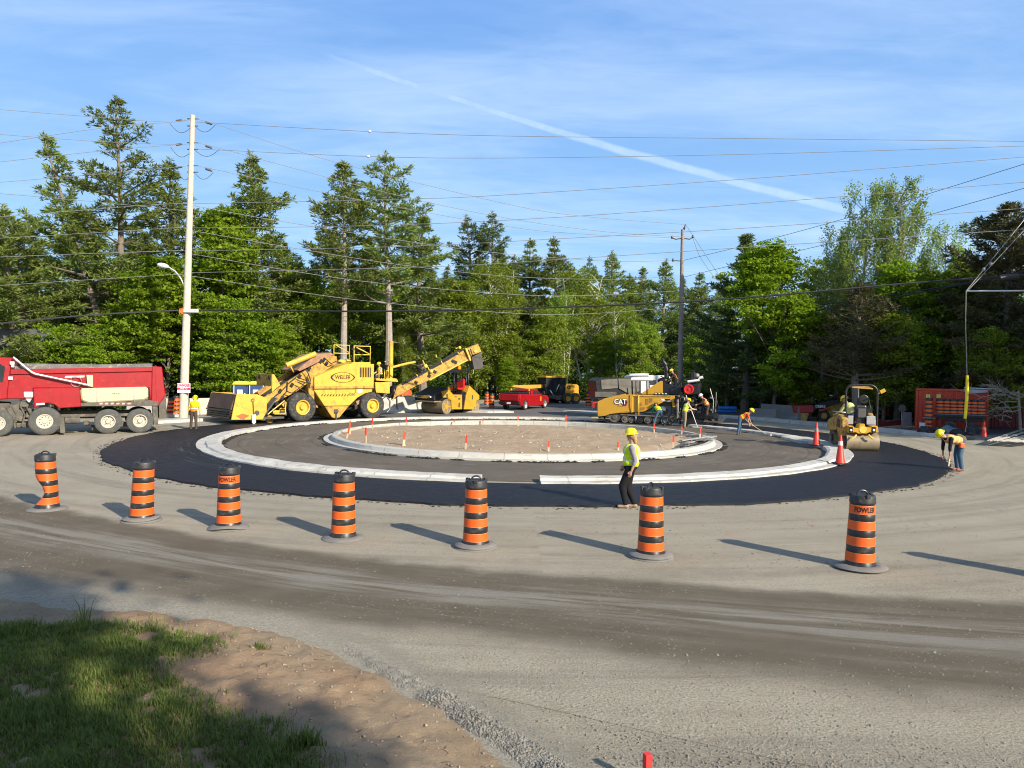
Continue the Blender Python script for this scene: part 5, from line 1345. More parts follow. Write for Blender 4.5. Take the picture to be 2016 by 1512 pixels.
def wheel(root, c, r, w_, tm, rm, dual=False, dish=-0.06, rim=0.52, holes=0, name='wheel', lug=0.0):
    """outer face at local y = c[1], the wheel reaches away from the viewer"""
    cx, y0, cz = c
    b = MB(); prof = [(rim * r, 0.05 * w_), (0.60 * r, 0.02 * w_), (0.84 * r, 0.0), (0.95 * r, 0.06 * w_), (r, 0.16 * w_)]
    for k in range(5): f = 0.2 + 0.6 * k / 4; prof += [(r, w_ * (f - 0.03)), (r * (0.975 - lug), w_ * (f - 0.015)), (r * (0.975 - lug), w_ * (f + 0.015)), (r, w_ * (f + 0.03))]
    prof += [(r, 0.84 * w_), (0.95 * r, 0.94 * w_), (0.84 * r, w_), (rim * r, 0.95 * w_)]
    prof = [(a, y0 + q) for a, q in prof]
    b.lathe(prof, 40, c=(cx, 0, cz), axis='y', caps=False)
    ty = b.build(name, tm, root)
    m = MB(); R_ = rim * r
    pf = [(0.001, y0 + 0.02), (0.30 * R_, y0 + 0.02), (0.34 * R_, y0 + 0.05), (0.40 * R_, y0 - dish), (0.80 * R_, y0 - dish), (0.88 * R_, y0 + 0.05 * w_), (R_ * 1.02, y0 + 0.03 * w_), (R_ * 1.02, y0 + 0.1 * w_)]
    m.lathe(pf, 32, c=(cx, 0, cz), axis='y', caps=False)
    m.build('rim', rm, ty)
    if holes:
        h = MB()
        for i in range(holes):
            a = 2 * PI * i / holes + 0.2; h.cyl((cx + 0.62 * R_ * cos(a), y0 - dish - 0.004, cz + 0.62 * R_ * sin(a)), (cx + 0.62 * R_ * cos(a), y0 - dish + 0.02, cz + 0.62 * R_ * sin(a)), 0.075 * R_, 10)
        h.build('rim_hole', M_black, ty)
    if dual:
        d = MB(); d.lathe([(a, q + w_ * 1.12) for a, q in prof], 40, c=(cx, 0, cz), axis='y', caps=False); d.build('inner_tyre', tm, ty)
    return ty
def side_text(F, root, s, px_, py_, hpx, mt, y=-0.01, bold=0.01, squeeze=1.0, shear=0.0, part='lettering'):
    x, z = F.side(px_, py_, y); z2 = F.side(px_, py_ + hpx, y)[1]; size = (z - z2) / 0.70
    return text_obj(part, s, size, mt, root, Matrix.Translation((x, y, z)) @ FX, 0.003, bold * size, shear=shear, squeeze=squeeze)

# ---- dump truck
F = Frame(ground(88, 857.5), rad(30))
T = empty('dump_truck', F.o, F.h, 'red tri-axle dump truck with a cream side tank, parked at the left edge', 'dump truck')
S = lambda a, b_, y=0.0: F.side(a, b_, y)
x, z = S(88, 829.5); wheel(T, (x, 0, z), z, 0.42, M_tyre_dusty, M_rimw, holes=10, rim=0.50, dish=-0.05)
for (a, b_) in ((213, 830), (276, 828)):
    x, z = S(a, b_); r_ = min(z, 0.52); wheel(T, (x, 0.02, r_), r_, 0.27, M_tyre_dusty, M_rimw, dual=True, holes=5, rim=0.52, dish=0.10 - 0.22)
for (a, b_) in ((88, 829.5), (213, 830), (276, 828)):
    x, z = S(a, b_); t_ = wheel(T, (x, 1.9, 0.52), 0.52, 0.55, M_tyre, M_rimw)
x, z = S(-6, 836); wheel(T, (x, 0.0, 0.53), 0.53, 0.35, M_tyre_dusty, M_rimw, holes=10)
xl = S(0, 800)[0] - 2.6; xr = S(318, 800)[0]
b = MB(); b.box(S(2, 800)[0], S(300, 800)[0], 0.75, 0.95, 0.62, 0.92); b.box(S(2, 800)[0], S(300, 800)[0], 1.6, 1.8, 0.62, 0.92); b.box(S(110, 800)[0], S(300, 800)[0], 0.5, 0.7, 0.70, 0.82); b.build('chassis', M_frame, T, 0.01)
pr(F, T, 'dump_box', [(21, 728), (300, 724), (303, 721), (319, 722), (326, 779), (313, 798), (296, 792), (293, 763), (158, 766), (100, 772), (66, 785), (13, 785), (15, 760)], 0.12, 2.35, M_red, bevel=0.03)
b = MB(); b.prism(F.poly([(21, 727), (300, 722.5), (300, 731), (20, 737)], 0.04), 0.04, 0.16); b.prism(F.poly([(300, 722), (305, 720), (309, 795), (299, 792)], 0.03), 0.03, 0.16); b.build('box_rail', M_red, T, 0.012)
b = MB(); b.prism(F.poly([(29, 720.5), (300, 715.5), (300, 723.5), (29, 729)], 0.16), 0.16, 0.22); b.box(S(29, 720)[0], S(300, 720)[0], 2.25, 2.31, S(29, 729)[1], S(300, 719)[1]); b.build('side_board', M_board2, T, 0.006)
pr(F, T, 'tailgate', [(313, 784), (327, 779), (328, 822), (313, 824)], 0.16, 2.3, M_frame)
# cab
cabp = [(-75, 742), (-40, 706), (-8, 702), (25, 704), (16, 770), (15, 786), (-75, 792)]
cab = pr(F, T, 'cab', cabp, 0.10, 2.25, M_red, bevel=0.04)
pr(F, cab, 'window', [(-60, 742), (-38, 712), (-6, 713), (10, 722), (6, 752), (-60, 752)], 0.075, 0.11, M_glass, bevel=0.0)
b = MB(); b.box(S(-75, 790)[0] - 1.6, S(-75, 790)[0], 0.4, 1.95, 0.75, 1.75); b.build('hood', M_red, T, 0.12, seg=3)
b = MB(); b.obox((S(24, 715)[0], 0.02, S(24, 715)[1]), (0.16, 0.10, 0.14)); b.obox((S(25, 721)[0], 0.02, S(25, 721)[1]), (0.11, 0.08, 0.10)); b.build('work_lamp', M_alu, T, 0.02)
b = MB(); b.obox((S(20.5, 744.5)[0], 0.05, S(20.5, 744.5)[1]), (0.14, 0.02, 0.12)); b.build('sticker', M_white, T, 0.0)
tb(F, T, 'tarp_arm', [(26, 703.5, -0.06), (52, 725, -0.06), (63, 733.5, -0.06), (70, 736.5, -0.06), (120, 747, -0.06), (175, 758.5, -0.06)], 0.045, M_chrome)
b = MB(); cx_, cz_ = S(150, 751); b.tube([(cx_ + 0.19 * cos(a), -0.02, cz_ + 0.22 * sin(a)) for a in [i * 2 * PI / 24 for i in range(25)]], 0.016, 6, caps=False); b.build('spring_ring', M_steel, T)
pr(F, T, 'bracket', [(170, 738.5), (183, 738.5), (183, 762), (172, 760)], 0.0, 0.13, M_cream)
b = MB(); b.prism(F.poly([(129, 740), (167, 739.2), (166, 743), (127, 744.5)], 0.1), 0.10, 0.125); b.build('makers_plate', mat('plate_pinkish', (0.75, 0.55, 0.50), 0.4, var=0.15), T, 0.0)
fb = pr(F, T, 'fender_box', [(65, 764), (157, 762), (160, 801), (116, 804), (108, 797), (96, 793.5), (82, 795), (70, 804), (67, 803)], -0.02, 0.75, M_red, bevel=0.03)
pr(F, fb, 'bevelled_top', [(64, 763.5), (74, 758), (148, 757), (158, 762.5)], 0.02, 0.5, M_red, bevel=0.01)
b = MB(); b.prism(F.poly([(71, 794), (88, 793), (88, 797), (71, 798)], -0.03), -0.032, -0.02); b.build('reflector', mat('plate_pink', (0.85, 0.55, 0.45), 0.4, var=0.1), fb, 0.0)
tk = pr(F, T, 'side_tank', [(157.5, 766), (162, 764.5), (290, 761.5), (292, 766), (292, 784), (283, 788), (255, 790), (177, 794.5), (160, 789)], -0.02, 0.62, M_cream, bevel=0.06)
for a in (191, 264): pr(F, tk, 'strap', [(a - 0.9, 764), (a + 0.9, 764), (a + 0.9, 792), (a - 0.9, 792)], -0.035, -0.005, M_steel, bevel=0.0)
side_text(F, tk, 'HAUL-ALL', 229.5, 775.2, 2.2, M_letter, y=-0.025, bold=0.02)
pr(F, T, 'tank_shelf', [(158, 793), (255, 791), (290, 787), (312, 791), (312, 799), (158, 800)], 0.0, 0.6, M_frame)
b = MB()
for i in range(6): p_ = F.poly([(196 + i * 11, 793.2), (202 + i * 11, 792.9), (202 + i * 11, 796), (196 + i * 11, 796.3)], -0.012); b.prism(p_, -0.012, -0.002)
b.build('marker_tape', mat('tape_pink', (0.80, 0.40, 0.36), 0.4, var=0.2), T)
for (a, w2, y_) in ((121, 12, 822), (305, 12, 800)):
    pr(F, T, 'mud_flap', [(a - 5, y_), (a + 5, y_), (a + 7, 852 if a < 200 else 836), (a - 2, 853 if a < 200 else 838)], 0.02, 0.5, M_frame, bevel=0.004)
b = MB(); x0_, z0_ = S(127, 829); x1_, _ = S(157, 828); b.cyl((x0_, 0.35, z0_), (x1_, 0.35, z0_), 0.14, 16); b.build('air_tank', M_frame, T)
b = MB(); xx, zz = S(56, 773); b.lathe([(0.04, zz - 0.40), (0.22, zz - 0.14), (0.23, zz), (0.21, zz + 0.03)], 4, c=(xx, 0.25, 0), a0=PI / 4, a1=PI / 4 + 2 * PI, smooth=False); b.build('hopper_funnel', M_white, T, 0.01)
b = MB(); rnd = random.Random(3)
for (a, c_, sx, sz) in ((14, 815, .5, .5), (32, 805, .45, .35), (34, 818, .42, .45), (20, 838, .5, .22), (46, 836, .5, .2), (58, 815, .25, .4), (48, 797, .3, .25), (8, 800, .4, .3), (190, 842, .4, .16), (170, 834, .2, .2), (250, 836, .6, .2)):
    xx, zz = S(a, c_, 0.5); b = MB(); b.obox((xx, 0.5 + rnd.uniform(0, .3), zz), (sx, 0.5, sz), (rnd.uniform(-.15, .15), rnd.uniform(-.2, .2), rnd.uniform(-.1, .1))); b.build('axle_housing' if a > 160 else 'engine_block', M_frame, T, 0.03)
for a in (12, 24, 40, 52): xx, zz = S(a, 800, 0.3); b = MB(); b.tube([(xx, 0.3, zz), (xx + 0.15, 0.32, zz - 0.35), (xx + 0.05, 0.3, zz - 0.8)], 0.03, 6); b.build('air_hose', M_frame, T)

# ---- material transfer vehicle
F = Frame(ground(597, 831), rad(43)); S = lambda a, b_, y=0.0: F.side(a, b_, y)
T = empty('transfer_vehicle', F.o, F.h, 'big yellow paving transfer machine lettered WEILER on four large tyres', 'paving machine')
for a, b_, y_ in ((597, 803.2, 0), (735, 800, 0), (597, 803.2, 2.3), (735, 800, 2.3)):
    x, z = S(a, b_, 0); z = 0.79; wheel(T, (x, y_, z), z, 0.62, M_tyre, M_yel, rim=0.50, dish=-0.16)
W3 = 2.9
body = pr(F, T, 'storage_body', [(619, 761.5), (619, 742), (682, 716.5), (737, 716.5), (736, 761)], -0.02, W3, M_yel, bevel=0.03)
pr(F, T, 'hopper_skirt', [(618, 765), (733.5, 761.5), (733, 771), (719, 774.5), (704, 783), (688, 798.5), (639, 799.5), (618, 767.5)], 0.06, W3 - 0.1, M_yel, bevel=0.02)
pr(F, T, 'auger_case', [(639, 798.5), (688, 798), (669, 821.5), (661, 824), (654, 822), (645, 809)], 0.14, W3 - 0.2, M_yel2, bevel=0.02)
pr(F, T, 'ledge', [(619, 760.5), (736, 760), (736, 764.5), (619, 765.5)], -0.06, W3, M_yel2, bevel=0.01)
b = MB(); xx, zz = S(662, 810, 0.1); b.cyl((xx, 0.08, zz), (xx, 0.14, zz), 0.14, 16); b.obox((xx, 0.1, zz - 0.25), (0.07, 0.04, 0.4)); b.build('drain_cover', M_darksteel, T)
b = MB()
for i in range(7): a = 708.5 + i * 3.25; b.prism(F.poly([(a, 723.3), (a + 1.9, 723.3), (a + 1.9, 742.6), (a, 742.8)], -0.03), -0.035, -0.015)
b.build('grille_slot', M_blackpaint, body)
b = MB(); b.prism(F.poly([(700.7, 717), (701.3, 717), (701.3, 761), (700.7, 761)], -0.025), -0.026, -0.018); b.prism(F.poly([(661, 766), (662, 766), (662, 775), (661, 775)], 0.05), 0.045, 0.06); b.prism(F.poly([(699, 765), (700, 765), (700, 774), (699, 774)], 0.05), 0.045, 0.06); b.build('panel_seam', M_darksteel, body)
# oval badge
xo, zo = S(674.7, 743); rx = S(698.5, 743)[0] - xo; rz_ = S(674.7, 732.6)[1] - zo
def lens(k, n=28, e=1.0): return [(xo + k * rx * math.copysign(abs(cos(a)) ** e, cos(a)), zo + k * rz_ * math.copysign(abs(sin(a)) ** 1.25, sin(a))) for a in [i * 2 * PI / n for i in range(n)]]
b = MB(); b.prism(lens(1.0), -0.032, -0.02); bg_ = b.build('badge', M_letter, body)
b = MB(); b.prism([(xo + (p - xo) * 0.865, zo + (q - zo) * 0.93) for p, q in lens(1.0)], -0.038, -0.024); b.build('badge_field', M_yel, bg_)
side_text(F, bg_, 'WEILER', 674.7, 743, 7.4, M_letter, y=-0.042, bold=0.018, squeeze=0.96, shear=0.15)
b = MB()
for i in range(10): a = 632 + i * 5.65; b.prism(F.poly([(a, 780.2), (a + 2.0, 780.1), (a + 4.4, 776.2), (a + 2.4, 776.3)], 0.05), 0.045, 0.058)
b.build('hazard_mark', M_letter, T)
side_text(F, T, 'E2850', 693.5, 776.8, 4.6, M_darksteel, y=0.05, bold=0.01, squeeze=0.8)
b = MB(); b.prism(F.poly([(704, 766), (713.5, 766), (713.5, 772.5), (704, 773)], 0.05), 0.045, 0.055); b.build('decal', M_white, T)
# pillar and front incline conveyor
b = MB(); b.prism(F.poly([(606, 742), (611, 735), (619, 740), (619, 790), (608, 775)], 0.15), 0.15, 0.6); b.build('pillar', M_yel2, T, 0.02)
cv = pr(F, T, 'intake_conveyor', [(520, 783), (575, 746), (624, 716), (651, 699), (663, 702), (665, 714), (622, 742.5), (582, 772), (527, 800)], 0.35, 0.55, M_yel2, bevel=0.01)
pr(F, cv, 'far_girder', [(520, 783), (575, 746), (624, 716), (651, 699), (663, 702), (665, 714), (622, 742.5), (582, 772), (527, 800)], 2.1, 2.3, M_yel2, yp=0.35, bevel=0.01)
pr(F, cv, 'conveyor_floor', [(523, 792), (624, 724), (655, 706), (655, 711), (624, 732), (527, 798)], 0.55, 2.1, M_belt, yp=0.35)
b = MB()
for (a, c_) in ((552, 770), (590, 741), (575, 758), (556, 783), (545, 795), (632, 711), (638, 708), (643, 716), (609, 726)):
    xx, zz = S(a, c_, 0.3); b.obox((xx, 0.32, zz), (0.16, 0.08, 0.22), (0, 0.6, 0))
b.build('access_slot', M_blackpaint, cv, 0.01)
b = MB(); b.prism(F.poly([(586, 728), (600, 716), (623, 698), (652, 694), (656, 698), (625, 714), (590, 731)], 0.3), 0.3, 2.3); b.build('conveyor_hood', M_brown, cv, 0.01)
tb(F, cv, 'tarp_roll', [(563, 719.5, 0.25), (621, 696.5, 0.25)], 0.14, M_yel, n=14)
tb(F, cv, 'tarp_bracket', [(571, 719, 0.25), (578, 733, 0.25)], 0.04, M_yel)
rails(F, cv, 'hydraulic_hose', [[(540, 781, 0.2), (556, 768, 0.15), (571, 752, 0.15), (585, 741, 0.12), (594, 746, 0.12), (606, 750, 0.15)], [(548, 790, 0.25), (565, 770, 0.25), (566, 752, 0.25)], [(527, 800, 0.2), (540, 806, 0.15), (562, 790, 0.15), (564, 812, 0.2)]], 0.028, M_black)
tb(F, T, 'lower_bar', [(527, 816, 0.1), (540, 805, 0.1), (560, 789, 0.1), (563, 792, 0.1), (561, 815, 0.1), (540, 815, 0.1)], 0.03, M_hirail)
b = MB(); b.cyl((S(536, 811, 0.3)[0], 0.3, S(536, 811, 0.3)[1]), (S(560, 812, 0.3)[0], 0.3, S(560, 812, 0.3)[1]), 0.11, 12); b.build('lift_cylinder', M_yel, T)
x, z = S(532, 822, 0.1); wheel(T, (x, 0.1, 0.20), 0.20, 0.14, M_yel2, M_yel2, name='caster')
# feeder hopper
hp_ = pr(F, T, 'hopper_side', [(466, 775.5), (507, 776.5), (525.6, 784), (525, 810), (517, 826), (455.5, 826.5), (459.5, 806)], -0.35, -0.27, M_yel, bevel=0.01)
x0_, z0_ = S(466, 775.5, -0.35); x1_, z1_ = S(456, 826, -0.35); xb, zb = S(517, 784, -0.35)
b = MB(); b.prism(F.poly([(466, 775.5), (507, 776.5), (525.6, 784), (525, 810), (517, 826), (455.5, 826.5)], -0.35), 3.0, 3.1); b.build('hopper_side', M_yel2, T, 0.01)
b = MB(); b.prism([(x0_ - 0.02, z0_ - 0.02), (x0_ + 0.08, z0_ - 0.02), (x0_ - 0.05, z0_ - 0.85), (x0_ - 0.25, z0_ - 0.8)], -0.15, 2.95)
b.map(lambda v: v + Vector((0.10 * noise.noise(v * 1.3), 0, 0.05 * noise.noise(v * 2)))); b.build('front_flap', M_apronr, T, 0.02)
b = MB()
for i in range(4): b.prism([(x0_ - 0.30 + i * 0.02, z0_ - 0.80 - i * 0.12), (x0_ - 0.1, z0_ - 0.80 - i * 0.12), (x0_ - 0.1, z0_ - 0.90 - i * 0.12), (x0_ - 0.36 + i * 0.04, z0_ - 0.90 - i * 0.12)], -0.1, 2.9)
b.build('push_bar', M_blackpaint, T, 0.02)
b = MB(); b.prism([(x0_, 0.25), (xb + 1.2, 0.25), (xb + 1.2, 0.35), (x0_, 0.35)], -0.27, 3.0); b.prism([(xb, 0.3), (xb + 0.1, 0.3), (xb + 0.9, zb), (xb + 0.8, zb)], -0.2, 2.9); b.build('hopper_floor', M_darksteel, T)
b = MB(); b.prism(F.poly([(536, 737), (540, 737), (552, 758), (535.5, 772)], 0.1), 0.1, 0.18); b.build('feeder_shield', M_yel, T, 0.01)
b = MB(); xx, z_a = S(536, 736.5, 0.1); _, z_b = S(536, 760, 0.1); b.prism([(xx - 0.03, z_b), (xx + 0.03, z_b), (xx + 0.03, z_a), (xx - 0.03, z_a)], 0.1, 2.0); b.build('feeder_plate', M_yel2, T, 0.01)
b = MB()
for yy in (0.4, 1.6): b.cyl((xx - 0.04, yy, z_a - 0.18), (xx - 0.06, yy, z_a - 0.18), 0.11, 12)
b.build('feeder_hole', M_blackpaint, T)
b = MB(); xx, zz = S(506, 813, -0.37); b.cyl((xx, -0.37, zz), (xx, -0.30, zz), 0.13, 16); b.build('reel_boss', M_darksteel, hp_)
b = MB(); xx, zz = S(478, 820, -0.37)
b.prism([(xx + 0.30 * cos(a) * (1 + 0.25 * sin(a * 3)), zz + 0.12 * sin(a) * (1 + 0.3 * cos(a * 4))) for a in [i * 2 * PI / 14 for i in range(14)]], -0.354, -0.35); b.build('rust_patch', mat('rust_red', (0.60, 0.14, 0.05), 0.8, var=0.4), hp_)
rnd = random.Random(77)
for i in range(16):
    a, c_ = rnd.choice([(rnd.uniform(530, 562), rnd.uniform(790, 816)), (rnd.uniform(606, 620), rnd.uniform(765, 800)), (rnd.uniform(690, 712), rnd.uniform(785, 802))]); yy = rnd.uniform(0.2, 0.8); xx, zz = S(a, c_, yy)
    if zz < 0.15: continue
    b = MB(); b.obox((xx, yy, zz), (rnd.uniform(.1, .4), rnd.uniform(.1, .3), rnd.uniform(.1, .3)), (rnd.uniform(-.5, .5), rnd.uniform(-.6, .6), 0)); b.build('machinery', rnd.choice([M_yel2, M_darksteel, M_blackpaint, M_brown]), T, 0.02)
for k, q in enumerate([[(600, 726), (606, 733), (611, 748), (609, 765)], [(563, 770), (575, 774), (588, 765), (600, 770), (607, 782)], [(640, 706), (652, 716), (660, 712), (672, 714)], [(738, 765), (742, 780), (752, 786), (764, 778)], [(586, 752), (596, 757), (604, 752), (612, 756)]]):
    tb(F, T, 'hydraulic_hose', [(a, c_, 0.0) for a, c_ in q], 0.03, M_black)
# top rails and platform
Z1 = 0.05; Z2 = 2.0
rails(F, T, 'guard_rail', [[(697, 716, Z1), (697, 681, Z1), (729, 682, Z1), (728.5, 716, Z1)], [(697, 698.5, Z1), (728.5, 698.5, Z1)], [(702, 684, Z1), (727, 697, Z1)]], 0.035, M_hirail)
rails(F, T, 'guard_rail', [[(657, 710, Z2), (657.5, 679, Z2), (688, 680, Z2), (688, 710, Z2)], [(657, 695, Z2), (688, 696.5, Z2)], [(662, 680, Z2), (687, 694, Z2)]], 0.03, M_hirail)
pr(F, T, 'top_deck', [(696, 713), (729, 713), (729, 717), (690, 717)], 0.0, 2.8, M_yel, bevel=0.01)
b = MB()
for (a, c_) in ((672, 712), (684, 711.5)): xx, zz = S(a, c_, 1.0); b.ball((xx, 1.0, zz), 0.22, 8, sc=(1, 1, 0.6))
b.build('top_cap', M_hirail, T)
# rear platform, seat, mast
pr(F, T, 'rear_platform', [(741, 745), (782, 745), (784, 752), (741, 749)], 0.0, 2.8, M_yel, bevel=0.01)
b = MB()
for i in range(3): a = 747 + i * 5; b.prism(F.poly([(a, 746.5), (a + 2, 746.4), (a + 4, 743.8), (a + 2, 743.9)], -0.01), -0.012, 0.0)
b.build('hazard_mark', M_letter, T)
pr(F, T, 'rear_box', [(739, 752.5), (768, 752.5), (767.5, 775), (740, 773)], -0.02, 1.2, M_yel, bevel=0.02)
pr(F, T, 'rear_undercarriage', [(619, 770), (640, 800), (655, 820), (700, 806), (712, 790), (770, 775), (776, 756), (738, 750), (738, 765)], 0.6, 2.3, M_blackpaint, yp=0.1)
rails(F, T, 'platform_rail', [[(746, 745, 0.05), (746, 728, 0.05), (757, 728, 0.05), (757, 745, 0.05)], [(760, 745, 0.3), (760, 730, 0.3), (768, 729, 0.3)], [(757, 712, 0.5), (773, 713, 0.5)], [(764, 745, 0.05), (764, 722, 0.05)]], 0.03, M_hirail)
b = MB(); x_, z_ = S(770, 672, 0.2); _, zb_ = S(770, 716, 0.2); _, zc_ = S(770, 746, 0.2); b.cyl((x_, 0.2, zb_), (x_, 0.2, z_), 0.135, 16); b.build('mast', M_yel, T)
b = MB(); b.box(x_ - 0.1, x_ + 0.1, 0.1, 0.3, zc_, zb_ - 0.12); b.build('mast_post', M_yel, T, 0.01)
b = MB(); b.cyl((x_, 0.2, zb_ - 0.14), (x_, 0.2, zb_), 0.15, 14); b.build('beacon', M_beacon, T)
b = MB(); x_, z_ = S(751, 733, 0.6); b.box(x_ - 0.25, x_ + 0.3, 0.4, 0.95, z_ - 0.28, z_ - 0.12); b.box(x_ + 0.2, x_ + 0.35, 0.4, 0.95, z_ - 0.2, z_ + 0.45); b.box(x_ - 0.1, x_ + 0.2, 0.5, 0.85, z_ - 0.6, z_ - 0.28); b.build('seat', M_blackpaint, T, 0.04)
tb(F, T, 'counter_arm', [(773, 723, 0.6), (800, 716, 0.6), (817, 713, 0.6)], 0.075, M_yel)
rails(F, T, 'rear_ladder', [[(762, 782, 0.3), (768, 790, 0.2), (767, 806, 0.1), (761, 812, 0.1)]], 0.05, M_blackpaint)
MTV = (F, T)
# discharge conveyor, swung round
o2 = at_depth(776, 790, 42.0); o2.z = 0
F2 = Frame(o2, rad(14)); b = MB()
C = empty('conveyor_tmp', (0, 0, 0)); bpy.data.objects.remove(C)
ML = Matrix.Rotation(-F.h, 4, 'Z') @ Matrix.Translation(-F.o) @ Matrix.Translation(F2.o) @ Matrix.Rotation(F2.h, 4, 'Z')
def sub(name, b, mt, par, bevel=0.01):
    b.map(lambda v: ML @ v); return b.build(name, mt, par, bevel)
gp = [(772, 790), (781, 762), (800, 752), (838, 733), (860, 722), (885, 708), (912, 690), (921, 708), (880, 730), (845, 748), (815, 762), (780, 781)]
b = MB(); b.prism(F2.poly(gp, 0), 0, 0.10); dc = sub('discharge_conveyor', b, M_yel2, T)
b = MB(); b.prism(F2.poly(gp, 0), 1.0, 1.1); sub('far_girder', b, M_yel2, dc)
b = MB(); b.prism(F2.poly([(779, 765), (838, 731), (885, 705), (914, 688), (916, 693), (885, 712), (838, 740), (782, 773)], 0), 0.1, 1.0); sub('belt', b, M_belt, dc)
b = MB(); b.prism(F2.poly([(790, 755), (838, 729), (882, 700), (905, 688), (906, 692), (880, 707), (838, 734), (792, 759)], 0), -0.02, 0.12); sub('belt_cover', b, M_blackpaint, dc)
b = MB(); b.prism(F2.poly([(845, 747), (921, 707.5), (921.5, 709.5), (845.5, 749.5)], 0), -0.08, 0.02); sub('lower_chord', b, M_hirail, dc)
b = MB(); b.prism(F2.poly([(917, 687), (940.5, 677), (947, 692.6), (930, 699), (923, 706)], 0), -0.12, 1.22); sub('head_section', b, M_yel2, dc)
b = MB(); b.prism(F2.poly([(915, 686.5), (918, 685.5), (927, 709), (924.5, 711)], 0), -0.16, 1.26); sub('head_bar', b, M_hirail, dc)
b = MB()
for a in ((921, 689, 927, 702), (925, 687, 930, 700)): b.prism(F2.poly([(a[0], a[1]), (a[0] + 2, a[1] - 1), (a[2] + 1, a[3] - 1), (a[2] - 1, a[3])], -0.12), -0.135, -0.11)
sub('head_slot', b, M_blackpaint, dc)
b = MB(); b.prism(F2.poly([(928, 703), (947, 693), (951, 723), (944, 727), (933, 727.5)], 0), -0.1, 1.2); sub('chute', b, mat('chute_grey', (0.085, 0.078, 0.072), 0.7, var=0.3, dirt=0.3), dc)
b = MB()
for (a, c_, r_) in ((838, 721, 0.13), (849, 731, 0.12), (905, 684.5, 0.10), (935, 692, 0.12)):
    xx, zz = F2.side(a, c_, -0.1); b.ball((xx, -0.1, zz), r_, 8)
for (p, q) in (((832, 709), (836, 718)), ((858, 698), (860, 704)), ((868, 710), (871, 716)), ((842, 722), (848, 736)), ((901, 693), (904, 698)), ((820, 737), (822, 741)), ((897, 686), (905, 684))):
    xa, za = F2.side(*p, -0.05); xb_, zb_ = F2.side(*q, -0.05); b.tube([(xa, -0.05, za), (xb_, -0.05, zb_)], 0.03, 6)
sub('fitting', b, M_hirail, dc, 0)
b = MB()
for (a, c_) in ((856, 732), (897, 713), (819, 753), (845, 740), (892, 711)): xx, zz = F2.side(a, c_, -0.02); b.obox((xx, -0.01, zz), (0.2, 0.05, 0.17), (0, 0.5, 0))
sub('access_slot', b, M_blackpaint, dc, 0.01)
b = MB(); xx, zz = F2.side(775, 772, 0.5); b.ball((xx, 0.5, zz), 0.42, 10, sc=(0.8, 1.1, 1)); b.tube([F2.side(775, 772, 0.2)[:1] + (0.2, zz), (xx - 0.4, 0.3, zz - 0.3)], 0.15, 8); sub('swing_joint', b, M_blackpaint, T, 0)
# spade hung on the hopper side
sp = empty('spade', F.o, F.h, 'long handled spade leaning on the yellow feeder hopper', 'spade')
b = MB(); xa, za = S(498.5, 790, -0.42); xb_, zb_ = S(500, 816, -0.42); b.tube([(xa, -0.42, za), (xb_, -0.42, zb_)], 0.018, 8); b.tube([(xa - 0.06, -0.42, za + 0.13), (xa - 0.06, -0.42, za + 0.03), (xa, -0.42, za), (xa + 0.06, -0.42, za + 0.03), (xa + 0.06, -0.42, za + 0.13), (xa - 0.06, -0.42, za + 0.13)], 0.014, 6); b.build('handle', mat('spade_wood', (0.16, 0.09, 0.05), 0.7), sp)
b = MB(); b.prism([(xb_ - 0.10, zb_), (xb_ + 0.10, zb_), (xb_ + 0.10, 0.10), (xb_, 0.03), (xb_ - 0.10, 0.10)], -0.43, -0.415); b.build('blade', M_alu, sp, 0.003)

# ---- double drum roller
F = Frame(ground(880, 815.5), rad(55)); S = lambda a, b_, y=0.0: F.side(a, b_, y)
T = empty('double_drum_roller', F.o, F.h, 'large double drum roller parked under the raised conveyor', 'road roller')
x, z = S(880, 801.5); r_ = 0.50; W = 1.85
def drumroll(x, r_, y0, y1, nm='drum'):
    b = MB(); b.lathe([(r_ * 0.86, y0 + 0.06), (r_ * 0.94, y0), (r_, y0 + 0.01), (r_, y1 - 0.01), (r_ * 0.94, y1), (r_ * 0.86, y1 - 0.06)], 48, c=(x, 0, r_), axis='y'); d = b.build(nm, M_tan, T)
    b = MB(); b.lathe([(0.001, y0 + 0.03), (r_ * 0.3, y0 + 0.03), (r_ * 0.34, y0 + 0.08), (r_ * 0.85, y0 + 0.08)], 24, c=(x, 0, r_), axis='y', caps=False)
    for i in range(5): a = i * 1.257; b.obox((x + r_ * 0.6 * cos(a), y0 + 0.06, r_ + r_ * 0.6 * sin(a)), (r_ * 0.5, 0.04, 0.06), (0, -a, 0))
    b.build('drum_hub', M_cat, d)
drumroll(x, r_, 0, W); xr_ = S(938, 800)[0]; drumroll(xr_ , r_, 0.1, W)
pr(F, T, 'side_frame', [(871, 771), (884, 767), (893, 777), (910, 777), (910, 806), (890, 806), (889, 789), (880, 783), (873, 783)], -0.06, 0.10, M_cat, bevel=0.02)
pr(F, T, 'engine_body', [(872, 770), (885, 766), (893, 776), (910, 776), (910, 803), (890, 803), (889, 787)], 0.1, W - 0.1, M_blackpaint, yp=0)
pr(F, T, 'rear_body', [(918, 780), (925, 759), (944, 778), (944, 786), (937, 790), (932, 806), (914, 806)], -0.06, W, M_cat, bevel=0.02)
pr(F, T, 'articulation', [(906, 778), (914, 770), (921, 775), (918, 806), (908, 806)], 0.02, W - 0.3, M_blackpaint, bevel=0.03)
xa, za = S(871, 781); xb_, zb_ = S(884, 765)
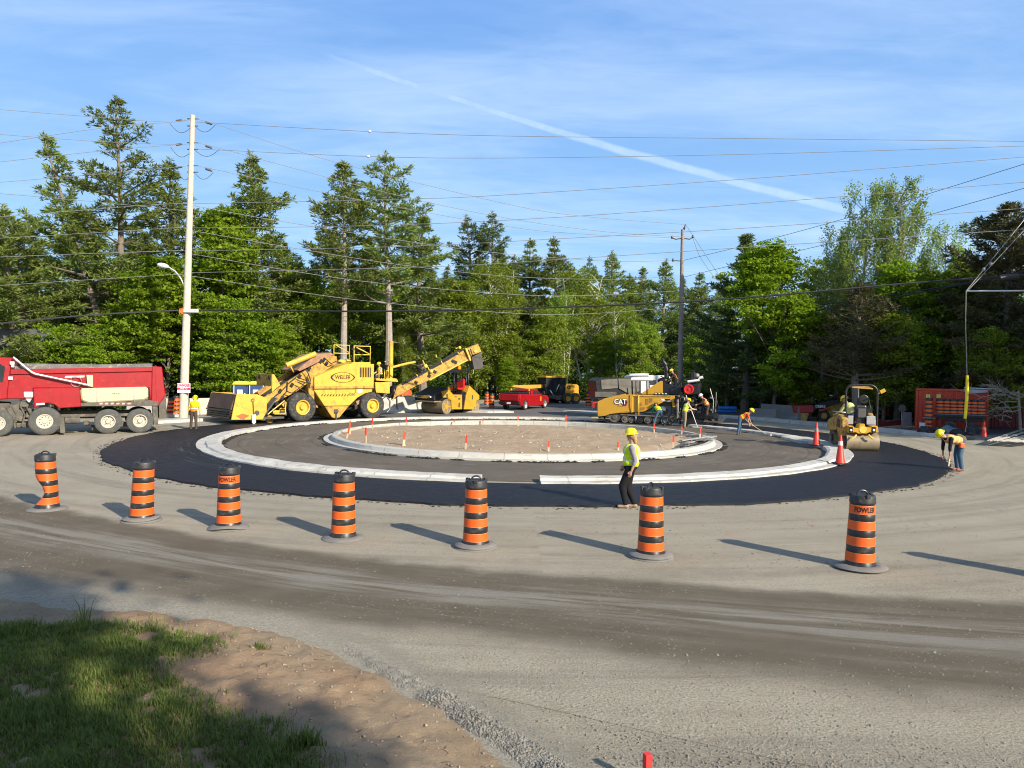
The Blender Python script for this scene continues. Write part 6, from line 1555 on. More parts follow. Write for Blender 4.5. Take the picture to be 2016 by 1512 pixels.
b = MB(); b.prism([(xa - 0.75, za - 0.25), (xa - 0.72, za + 0.10), (xa - 0.2, za + 0.32), (xb_, zb_ + 0.12), (xb_, za - 0.25)], 0.05, W - 0.05); hd_ = b.build('front_hood', M_blackpaint, T, 0.05)
b = MB(); b.box(xa - 0.79, xa - 0.74, 0.45, W - 0.35, za - 0.12, za + 0.08); b.build('nose_panel', M_yel2, hd_, 0.01)
b = MB()
for yy in (0.35, W - 0.25): b.ball((xa - 0.78, yy, za - 0.02), 0.06, 8)
b.build('headlight', M_lamp, hd_)
b = MB(); b.box(xa - 0.80, xa - 0.1, 0.0, W, za - 0.36, za - 0.27); b.build('scraper', M_tan, T, 0.01)
rails(F, T, 'canopy_post', [[(893, 776, 0.15), (894, 733, 0.15)], [(922, 778, 0.15), (922, 722, 0.15)], [(893, 770, 1.5), (895, 733, 1.5)], [(921, 770, 1.5), (921, 725, 1.5)], [(918, 772, 0.8), (918, 735, 0.8)]], 0.05, M_blackpaint)
pr(F, T, 'canopy', [(884, 730), (926, 727), (926, 731), (884, 735)], -0.05, 1.7, M_blackpaint, bevel=0.02)
b = MB(); xx, zz = S(905, 759, 0.5); b.box(xx - 0.35, xx + 0.3, 0.3, 1.1, zz - 0.3, zz - 0.15); b.box(xx + 0.2, xx + 0.35, 0.3, 1.1, zz - 0.2, zz + 0.45); b.build('seat', M_redlens, T, 0.04)
b = MB(); xx, zz = S(900, 748, 0.4); b.obox((xx, 0.4, zz), (0.3, 0.4, 0.3)); b.tube([(xx, 0.5, zz - 0.1), (xx + 0.1, 0.5, zz - 0.8)], 0.05, 6); b.build('console', M_blackpaint, T, 0.03)
b = MB(); xx, zz = S(904, 727, 0.3); b.cyl((xx, 0.3, zz), (xx, 0.3, zz + 0.25), 0.12, 12); b.build('beacon', M_beacon, T)
b = MB()
for (a, c_, w_, h_) in ((880, 780, .14, .30), (904, 785, .2, .12), (904, 797, .16, .3), (930, 782, .14, .3), (897, 781, .2, .06)): xx, zz = S(a, c_, -0.06); b.box(xx - w_ / 2, xx + w_ / 2, -0.075, -0.055, zz - h_ / 2, zz + h_ / 2)
b.build('vent', M_darksteel, T, 0.004)

# ---- red pickup
F = Frame(ground(1026, 808), rad(63)); S = lambda a, b_, y=0.0: F.side(a, b_, y)
T = empty('pickup_truck', F.o, F.h, 'red crew pickup seen from behind, left of the road grader', 'pickup truck')
W = 1.75
pb_ = F.poly([(1024, 776), (1047, 777), (1048, 776.5), (1067, 776.5), (1078, 778.5), (1081, 783), (1080.5, 792), (1078, 796), (1045, 799.5), (1026, 799), (1024, 795)], 0)
b = MB(); b.prism(pb_, 0, W); bd = b.build('body', M_red, T, 0.05, seg=2)
b = MB(); b.prism(F.poly([(1047, 777.5), (1048.2, 767), (1051, 765.4), (1058, 765.6), (1067.5, 777.5)], 0.1), 0.12, W - 0.12); cb = b.build('cab', M_red, T, 0.05, seg=2)
b = MB(); b.prism(F.poly([(1050, 776.2), (1050.6, 769), (1054.5, 768.4), (1055.5, 776.2)], 0.1), 0.105, 0.13); b.prism(F.poly([(1056.5, 776.2), (1056, 768.6), (1059, 769), (1065, 776.4)], 0.1), 0.105, 0.13); b.build('side_window', M_glass, cb)
xa, za = S(1047, 767.5); xb_, zb_ = S(1046.5, 776); b = MB(); b.box(xa - 0.10, xa - 0.02, 0.25, W - 0.25, zb_, za - 0.08); b.build('rear_window', M_glass, cb, 0.01)
x0_, z0_ = S(1024, 776); x1_, z1_ = S(1047, 776.5)
b = MB(); b.box(x0_ + 0.08, x1_ - 0.15, 0.12, W - 0.12, z0_ - 0.02, z0_ + 0.10); b.box(x1_ - 0.5, x1_ - 0.2, 0.1, W - 0.1, z0_, z0_ + 0.22); b.build('bed_liner', M_blackpaint, T, 0.02)
b = MB(); b.box(x0_ - 0.06, x0_ + 0.02, 0.10, W - 0.10, z0_ - 0.52, z0_ - 0.02); tg = b.build('tailgate', M_red, T, 0.03)
b = MB(); b.box(x0_ - 0.14, x0_ + 0.1, 0.0, W, z0_ - 0.78, z0_ - 0.58); bp = b.build('rear_bumper', M_blackpaint, T, 0.03)
b = MB(); b.box(x0_ - 0.155, x0_ - 0.14, W / 2 - 0.16, W / 2 + 0.16, z0_ - 0.76, z0_ - 0.62); b.build('licence_plate', M_white, bp)
for yy in (0.0, W - 0.1):
    b = MB(); b.box(x0_ - 0.05, x0_ + 0.08, yy - 0.01, yy + 0.11, z0_ - 0.38, z0_ - 0.08); b.build('tail_light', M_redlens, T, 0.01)
for (a, c_) in ((1034.8, 799.5), (1073, 797.5)):
    x, z = S(a, c_); b = MB(); b.lathe([(0.40, -0.012), (0.44, -0.012), (0.44, 0.1)], 24, c=(x, 0, 0.36), axis='y', caps=False, a0=-0.2, a1=PI + 0.2); b.build('wheel_arch', M_blackpaint, T)
    wheel(T, (x, -0.03, 0.36), 0.36, 0.25, M_tyre, M_alu, rim=0.6, dish=-0.03); wheel(T, (x, W - 0.22, 0.36), 0.36, 0.25, M_tyre, M_alu, rim=0.6)
b = MB(); xx, zz = S(1067, 775); b.box(xx, xx + 0.15, -0.22, -0.02, zz - 0.05, zz + 0.2); b.build('mirror', M_blackpaint, T, 0.03)
b = MB(); xx, zz = S(1064.5, 784.5); b.box(xx - 0.1, xx + 0.1, -0.012, 0.0, zz - 0.18, zz + 0.16); b.build('door_decal', M_beacon, T, 0.0)
b = MB(); xx, zz = S(1046, 768); b.box(xx - 0.25, xx - 0.15, 0.05, W - 0.05, zz - 0.12, zz - 0.05); b.tube([(xx - 0.2, 0.08, zz - 0.5), (xx - 0.2, 0.08, zz - 0.06)], 0.03, 6); b.tube([(xx - 0.2, W - 0.08, zz - 0.5), (xx - 0.2, W - 0.08, zz - 0.06)], 0.03, 6); rk = b.build('headache_rack', M_redlens, T)
b = MB()
for yy in (0.1, W - 0.1): b.cyl((xx - 0.2, yy, zz - 0.05), (xx - 0.2, yy, zz + 0.08), 0.08, 10)
b.build('beacon', M_beacon, rk)
# ---- road grader
F = Frame(ground(1119, 795), rad(28)); S = lambda a, b_, y=0.0: F.side(a, b_, y)
T = empty('road_grader', F.o, F.h, 'yellow road grader with a black cab standing behind the red pickup', 'road grader')
for (a, y_) in ((1119, 0), (1135, 0), (1119, 2.0), (1135, 2.0), (1050, 0.2), (1050, 2.0)):
    x = S(a, 785)[0]; wheel(T, (x, y_, 0.50), 0.50, 0.42, M_tyre, M_cat, rim=0.5, dish=-0.08)
pr(F, T, 'engine_hood', [(1112, 777), (1113, 757), (1119, 755.5), (1137, 757), (1140, 760), (1140, 776)], 0.4, 2.0, M_cat, yp=0.4, bevel=0.05)
b = MB(); b.prism(F.poly([(1117, 759), (1123.5, 759), (1123.5, 765.5), (1117, 765.5)], 0.39), 0.38, 0.41); lg = b.build('logo_patch', M_letter, T, 0.02)
b = MB(); b.prism(F.poly([(1118, 764), (1119.5, 761.5), (1119, 760), (1120.2, 761.2), (1122.6, 763), (1122.2, 764.6), (1121.4, 763.4), (1120, 763), (1118.9, 764.8)], 0.37), 0.372, 0.38); b.build('logo_deer', M_yel, lg)
cabg = pr(F, T, 'cab', [(1076, 776), (1074.5, 744), (1113, 744), (1113, 776)], 0.45, 1.95, M_glass, yp=0.45, bevel=0.02)
b = MB()
for a in (1075.5, 1088, 1099, 1112.3): xx, zz = S(a, 776, 0.44); _, z2 = S(a, 743.5, 0.44); b.box(xx - 0.05, xx + 0.05, 0.41, 0.5, zz, z2); b.box(xx - 0.05, xx + 0.05, 1.9, 1.99, zz, z2)
b.build('cab_post', M_blackpaint, cabg)
pr(F, cabg, 'cab_roof', [(1074, 743.5), (1076, 740.5), (1117, 739.5), (1118.5, 742.5), (1113, 744.2)], 0.3, 2.1, M_cat, yp=0.3, bevel=0.03)
pr(F, T, 'front_frame', [(1008, 762), (1012, 758.5), (1076, 757), (1078, 763), (1040, 766)], 1.0, 1.4, M_cat, yp=1.0, bevel=0.03)
pr(F, T, 'undercarriage', [(1078, 764), (1112, 770), (1140, 776), (1140, 786), (1100, 788), (1082, 784)], 0.6, 1.8, M_frame, yp=0.6, bevel=0.03)
b = MB(); x0_, z0_ = S(1082, 793, 0.2); x1_, _ = S(1112, 793, 0.2); b.obox(((x0_ + x1_) / 2 - 0.6, 1.2, 0.35), (3.2, 0.06, 0.6), (0, 0, 0.5)); b.build('mouldboard', M_darksteel, T, 0.01)
b = MB(); b.tube([(S(1094, 772, 0.35)[0], 0.35, S(1094, 772, 0.35)[1]), (S(1101, 756, 0.35)[0], 0.35, S(1101, 756, 0.35)[1])], 0.05, 6); b.tube([(S(1083, 768, 0.3)[0], 0.3, S(1083, 768, 0.3)[1]), (S(1092, 784, 0.3)[0], 0.3, S(1092, 784, 0.3)[1])], 0.06, 6); b.build('cylinder', M_chrome, T)
sgn = empty('road_sign', at_depth(1166, 800, 52) * 1.0, 0, 'grey back of a road sign left of the paver', 'road sign'); sgn.location.z = 0
b = MB(); b.box(-0.03, 0.03, 0, 0.06, 0, 1.95); b.build('post', M_steel, sgn); b = MB(); b.prism([(-0.19, 1.15), (0.19, 1.15), (0.2, 1.3), (0.2, 1.8), (0.14, 1.92), (-0.14, 1.92), (-0.2, 1.8), (-0.2, 1.3)], -0.03, 0); b.build('sign_plate', mat('sign_back', (0.16, 0.17, 0.18), 0.5, metal=0.3), sgn)

# ---- paver
F = Frame(ground(1209, 834), rad(-20)); S = lambda a, b_, y=0.0: F.side(a, b_, y)
T = empty('asphalt_paver', F.o, F.h, 'yellow asphalt paver lettered CAT with crew gathered at its screed', 'paver')
W = 2.5
hs = pr(F, T, 'body_side', [(1176, 790.5), (1190, 785), (1211, 780), (1230, 776.8), (1328, 779), (1328, 802), (1323.5, 802), (1323.5, 791.6), (1306, 791.6), (1267, 810.6), (1247, 811.7), (1200, 815), (1190, 819), (1176, 818.6)], 0, 0.22, M_cat, bevel=0.02)
pr(F, T, 'body_side', [(1176, 790.5), (1190, 785), (1211, 780), (1230, 776.8), (1328, 779), (1328, 802), (1306, 791.6), (1267, 810.6), (1200, 815), (1176, 818.6)], W - 0.2, W, M_cat, yp=0, bevel=0.02)
pr(F, T, 'tractor_body', [(1246, 780), (1326, 781), (1326, 800), (1300, 800), (1266, 812), (1240, 815), (1225, 812)], 0.22, W - 0.2, M_blackpaint, yp=0)
pr(F, T, 'hopper_floor', [(1180, 812), (1240, 806), (1240, 815), (1180, 819)], 0.22, W - 0.2, M_darksteel, yp=0)
pr(F, hs, 'pillar', [(1240, 777), (1245.5, 777), (1245, 812), (1243, 813), (1240, 800)], -0.05, 0.02, M_cat)
pr(F, hs, 'lower_crease', [(1177, 812), (1238, 808.5), (1238, 809.5), (1200, 815.5), (1190, 819), (1177, 818.8)], -0.02, 0.01, M_cat, bevel=0.008)
b = MB()
for q_ in ([(1271, 785), (1276.5, 785), (1276.5, 796), (1271, 796.5)], [(1278, 784), (1284.5, 784), (1284.5, 791), (1278, 794)], [(1259, 792.5), (1263.5, 792.5), (1263.5, 799), (1259, 799)], [(1259, 802), (1270.5, 802), (1268, 807), (1259, 808)]): b.prism(F.poly(q_, 0), -0.012, 0.0)
b.build('vent', mat('vent_dark', (0.30, 0.15, 0.02), 0.6, var=0.2), hs)
b = MB(); b.prism(F.poly([(1246, 778), (1322, 779), (1322, 780.5), (1246, 780)], 0), -0.05, 0.03); b.build('deck_edge', M_yel, hs)
# trademark block
b = MB(); b.prism(F.poly([(1222, 785.7), (1230.5, 785.7), (1236.3, 791.5), (1233, 799.5), (1222.5, 800), (1220, 796)], 0), -0.010, 0.0); lgo = b.build('logo_hexagon', mat('logo_red', (0.55, 0.02, 0.03), 0.4, var=0.05), hs)
b = MB(); b.prism(F.poly([(1225, 786.5), (1230, 786.5), (1234.6, 791.5), (1232, 798), (1225, 798)], 0), -0.014, -0.009); b.build('logo_inner', M_letter, lgo)
side_text(F, lgo, 'CAT', 1221.3, 791.2, 9.6, M_letter, y=-0.020, bold=0.085, squeeze=0.90)
side_text(F, lgo, 'CAT', 1221.3, 791.2, 9.6, mat('logo_white', (0.85, 0.85, 0.84), 0.4, var=0.03), y=-0.028, bold=0.025, squeeze=0.90)
b = MB(); b.prism(F.poly([(1217.6, 798.6), (1221.2, 793.4), (1224.8, 798.6)], 0), -0.040, -0.034); b.build('logo_triangle', M_yel, lgo)
b = MB(); b.prism(F.poly([(1300, 785), (1320, 785.5), (1320, 789), (1303, 789)], 0), -0.012, 0.0); b.build('model_plate', M_white, hs)
b = MB(); b.prism(F.poly([(1308, 785.2), (1320, 785.5), (1320, 788.5), (1310, 788.5)], 0), -0.016, -0.012); b.build('model_mark', M_letter, hs)
# hopper wings
pr(F, T, 'hopper_wing', [(1177, 790), (1190, 784), (1230, 775), (1230, 782), (1180, 795)], 0.22, 0.30, M_yel2, yp=0)
# slanted panel behind the hopper and operator deck
pr(F, T, 'engine_panel', [(1257, 777), (1299, 750), (1303, 750), (1303, 777)], 0.3, 0.42, M_cat, yp=0.1)
pr(F, T, 'engine_panel', [(1257, 777), (1299, 750), (1303, 750), (1303, 777)], 2.0, 2.12, M_cat, yp=0.1)
pr(F, T, 'engine_cover', [(1262, 777), (1300, 753), (1340, 762), (1340, 779)], 0.42, 2.0, M_blackpaint, yp=0.1, bevel=0.04)
b = MB(); x_, zt = S(1309, 711, 1.0); x2, z2 = S(1313, 730, 1.0); x3, z3 = S(1311, 762, 1.0)
b.tube([(x_ - 0.12, 1.0, zt), (x_ + 0.02, 1.0, zt - 0.2), (x2, 1.0, z2), (x3, 1.0, z3 - 0.2)], [0.12, 0.14, 0.12, 0.18], 12); b.ball((x3 - 0.1, 1.0, z3 + 0.35), 0.28, 8, sc=(1.4, 1, 0.7)); b.build('exhaust_stack', M_blackpaint, T)
b = MB(); x_, z_ = S(1325, 748, 0.8); b.box(x_ - 0.28, x_ + 0.22, 0.6, 1.1, z_ - 0.55, z_ - 0.4); b.box(x_ + 0.1, x_ + 0.25, 0.6, 1.1, z_ - 0.4, z_ + 0.1); b.box(x_ - 0.75, x_ - 0.4, 0.5, 1.8, z_ - 0.6, z_ - 0.1); b.tube([(x_ - 0.5, 0.8, z_ - 0.2), (x_ - 0.45, 0.8, z_ + 0.1), (x_ - 0.7, 0.8, z_ + 0.2)], 0.04, 6); b.build('operator_station', M_blackpaint, T, 0.04)
rails(F, T, 'canopy_post', [[(1252.5, 777, 0.1), (1252.5, 749, 0.1)], [(1274, 777, 0.1), (1273.5, 749, 0.1)], [(1236, 777, 0.4), (1235, 764, 0.4)], [(1245, 777, 2.0), (1244, 745, 2.0)], [(1278, 775, 2.0), (1278, 745, 2.0)]], 0.045, M_darksteel)
tb(F, T, 'folded_canopy', [(1243, 747, 0.1), (1284, 747.5, 0.1)], 0.085, M_white, n=10)
tb(F, T, 'folded_canopy', [(1240, 739, 2.2), (1277, 739, 2.2)], 0.06, M_white, n=10)
tb(F, T, 'folded_canopy', [(1354, 751.5, 0.4), (1377, 748.5, 0.4)], 0.075, M_white, n=10)
tb(F, T, 'folded_canopy', [(1375, 745, 0.9), (1384, 742.5, 0.9)], 0.085, M_white, n=10)
pr(F, T, 'step', [(1290, 773), (1316, 775), (1316, 778), (1288, 777)], -0.02, 0.4, M_blackpaint, bevel=0.005)
b = MB()
for i in range(4): a = 1290 + i * 6.4; b.prism(F.poly([(a, 774.2), (a + 3.5, 774.4), (a + 3.5, 776), (a, 775.8)], -0.03), -0.032, -0.02)
b.build('step_mark', M_white, T)
# tracks
b = MB(); xs = [S(a, 830)[0] for a in (1200, 1333)]; R_ = 0.40
path = [(xs[0] - 0.0 + R_ * cos(a), R_ + R_ * sin(a)) for a in [PI / 2 + i * PI / 8 for i in range(9)]] + [(xs[1] + R_ * cos(a), R_ + R_ * sin(a)) for a in [-PI / 2 + i * PI / 8 for i in range(9)]]
inner = [(p, R_ + (q - R_) * 0.82) for p, q in path]
n_ = len(path); vs = [(p, yy, q) for yy in (0.12, 0.50) for p, q in path] + [(p, yy, q) for yy in (0.12, 0.50) for p, q in inner]
fs = []
for i in range(n_):
    j = (i + 1) % n_; fs += [(i, j, j + n_, i + n_), (2 * n_ + i, 3 * n_ + i, 3 * n_ + j, 2 * n_ + j), (i, 2 * n_ + i, 2 * n_ + j, j), (n_ + i, n_ + j, 3 * n_ + j, 3 * n_ + i)]
b.add(vs, fs); trk = b.build('track', M_black, T)
for (a, r_) in ((1209, 0.30), (1230, 0.20), (1243, 0.17), (1259, 0.17), (1275, 0.20), (1291, 0.17), (1307, 0.17), (1323, 0.28)):
    xx = S(a, 830)[0]; b = MB(); b.lathe([(0.001, 0.06), (r_ * 0.4, 0.06), (r_ * 0.45, 0.10), (r_ * 0.85, 0.10), (r_, 0.08), (r_, 0.45)], 22, c=(xx, 0, r_ + 0.07), axis='y', caps=False); b.build('track_roller', M_frame, trk)
pr(F, T, 'track_frame', [(1205, 818), (1330, 822), (1330, 832), (1205, 830)], 0.16, 0.45, M_blackpaint, yp=0.1)
b = MB(); x_, z_ = S(1172, 822); b.box(x_ - 0.22, x_ + 0.15, -0.1, 2.6, z_ - 0.05, z_ + 0.02); b.build('push_roller', M_yel, T, 0.01)
b = MB(); x_, z_ = S(1171, 797, 0.3); b.box(x_ - 0.1, x_ + 0.06, 0.1, 0.5, z_ - 0.18, z_ + 0.16); b.build('front_reflector', M_redlens, T, 0.02)
tb(F, T, 'hydraulic_ram', [(1257, 778, -0.08), (1257, 818, -0.08)], 0.045, M_yel); tb(F, T, 'hydraulic_ram', [(1252, 812, 0.05), (1252, 833, 0.05)], 0.05, M_chrome)
# screed and its clutter
rnd = random.Random(12)
b = MB(); xs0, _ = S(1335, 830); xs1, _ = S(1405, 830)
b.box(xs0 + 0.3, xs1, -0.4, W + 0.3, 0.06, 0.42); b.box(xs0 + 0.5, xs1 - 0.2, -0.2, W + 0.1, 0.42, 0.95); b.box(xs0 - 0.4, xs0 + 0.6, 0.1, W - 0.1, 0.5, 1.5); scr = b.build('screed', M_blackpaint, T, 0.02)
b = MB(); b.box(xs1 - 0.5, xs1 + 0.45, -0.55, W + 0.4, 0.30, 0.36); b.build('screed_walkway', M_darksteel, scr, 0.01)
b = MB()
for i in range(46):
    a = rnd.uniform(1334, 1412); c_ = rnd.uniform(772, 836) if a < 1385 else rnd.uniform(800, 836); yy = rnd.uniform(-0.45, 0.4); xx, zz = S(a, c_, yy)
    if zz < 0.08: continue
    b.obox((xx, yy, zz), (rnd.uniform(.05, .3), rnd.uniform(.05, .2), rnd.uniform(.05, .3)), (rnd.uniform(-.5, .5), rnd.uniform(-.5, .5), 0))
for i in range(26):
    a = rnd.uniform(1330, 1408); c_ = rnd.uniform(775, 810); yy = rnd.uniform(-0.4, 0.3); xx, zz = S(a, c_, yy); q = rnd.uniform(-.35, .35)
    b.tube([(xx, yy, zz), (xx + q, yy - 0.1, max(0.1, zz - 0.25)), (xx + q * 1.4, yy, max(0.1, zz - rnd.uniform(.4, .8)))], 0.022, 5)
b.build('screed_gear', M_blackpaint, scr, 0.004)
rails(F, scr, 'screed_rail', [[(1401, 835, -0.3), (1405, 790, -0.3), (1398, 765, -0.3)], [(1408, 833, 0.6), (1410, 772, 0.6)], [(1333, 824, -0.25), (1333, 785, -0.25)], [(1335, 780, -0.2), (1337, 845, -0.2)], [(1330, 800, 0.0), (1345, 777, 0.0), (1352, 800, 0.0)]], 0.022, M_steel)
b = MB()
for i in range(18):
    a = rnd.uniform(1336, 1405); c_ = rnd.uniform(780, 832); yy = rnd.uniform(-0.5, -0.3); xx, zz = S(a, c_, yy)
    if zz > 0.1: b.obox((xx, yy, zz), (rnd.uniform(.03, .12), 0.03, rnd.uniform(.03, .12)))
b.build('bright_fitting', M_steel, scr)
# hose reel and rear console
b = MB(); xx, zz = S(1356, 766.5, -0.1); b.lathe([(0.001, -0.22), (0.05, -0.22), (0.07, -0.19), (0.19, -0.19), (0.21, -0.23), (0.25, -0.23), (0.27, -0.18), (0.27, 0.0)], 30, c=(xx, 0, zz), axis='y'); b.build('hose_reel', M_redlens, T)
pr(F, T, 'rear_console', [(1346, 757), (1377, 755), (1374, 776), (1350, 780)], 0.0, 1.6, M_blackpaint, bevel=0.04)
pr(F, T, 'rear_tower', [(1359, 733), (1368, 731), (1370, 756), (1358, 756)], 0.5, 0.9, M_blackpaint, bevel=0.04)
b = MB(); xx, zz = S(1372, 740, 0.8); b.ball((xx, 0.8, zz), 0.16, 8); b.build('rear_lamp', M_steel, T)
rails(F, T, 'rear_rail', [[(1340, 780, 0.1), (1341, 752, 0.1), (1352, 750, 0.1)], [(1377, 775, 0.3), (1378, 750, 0.3)], [(1330, 765, 1.5), (1345, 745, 1.5), (1378, 748, 1.5)]], 0.03, M_blackpaint)
pole_ = empty('paver_rake', F.o, F.h, 'long pale rake pole leaning against the back of the paver', 'rake')
tb(F, pole_, 'handle', [(1350.5, 778, -0.75), (1373, 841, -0.95)], 0.022, M_white)
b = MB(); xx, zz = S(1373, 841, -0.95); b.obox((xx, -0.95, 0.05), (0.5, 0.05, 0.05)); b.build('rake_head', M_alu, pole_)

# ---- canvas-sided trailer and white truck standing behind the paver
F = Frame(Vector((at_depth(1176, 800, 45.0).x, 45.0, 0)), rad(6)); S = lambda a, b_, y=0.0: F.side(a, b_, y)
T = empty('covered_trailer', F.o, F.h, 'dark trailer with grey canvas sides behind the front of the paver', 'trailer')
F = Frame(T.location.copy(), rad(6))
pr(F, T, 'trailer_body', [(1172, 750), (1182, 744), (1262, 744), (1262, 786), (1180, 790), (1176, 786)], 0, 2.4, M_blackpaint, bevel=0.03)
for q_, mm in (([(1183, 748), (1215, 745.5), (1216, 764), (1184, 767)], 'c'), ([(1216.5, 745.5), (1258, 745), (1258, 770), (1240, 777), (1218, 765)], 'c')):
    b = MB(); b.prism(F.poly(q_, 0), -0.06, 0.0); b.map(lambda v: v + Vector((0, 0.05 * noise.noise(v * 2), 0))); b.build('canvas', mat('grey_canvas', (0.17, 0.155, 0.125), 0.9, var=0.3, scale=2), T, 0.01)
b = MB(); x_, z_ = S(1195, 776); b.box(x_ - 0.8, x_ + 0.6, -0.1, 0.0, z_ - 0.2, z_ + 0.15); b.build('side_bin', mat('bin_grey', (0.10, 0.095, 0.08), 0.8, var=0.4), T, 0.02)
for a in (1200, 1225): x = S(a, 800)[0]; wheel(T, (x, 0, 0.42), 0.42, 0.3, M_tyre, M_darksteel)
F = Frame(at_depth(1240, 800, 49), rad(3)); F.o.z = 0
T = empty('service_truck', F.o, F.h, 'white service truck with a roof rack half hidden behind the paver', 'truck')
pr(F, T, 'box_body', [(1240, 790), (1240, 744), (1246, 738), (1318, 739.5), (1322, 746), (1322, 790)], 0, 2.2, M_white, bevel=0.08)
tb(F, T, 'roof_rack', [(1238, 736.5, 0.3), (1277, 736.5, 0.3)], 0.05, M_alu); tb(F, T, 'roof_rack', [(1240, 740.5, 0.0), (1277, 740.5, 0.0)], 0.05, M_alu)
b = MB(); b.prism(F.poly([(1278, 748), (1292, 748), (1292, 758), (1278, 758)], 0), -0.01, 0.0); b.build('side_window', M_glass, T)
for a in (1255, 1305): x = S(a, 800)[0]; x = F.side(a, 800)[0]; wheel(T, (x, 0, 0.4), 0.4, 0.3, M_tyre, M_alu)
# ---------------------------------------------------------------- small roller in front, right
o = ground(1667, 889); F = Frame(o, rad(-10)); S = lambda a, b_, y=0.0: F.side(a, b_, y)
T = empty('small_roller', F.o, F.h, 'small tandem roller coming forward on the fresh asphalt, driver under a hoop', 'road roller')
W = S(1732, 889)[0]; r_ = 0.36
def smalldrum(y0, nm='drum'):
    b = MB(); b.lathe([(r_ * 0.88, 0.05), (r_ * 0.96, 0.0), (r_, 0.01), (r_, W - 0.01), (r_ * 0.96, W), (r_ * 0.88, W - 0.05)], 48, c=(0, y0, r_), axis='x'); d = b.build(nm, M_tan, T)
    b = MB(); b.cyl((-0.03, y0, r_), (0.04, y0, r_), 0.14, 14); b.cyl((0.045, y0, r_), (0.05, y0, r_), 0.28, 20); b.build('drum_hub', M_darksteel, d)
smalldrum(0.36); smalldrum(2.15)
b = MB(); b.box(0.0, W, 0.28, 0.5, 0.70, 0.76); b.build('scraper', M_darksteel, T, 0.01)
x0, z0 = S(1671, 853); x1, z1 = S(1731, 853)
fr = MB(); fr.prism(F.poly([(1671, 838.5), (1680, 838.5), (1681, 842), (1690, 843), (1692, 836), (1702, 834), (1704, 841), (1714, 842), (1716, 838.5), (1728, 838.5), (1730, 852), (1716, 852), (1712, 851), (1706, 854), (1690, 854), (1684, 851), (1672, 853)], -0.05), -0.05, 0.35)
nose = fr.build('nose_frame', M_cat, T, 0.015)
for a in (1675.5, 1720.5):
    pr(F, nose, 'lamp_recess', [(a - 4, 840.5), (a + 4, 840.5), (a + 4, 851.5), (a - 4, 852)], -0.07, -0.04, M_blackpaint)
    b = MB(); xx, zz = S(a, 847, -0.09); b.ball((xx, -0.085, zz), 0.045, 8, sc=(1, 0.5, 1)); b.build('headlight', M_lamp, nose)
b = MB(); xx, zz = S(1699, 846, -0.06); b.lathe([(0.001, 0.0), (0.13, 0.0), (0.13, 0.02)], 16, c=(xx, -0.065, zz), axis='y', caps=False); b.build('badge', M_hirail, nose)
for s_, a in ((1, 1683), (-1, 1712)):
    b = MB(); xx, zz = S(a, 856, -0.08); b.tube([(xx + 0.04 * s_, -0.1, zz), (xx - 0.02 * s_, -0.14, zz - 0.08), (xx - 0.12 * s_, -0.14, zz - 0.14)], 0.035, 6); b.build('tie_hook', M_hirail, T)
b = MB(); b.box(0.25, W - 0.25, 0.2, 0.4, 0.72, 0.80); b.box(0.1, W - 0.1, 0.45, 2.2, 0.62, 0.95); b.build('chassis', M_blackpaint, T, 0.02)
# side frame with the square opening
sx = -0.10
def sp2(pts, x=sx):   # measured on the plane local x = const: returns (y, z)
    res = []
    for a, b_ in pts:
        d = F.Ri @ (CR @ Vector(((a - 1008) / FPX, -(b_ - 756) / FPX, -1.0))); c = F.Ri @ (CP - F.o); t = (x - c.x) / d.x; p = c + d * t; res.append((p.y, p.z))
    return res
b = MB(); b.prism([(0.25, 0.60), (0.75, 0.45), (0.95, 0.80), (1.3, 0.70), (2.35, 0.66), (2.45, 0.92), (2.2, 1.10), (0.9, 1.36), (0.30, 1.25)], -0.12, 0.12, axis='x'); b.build('side_frame', M_yel2, T, 0.03)
b = MB(); b.prism([(0.50, 0.86), (0.95, 0.88), (0.95, 1.20), (0.50, 1.18)], -0.135, -0.11, axis='x'); b.build('side_opening', M_blackpaint, T, 0.02)
b = MB(); b.prism([(0.5, 0.7), (2.4, 0.7), (2.4, 1.25), (1.0, 1.5), (0.5, 1.2)], W - 0.2, W, axis='x'); b.build('side_frame', M_yel2, T, 0.03)
b = MB(); b.prism([(1.4, 0.8), (2.4, 0.8), (2.4, 0.98), (2.1, 1.12), (1.4, 1.2)], 0.0, W - 0.1, axis='x'); b.build('rear_hood', M_yel2, T, 0.05)
for (xa, xb_, nm) in ((0.13, 0.33, 'grey_panel'), (0.80, 1.12, 'grey_panel')):
    b = MB(); b.box(xa, xb_, 0.42, 0.5, 1.0, 1.34); b.build(nm, mat('panel_grey', (0.33, 0.33, 0.32), 0.6, var=0.15), T, 0.02)
b = MB(); b.box(0.42, 0.85, 0.55, 0.75, 1.02, 1.75); b.box(0.36, 0.9, 0.55, 1.1, 0.98, 1.14); b.build('seat', M_blackpaint, T, 0.07, seg=2)
b = MB(); b.box(0.50, 0.80, 0.50, 0.56, 1.25, 1.62); b.build('seat_back_pocket', mat('seat_grey', (0.085, 0.08, 0.078), 0.6, var=0.2), T, 0.03)
b = MB(); b.box(0.95, 1.15, 0.9, 1.3, 1.2, 1.7); b.tube([(1.05, 0.8, 1.6), (1.0, 0.9, 2.0), (0.85, 1.1, 1.9)], 0.03, 6)
b.lathe([(0.17, 0), (0.19, 0.02), (0.17, 0.04)], 20, c=(0.95, 1.3, 1.95), axis='y'); b.build('console', M_blackpaint, T, 0.02)
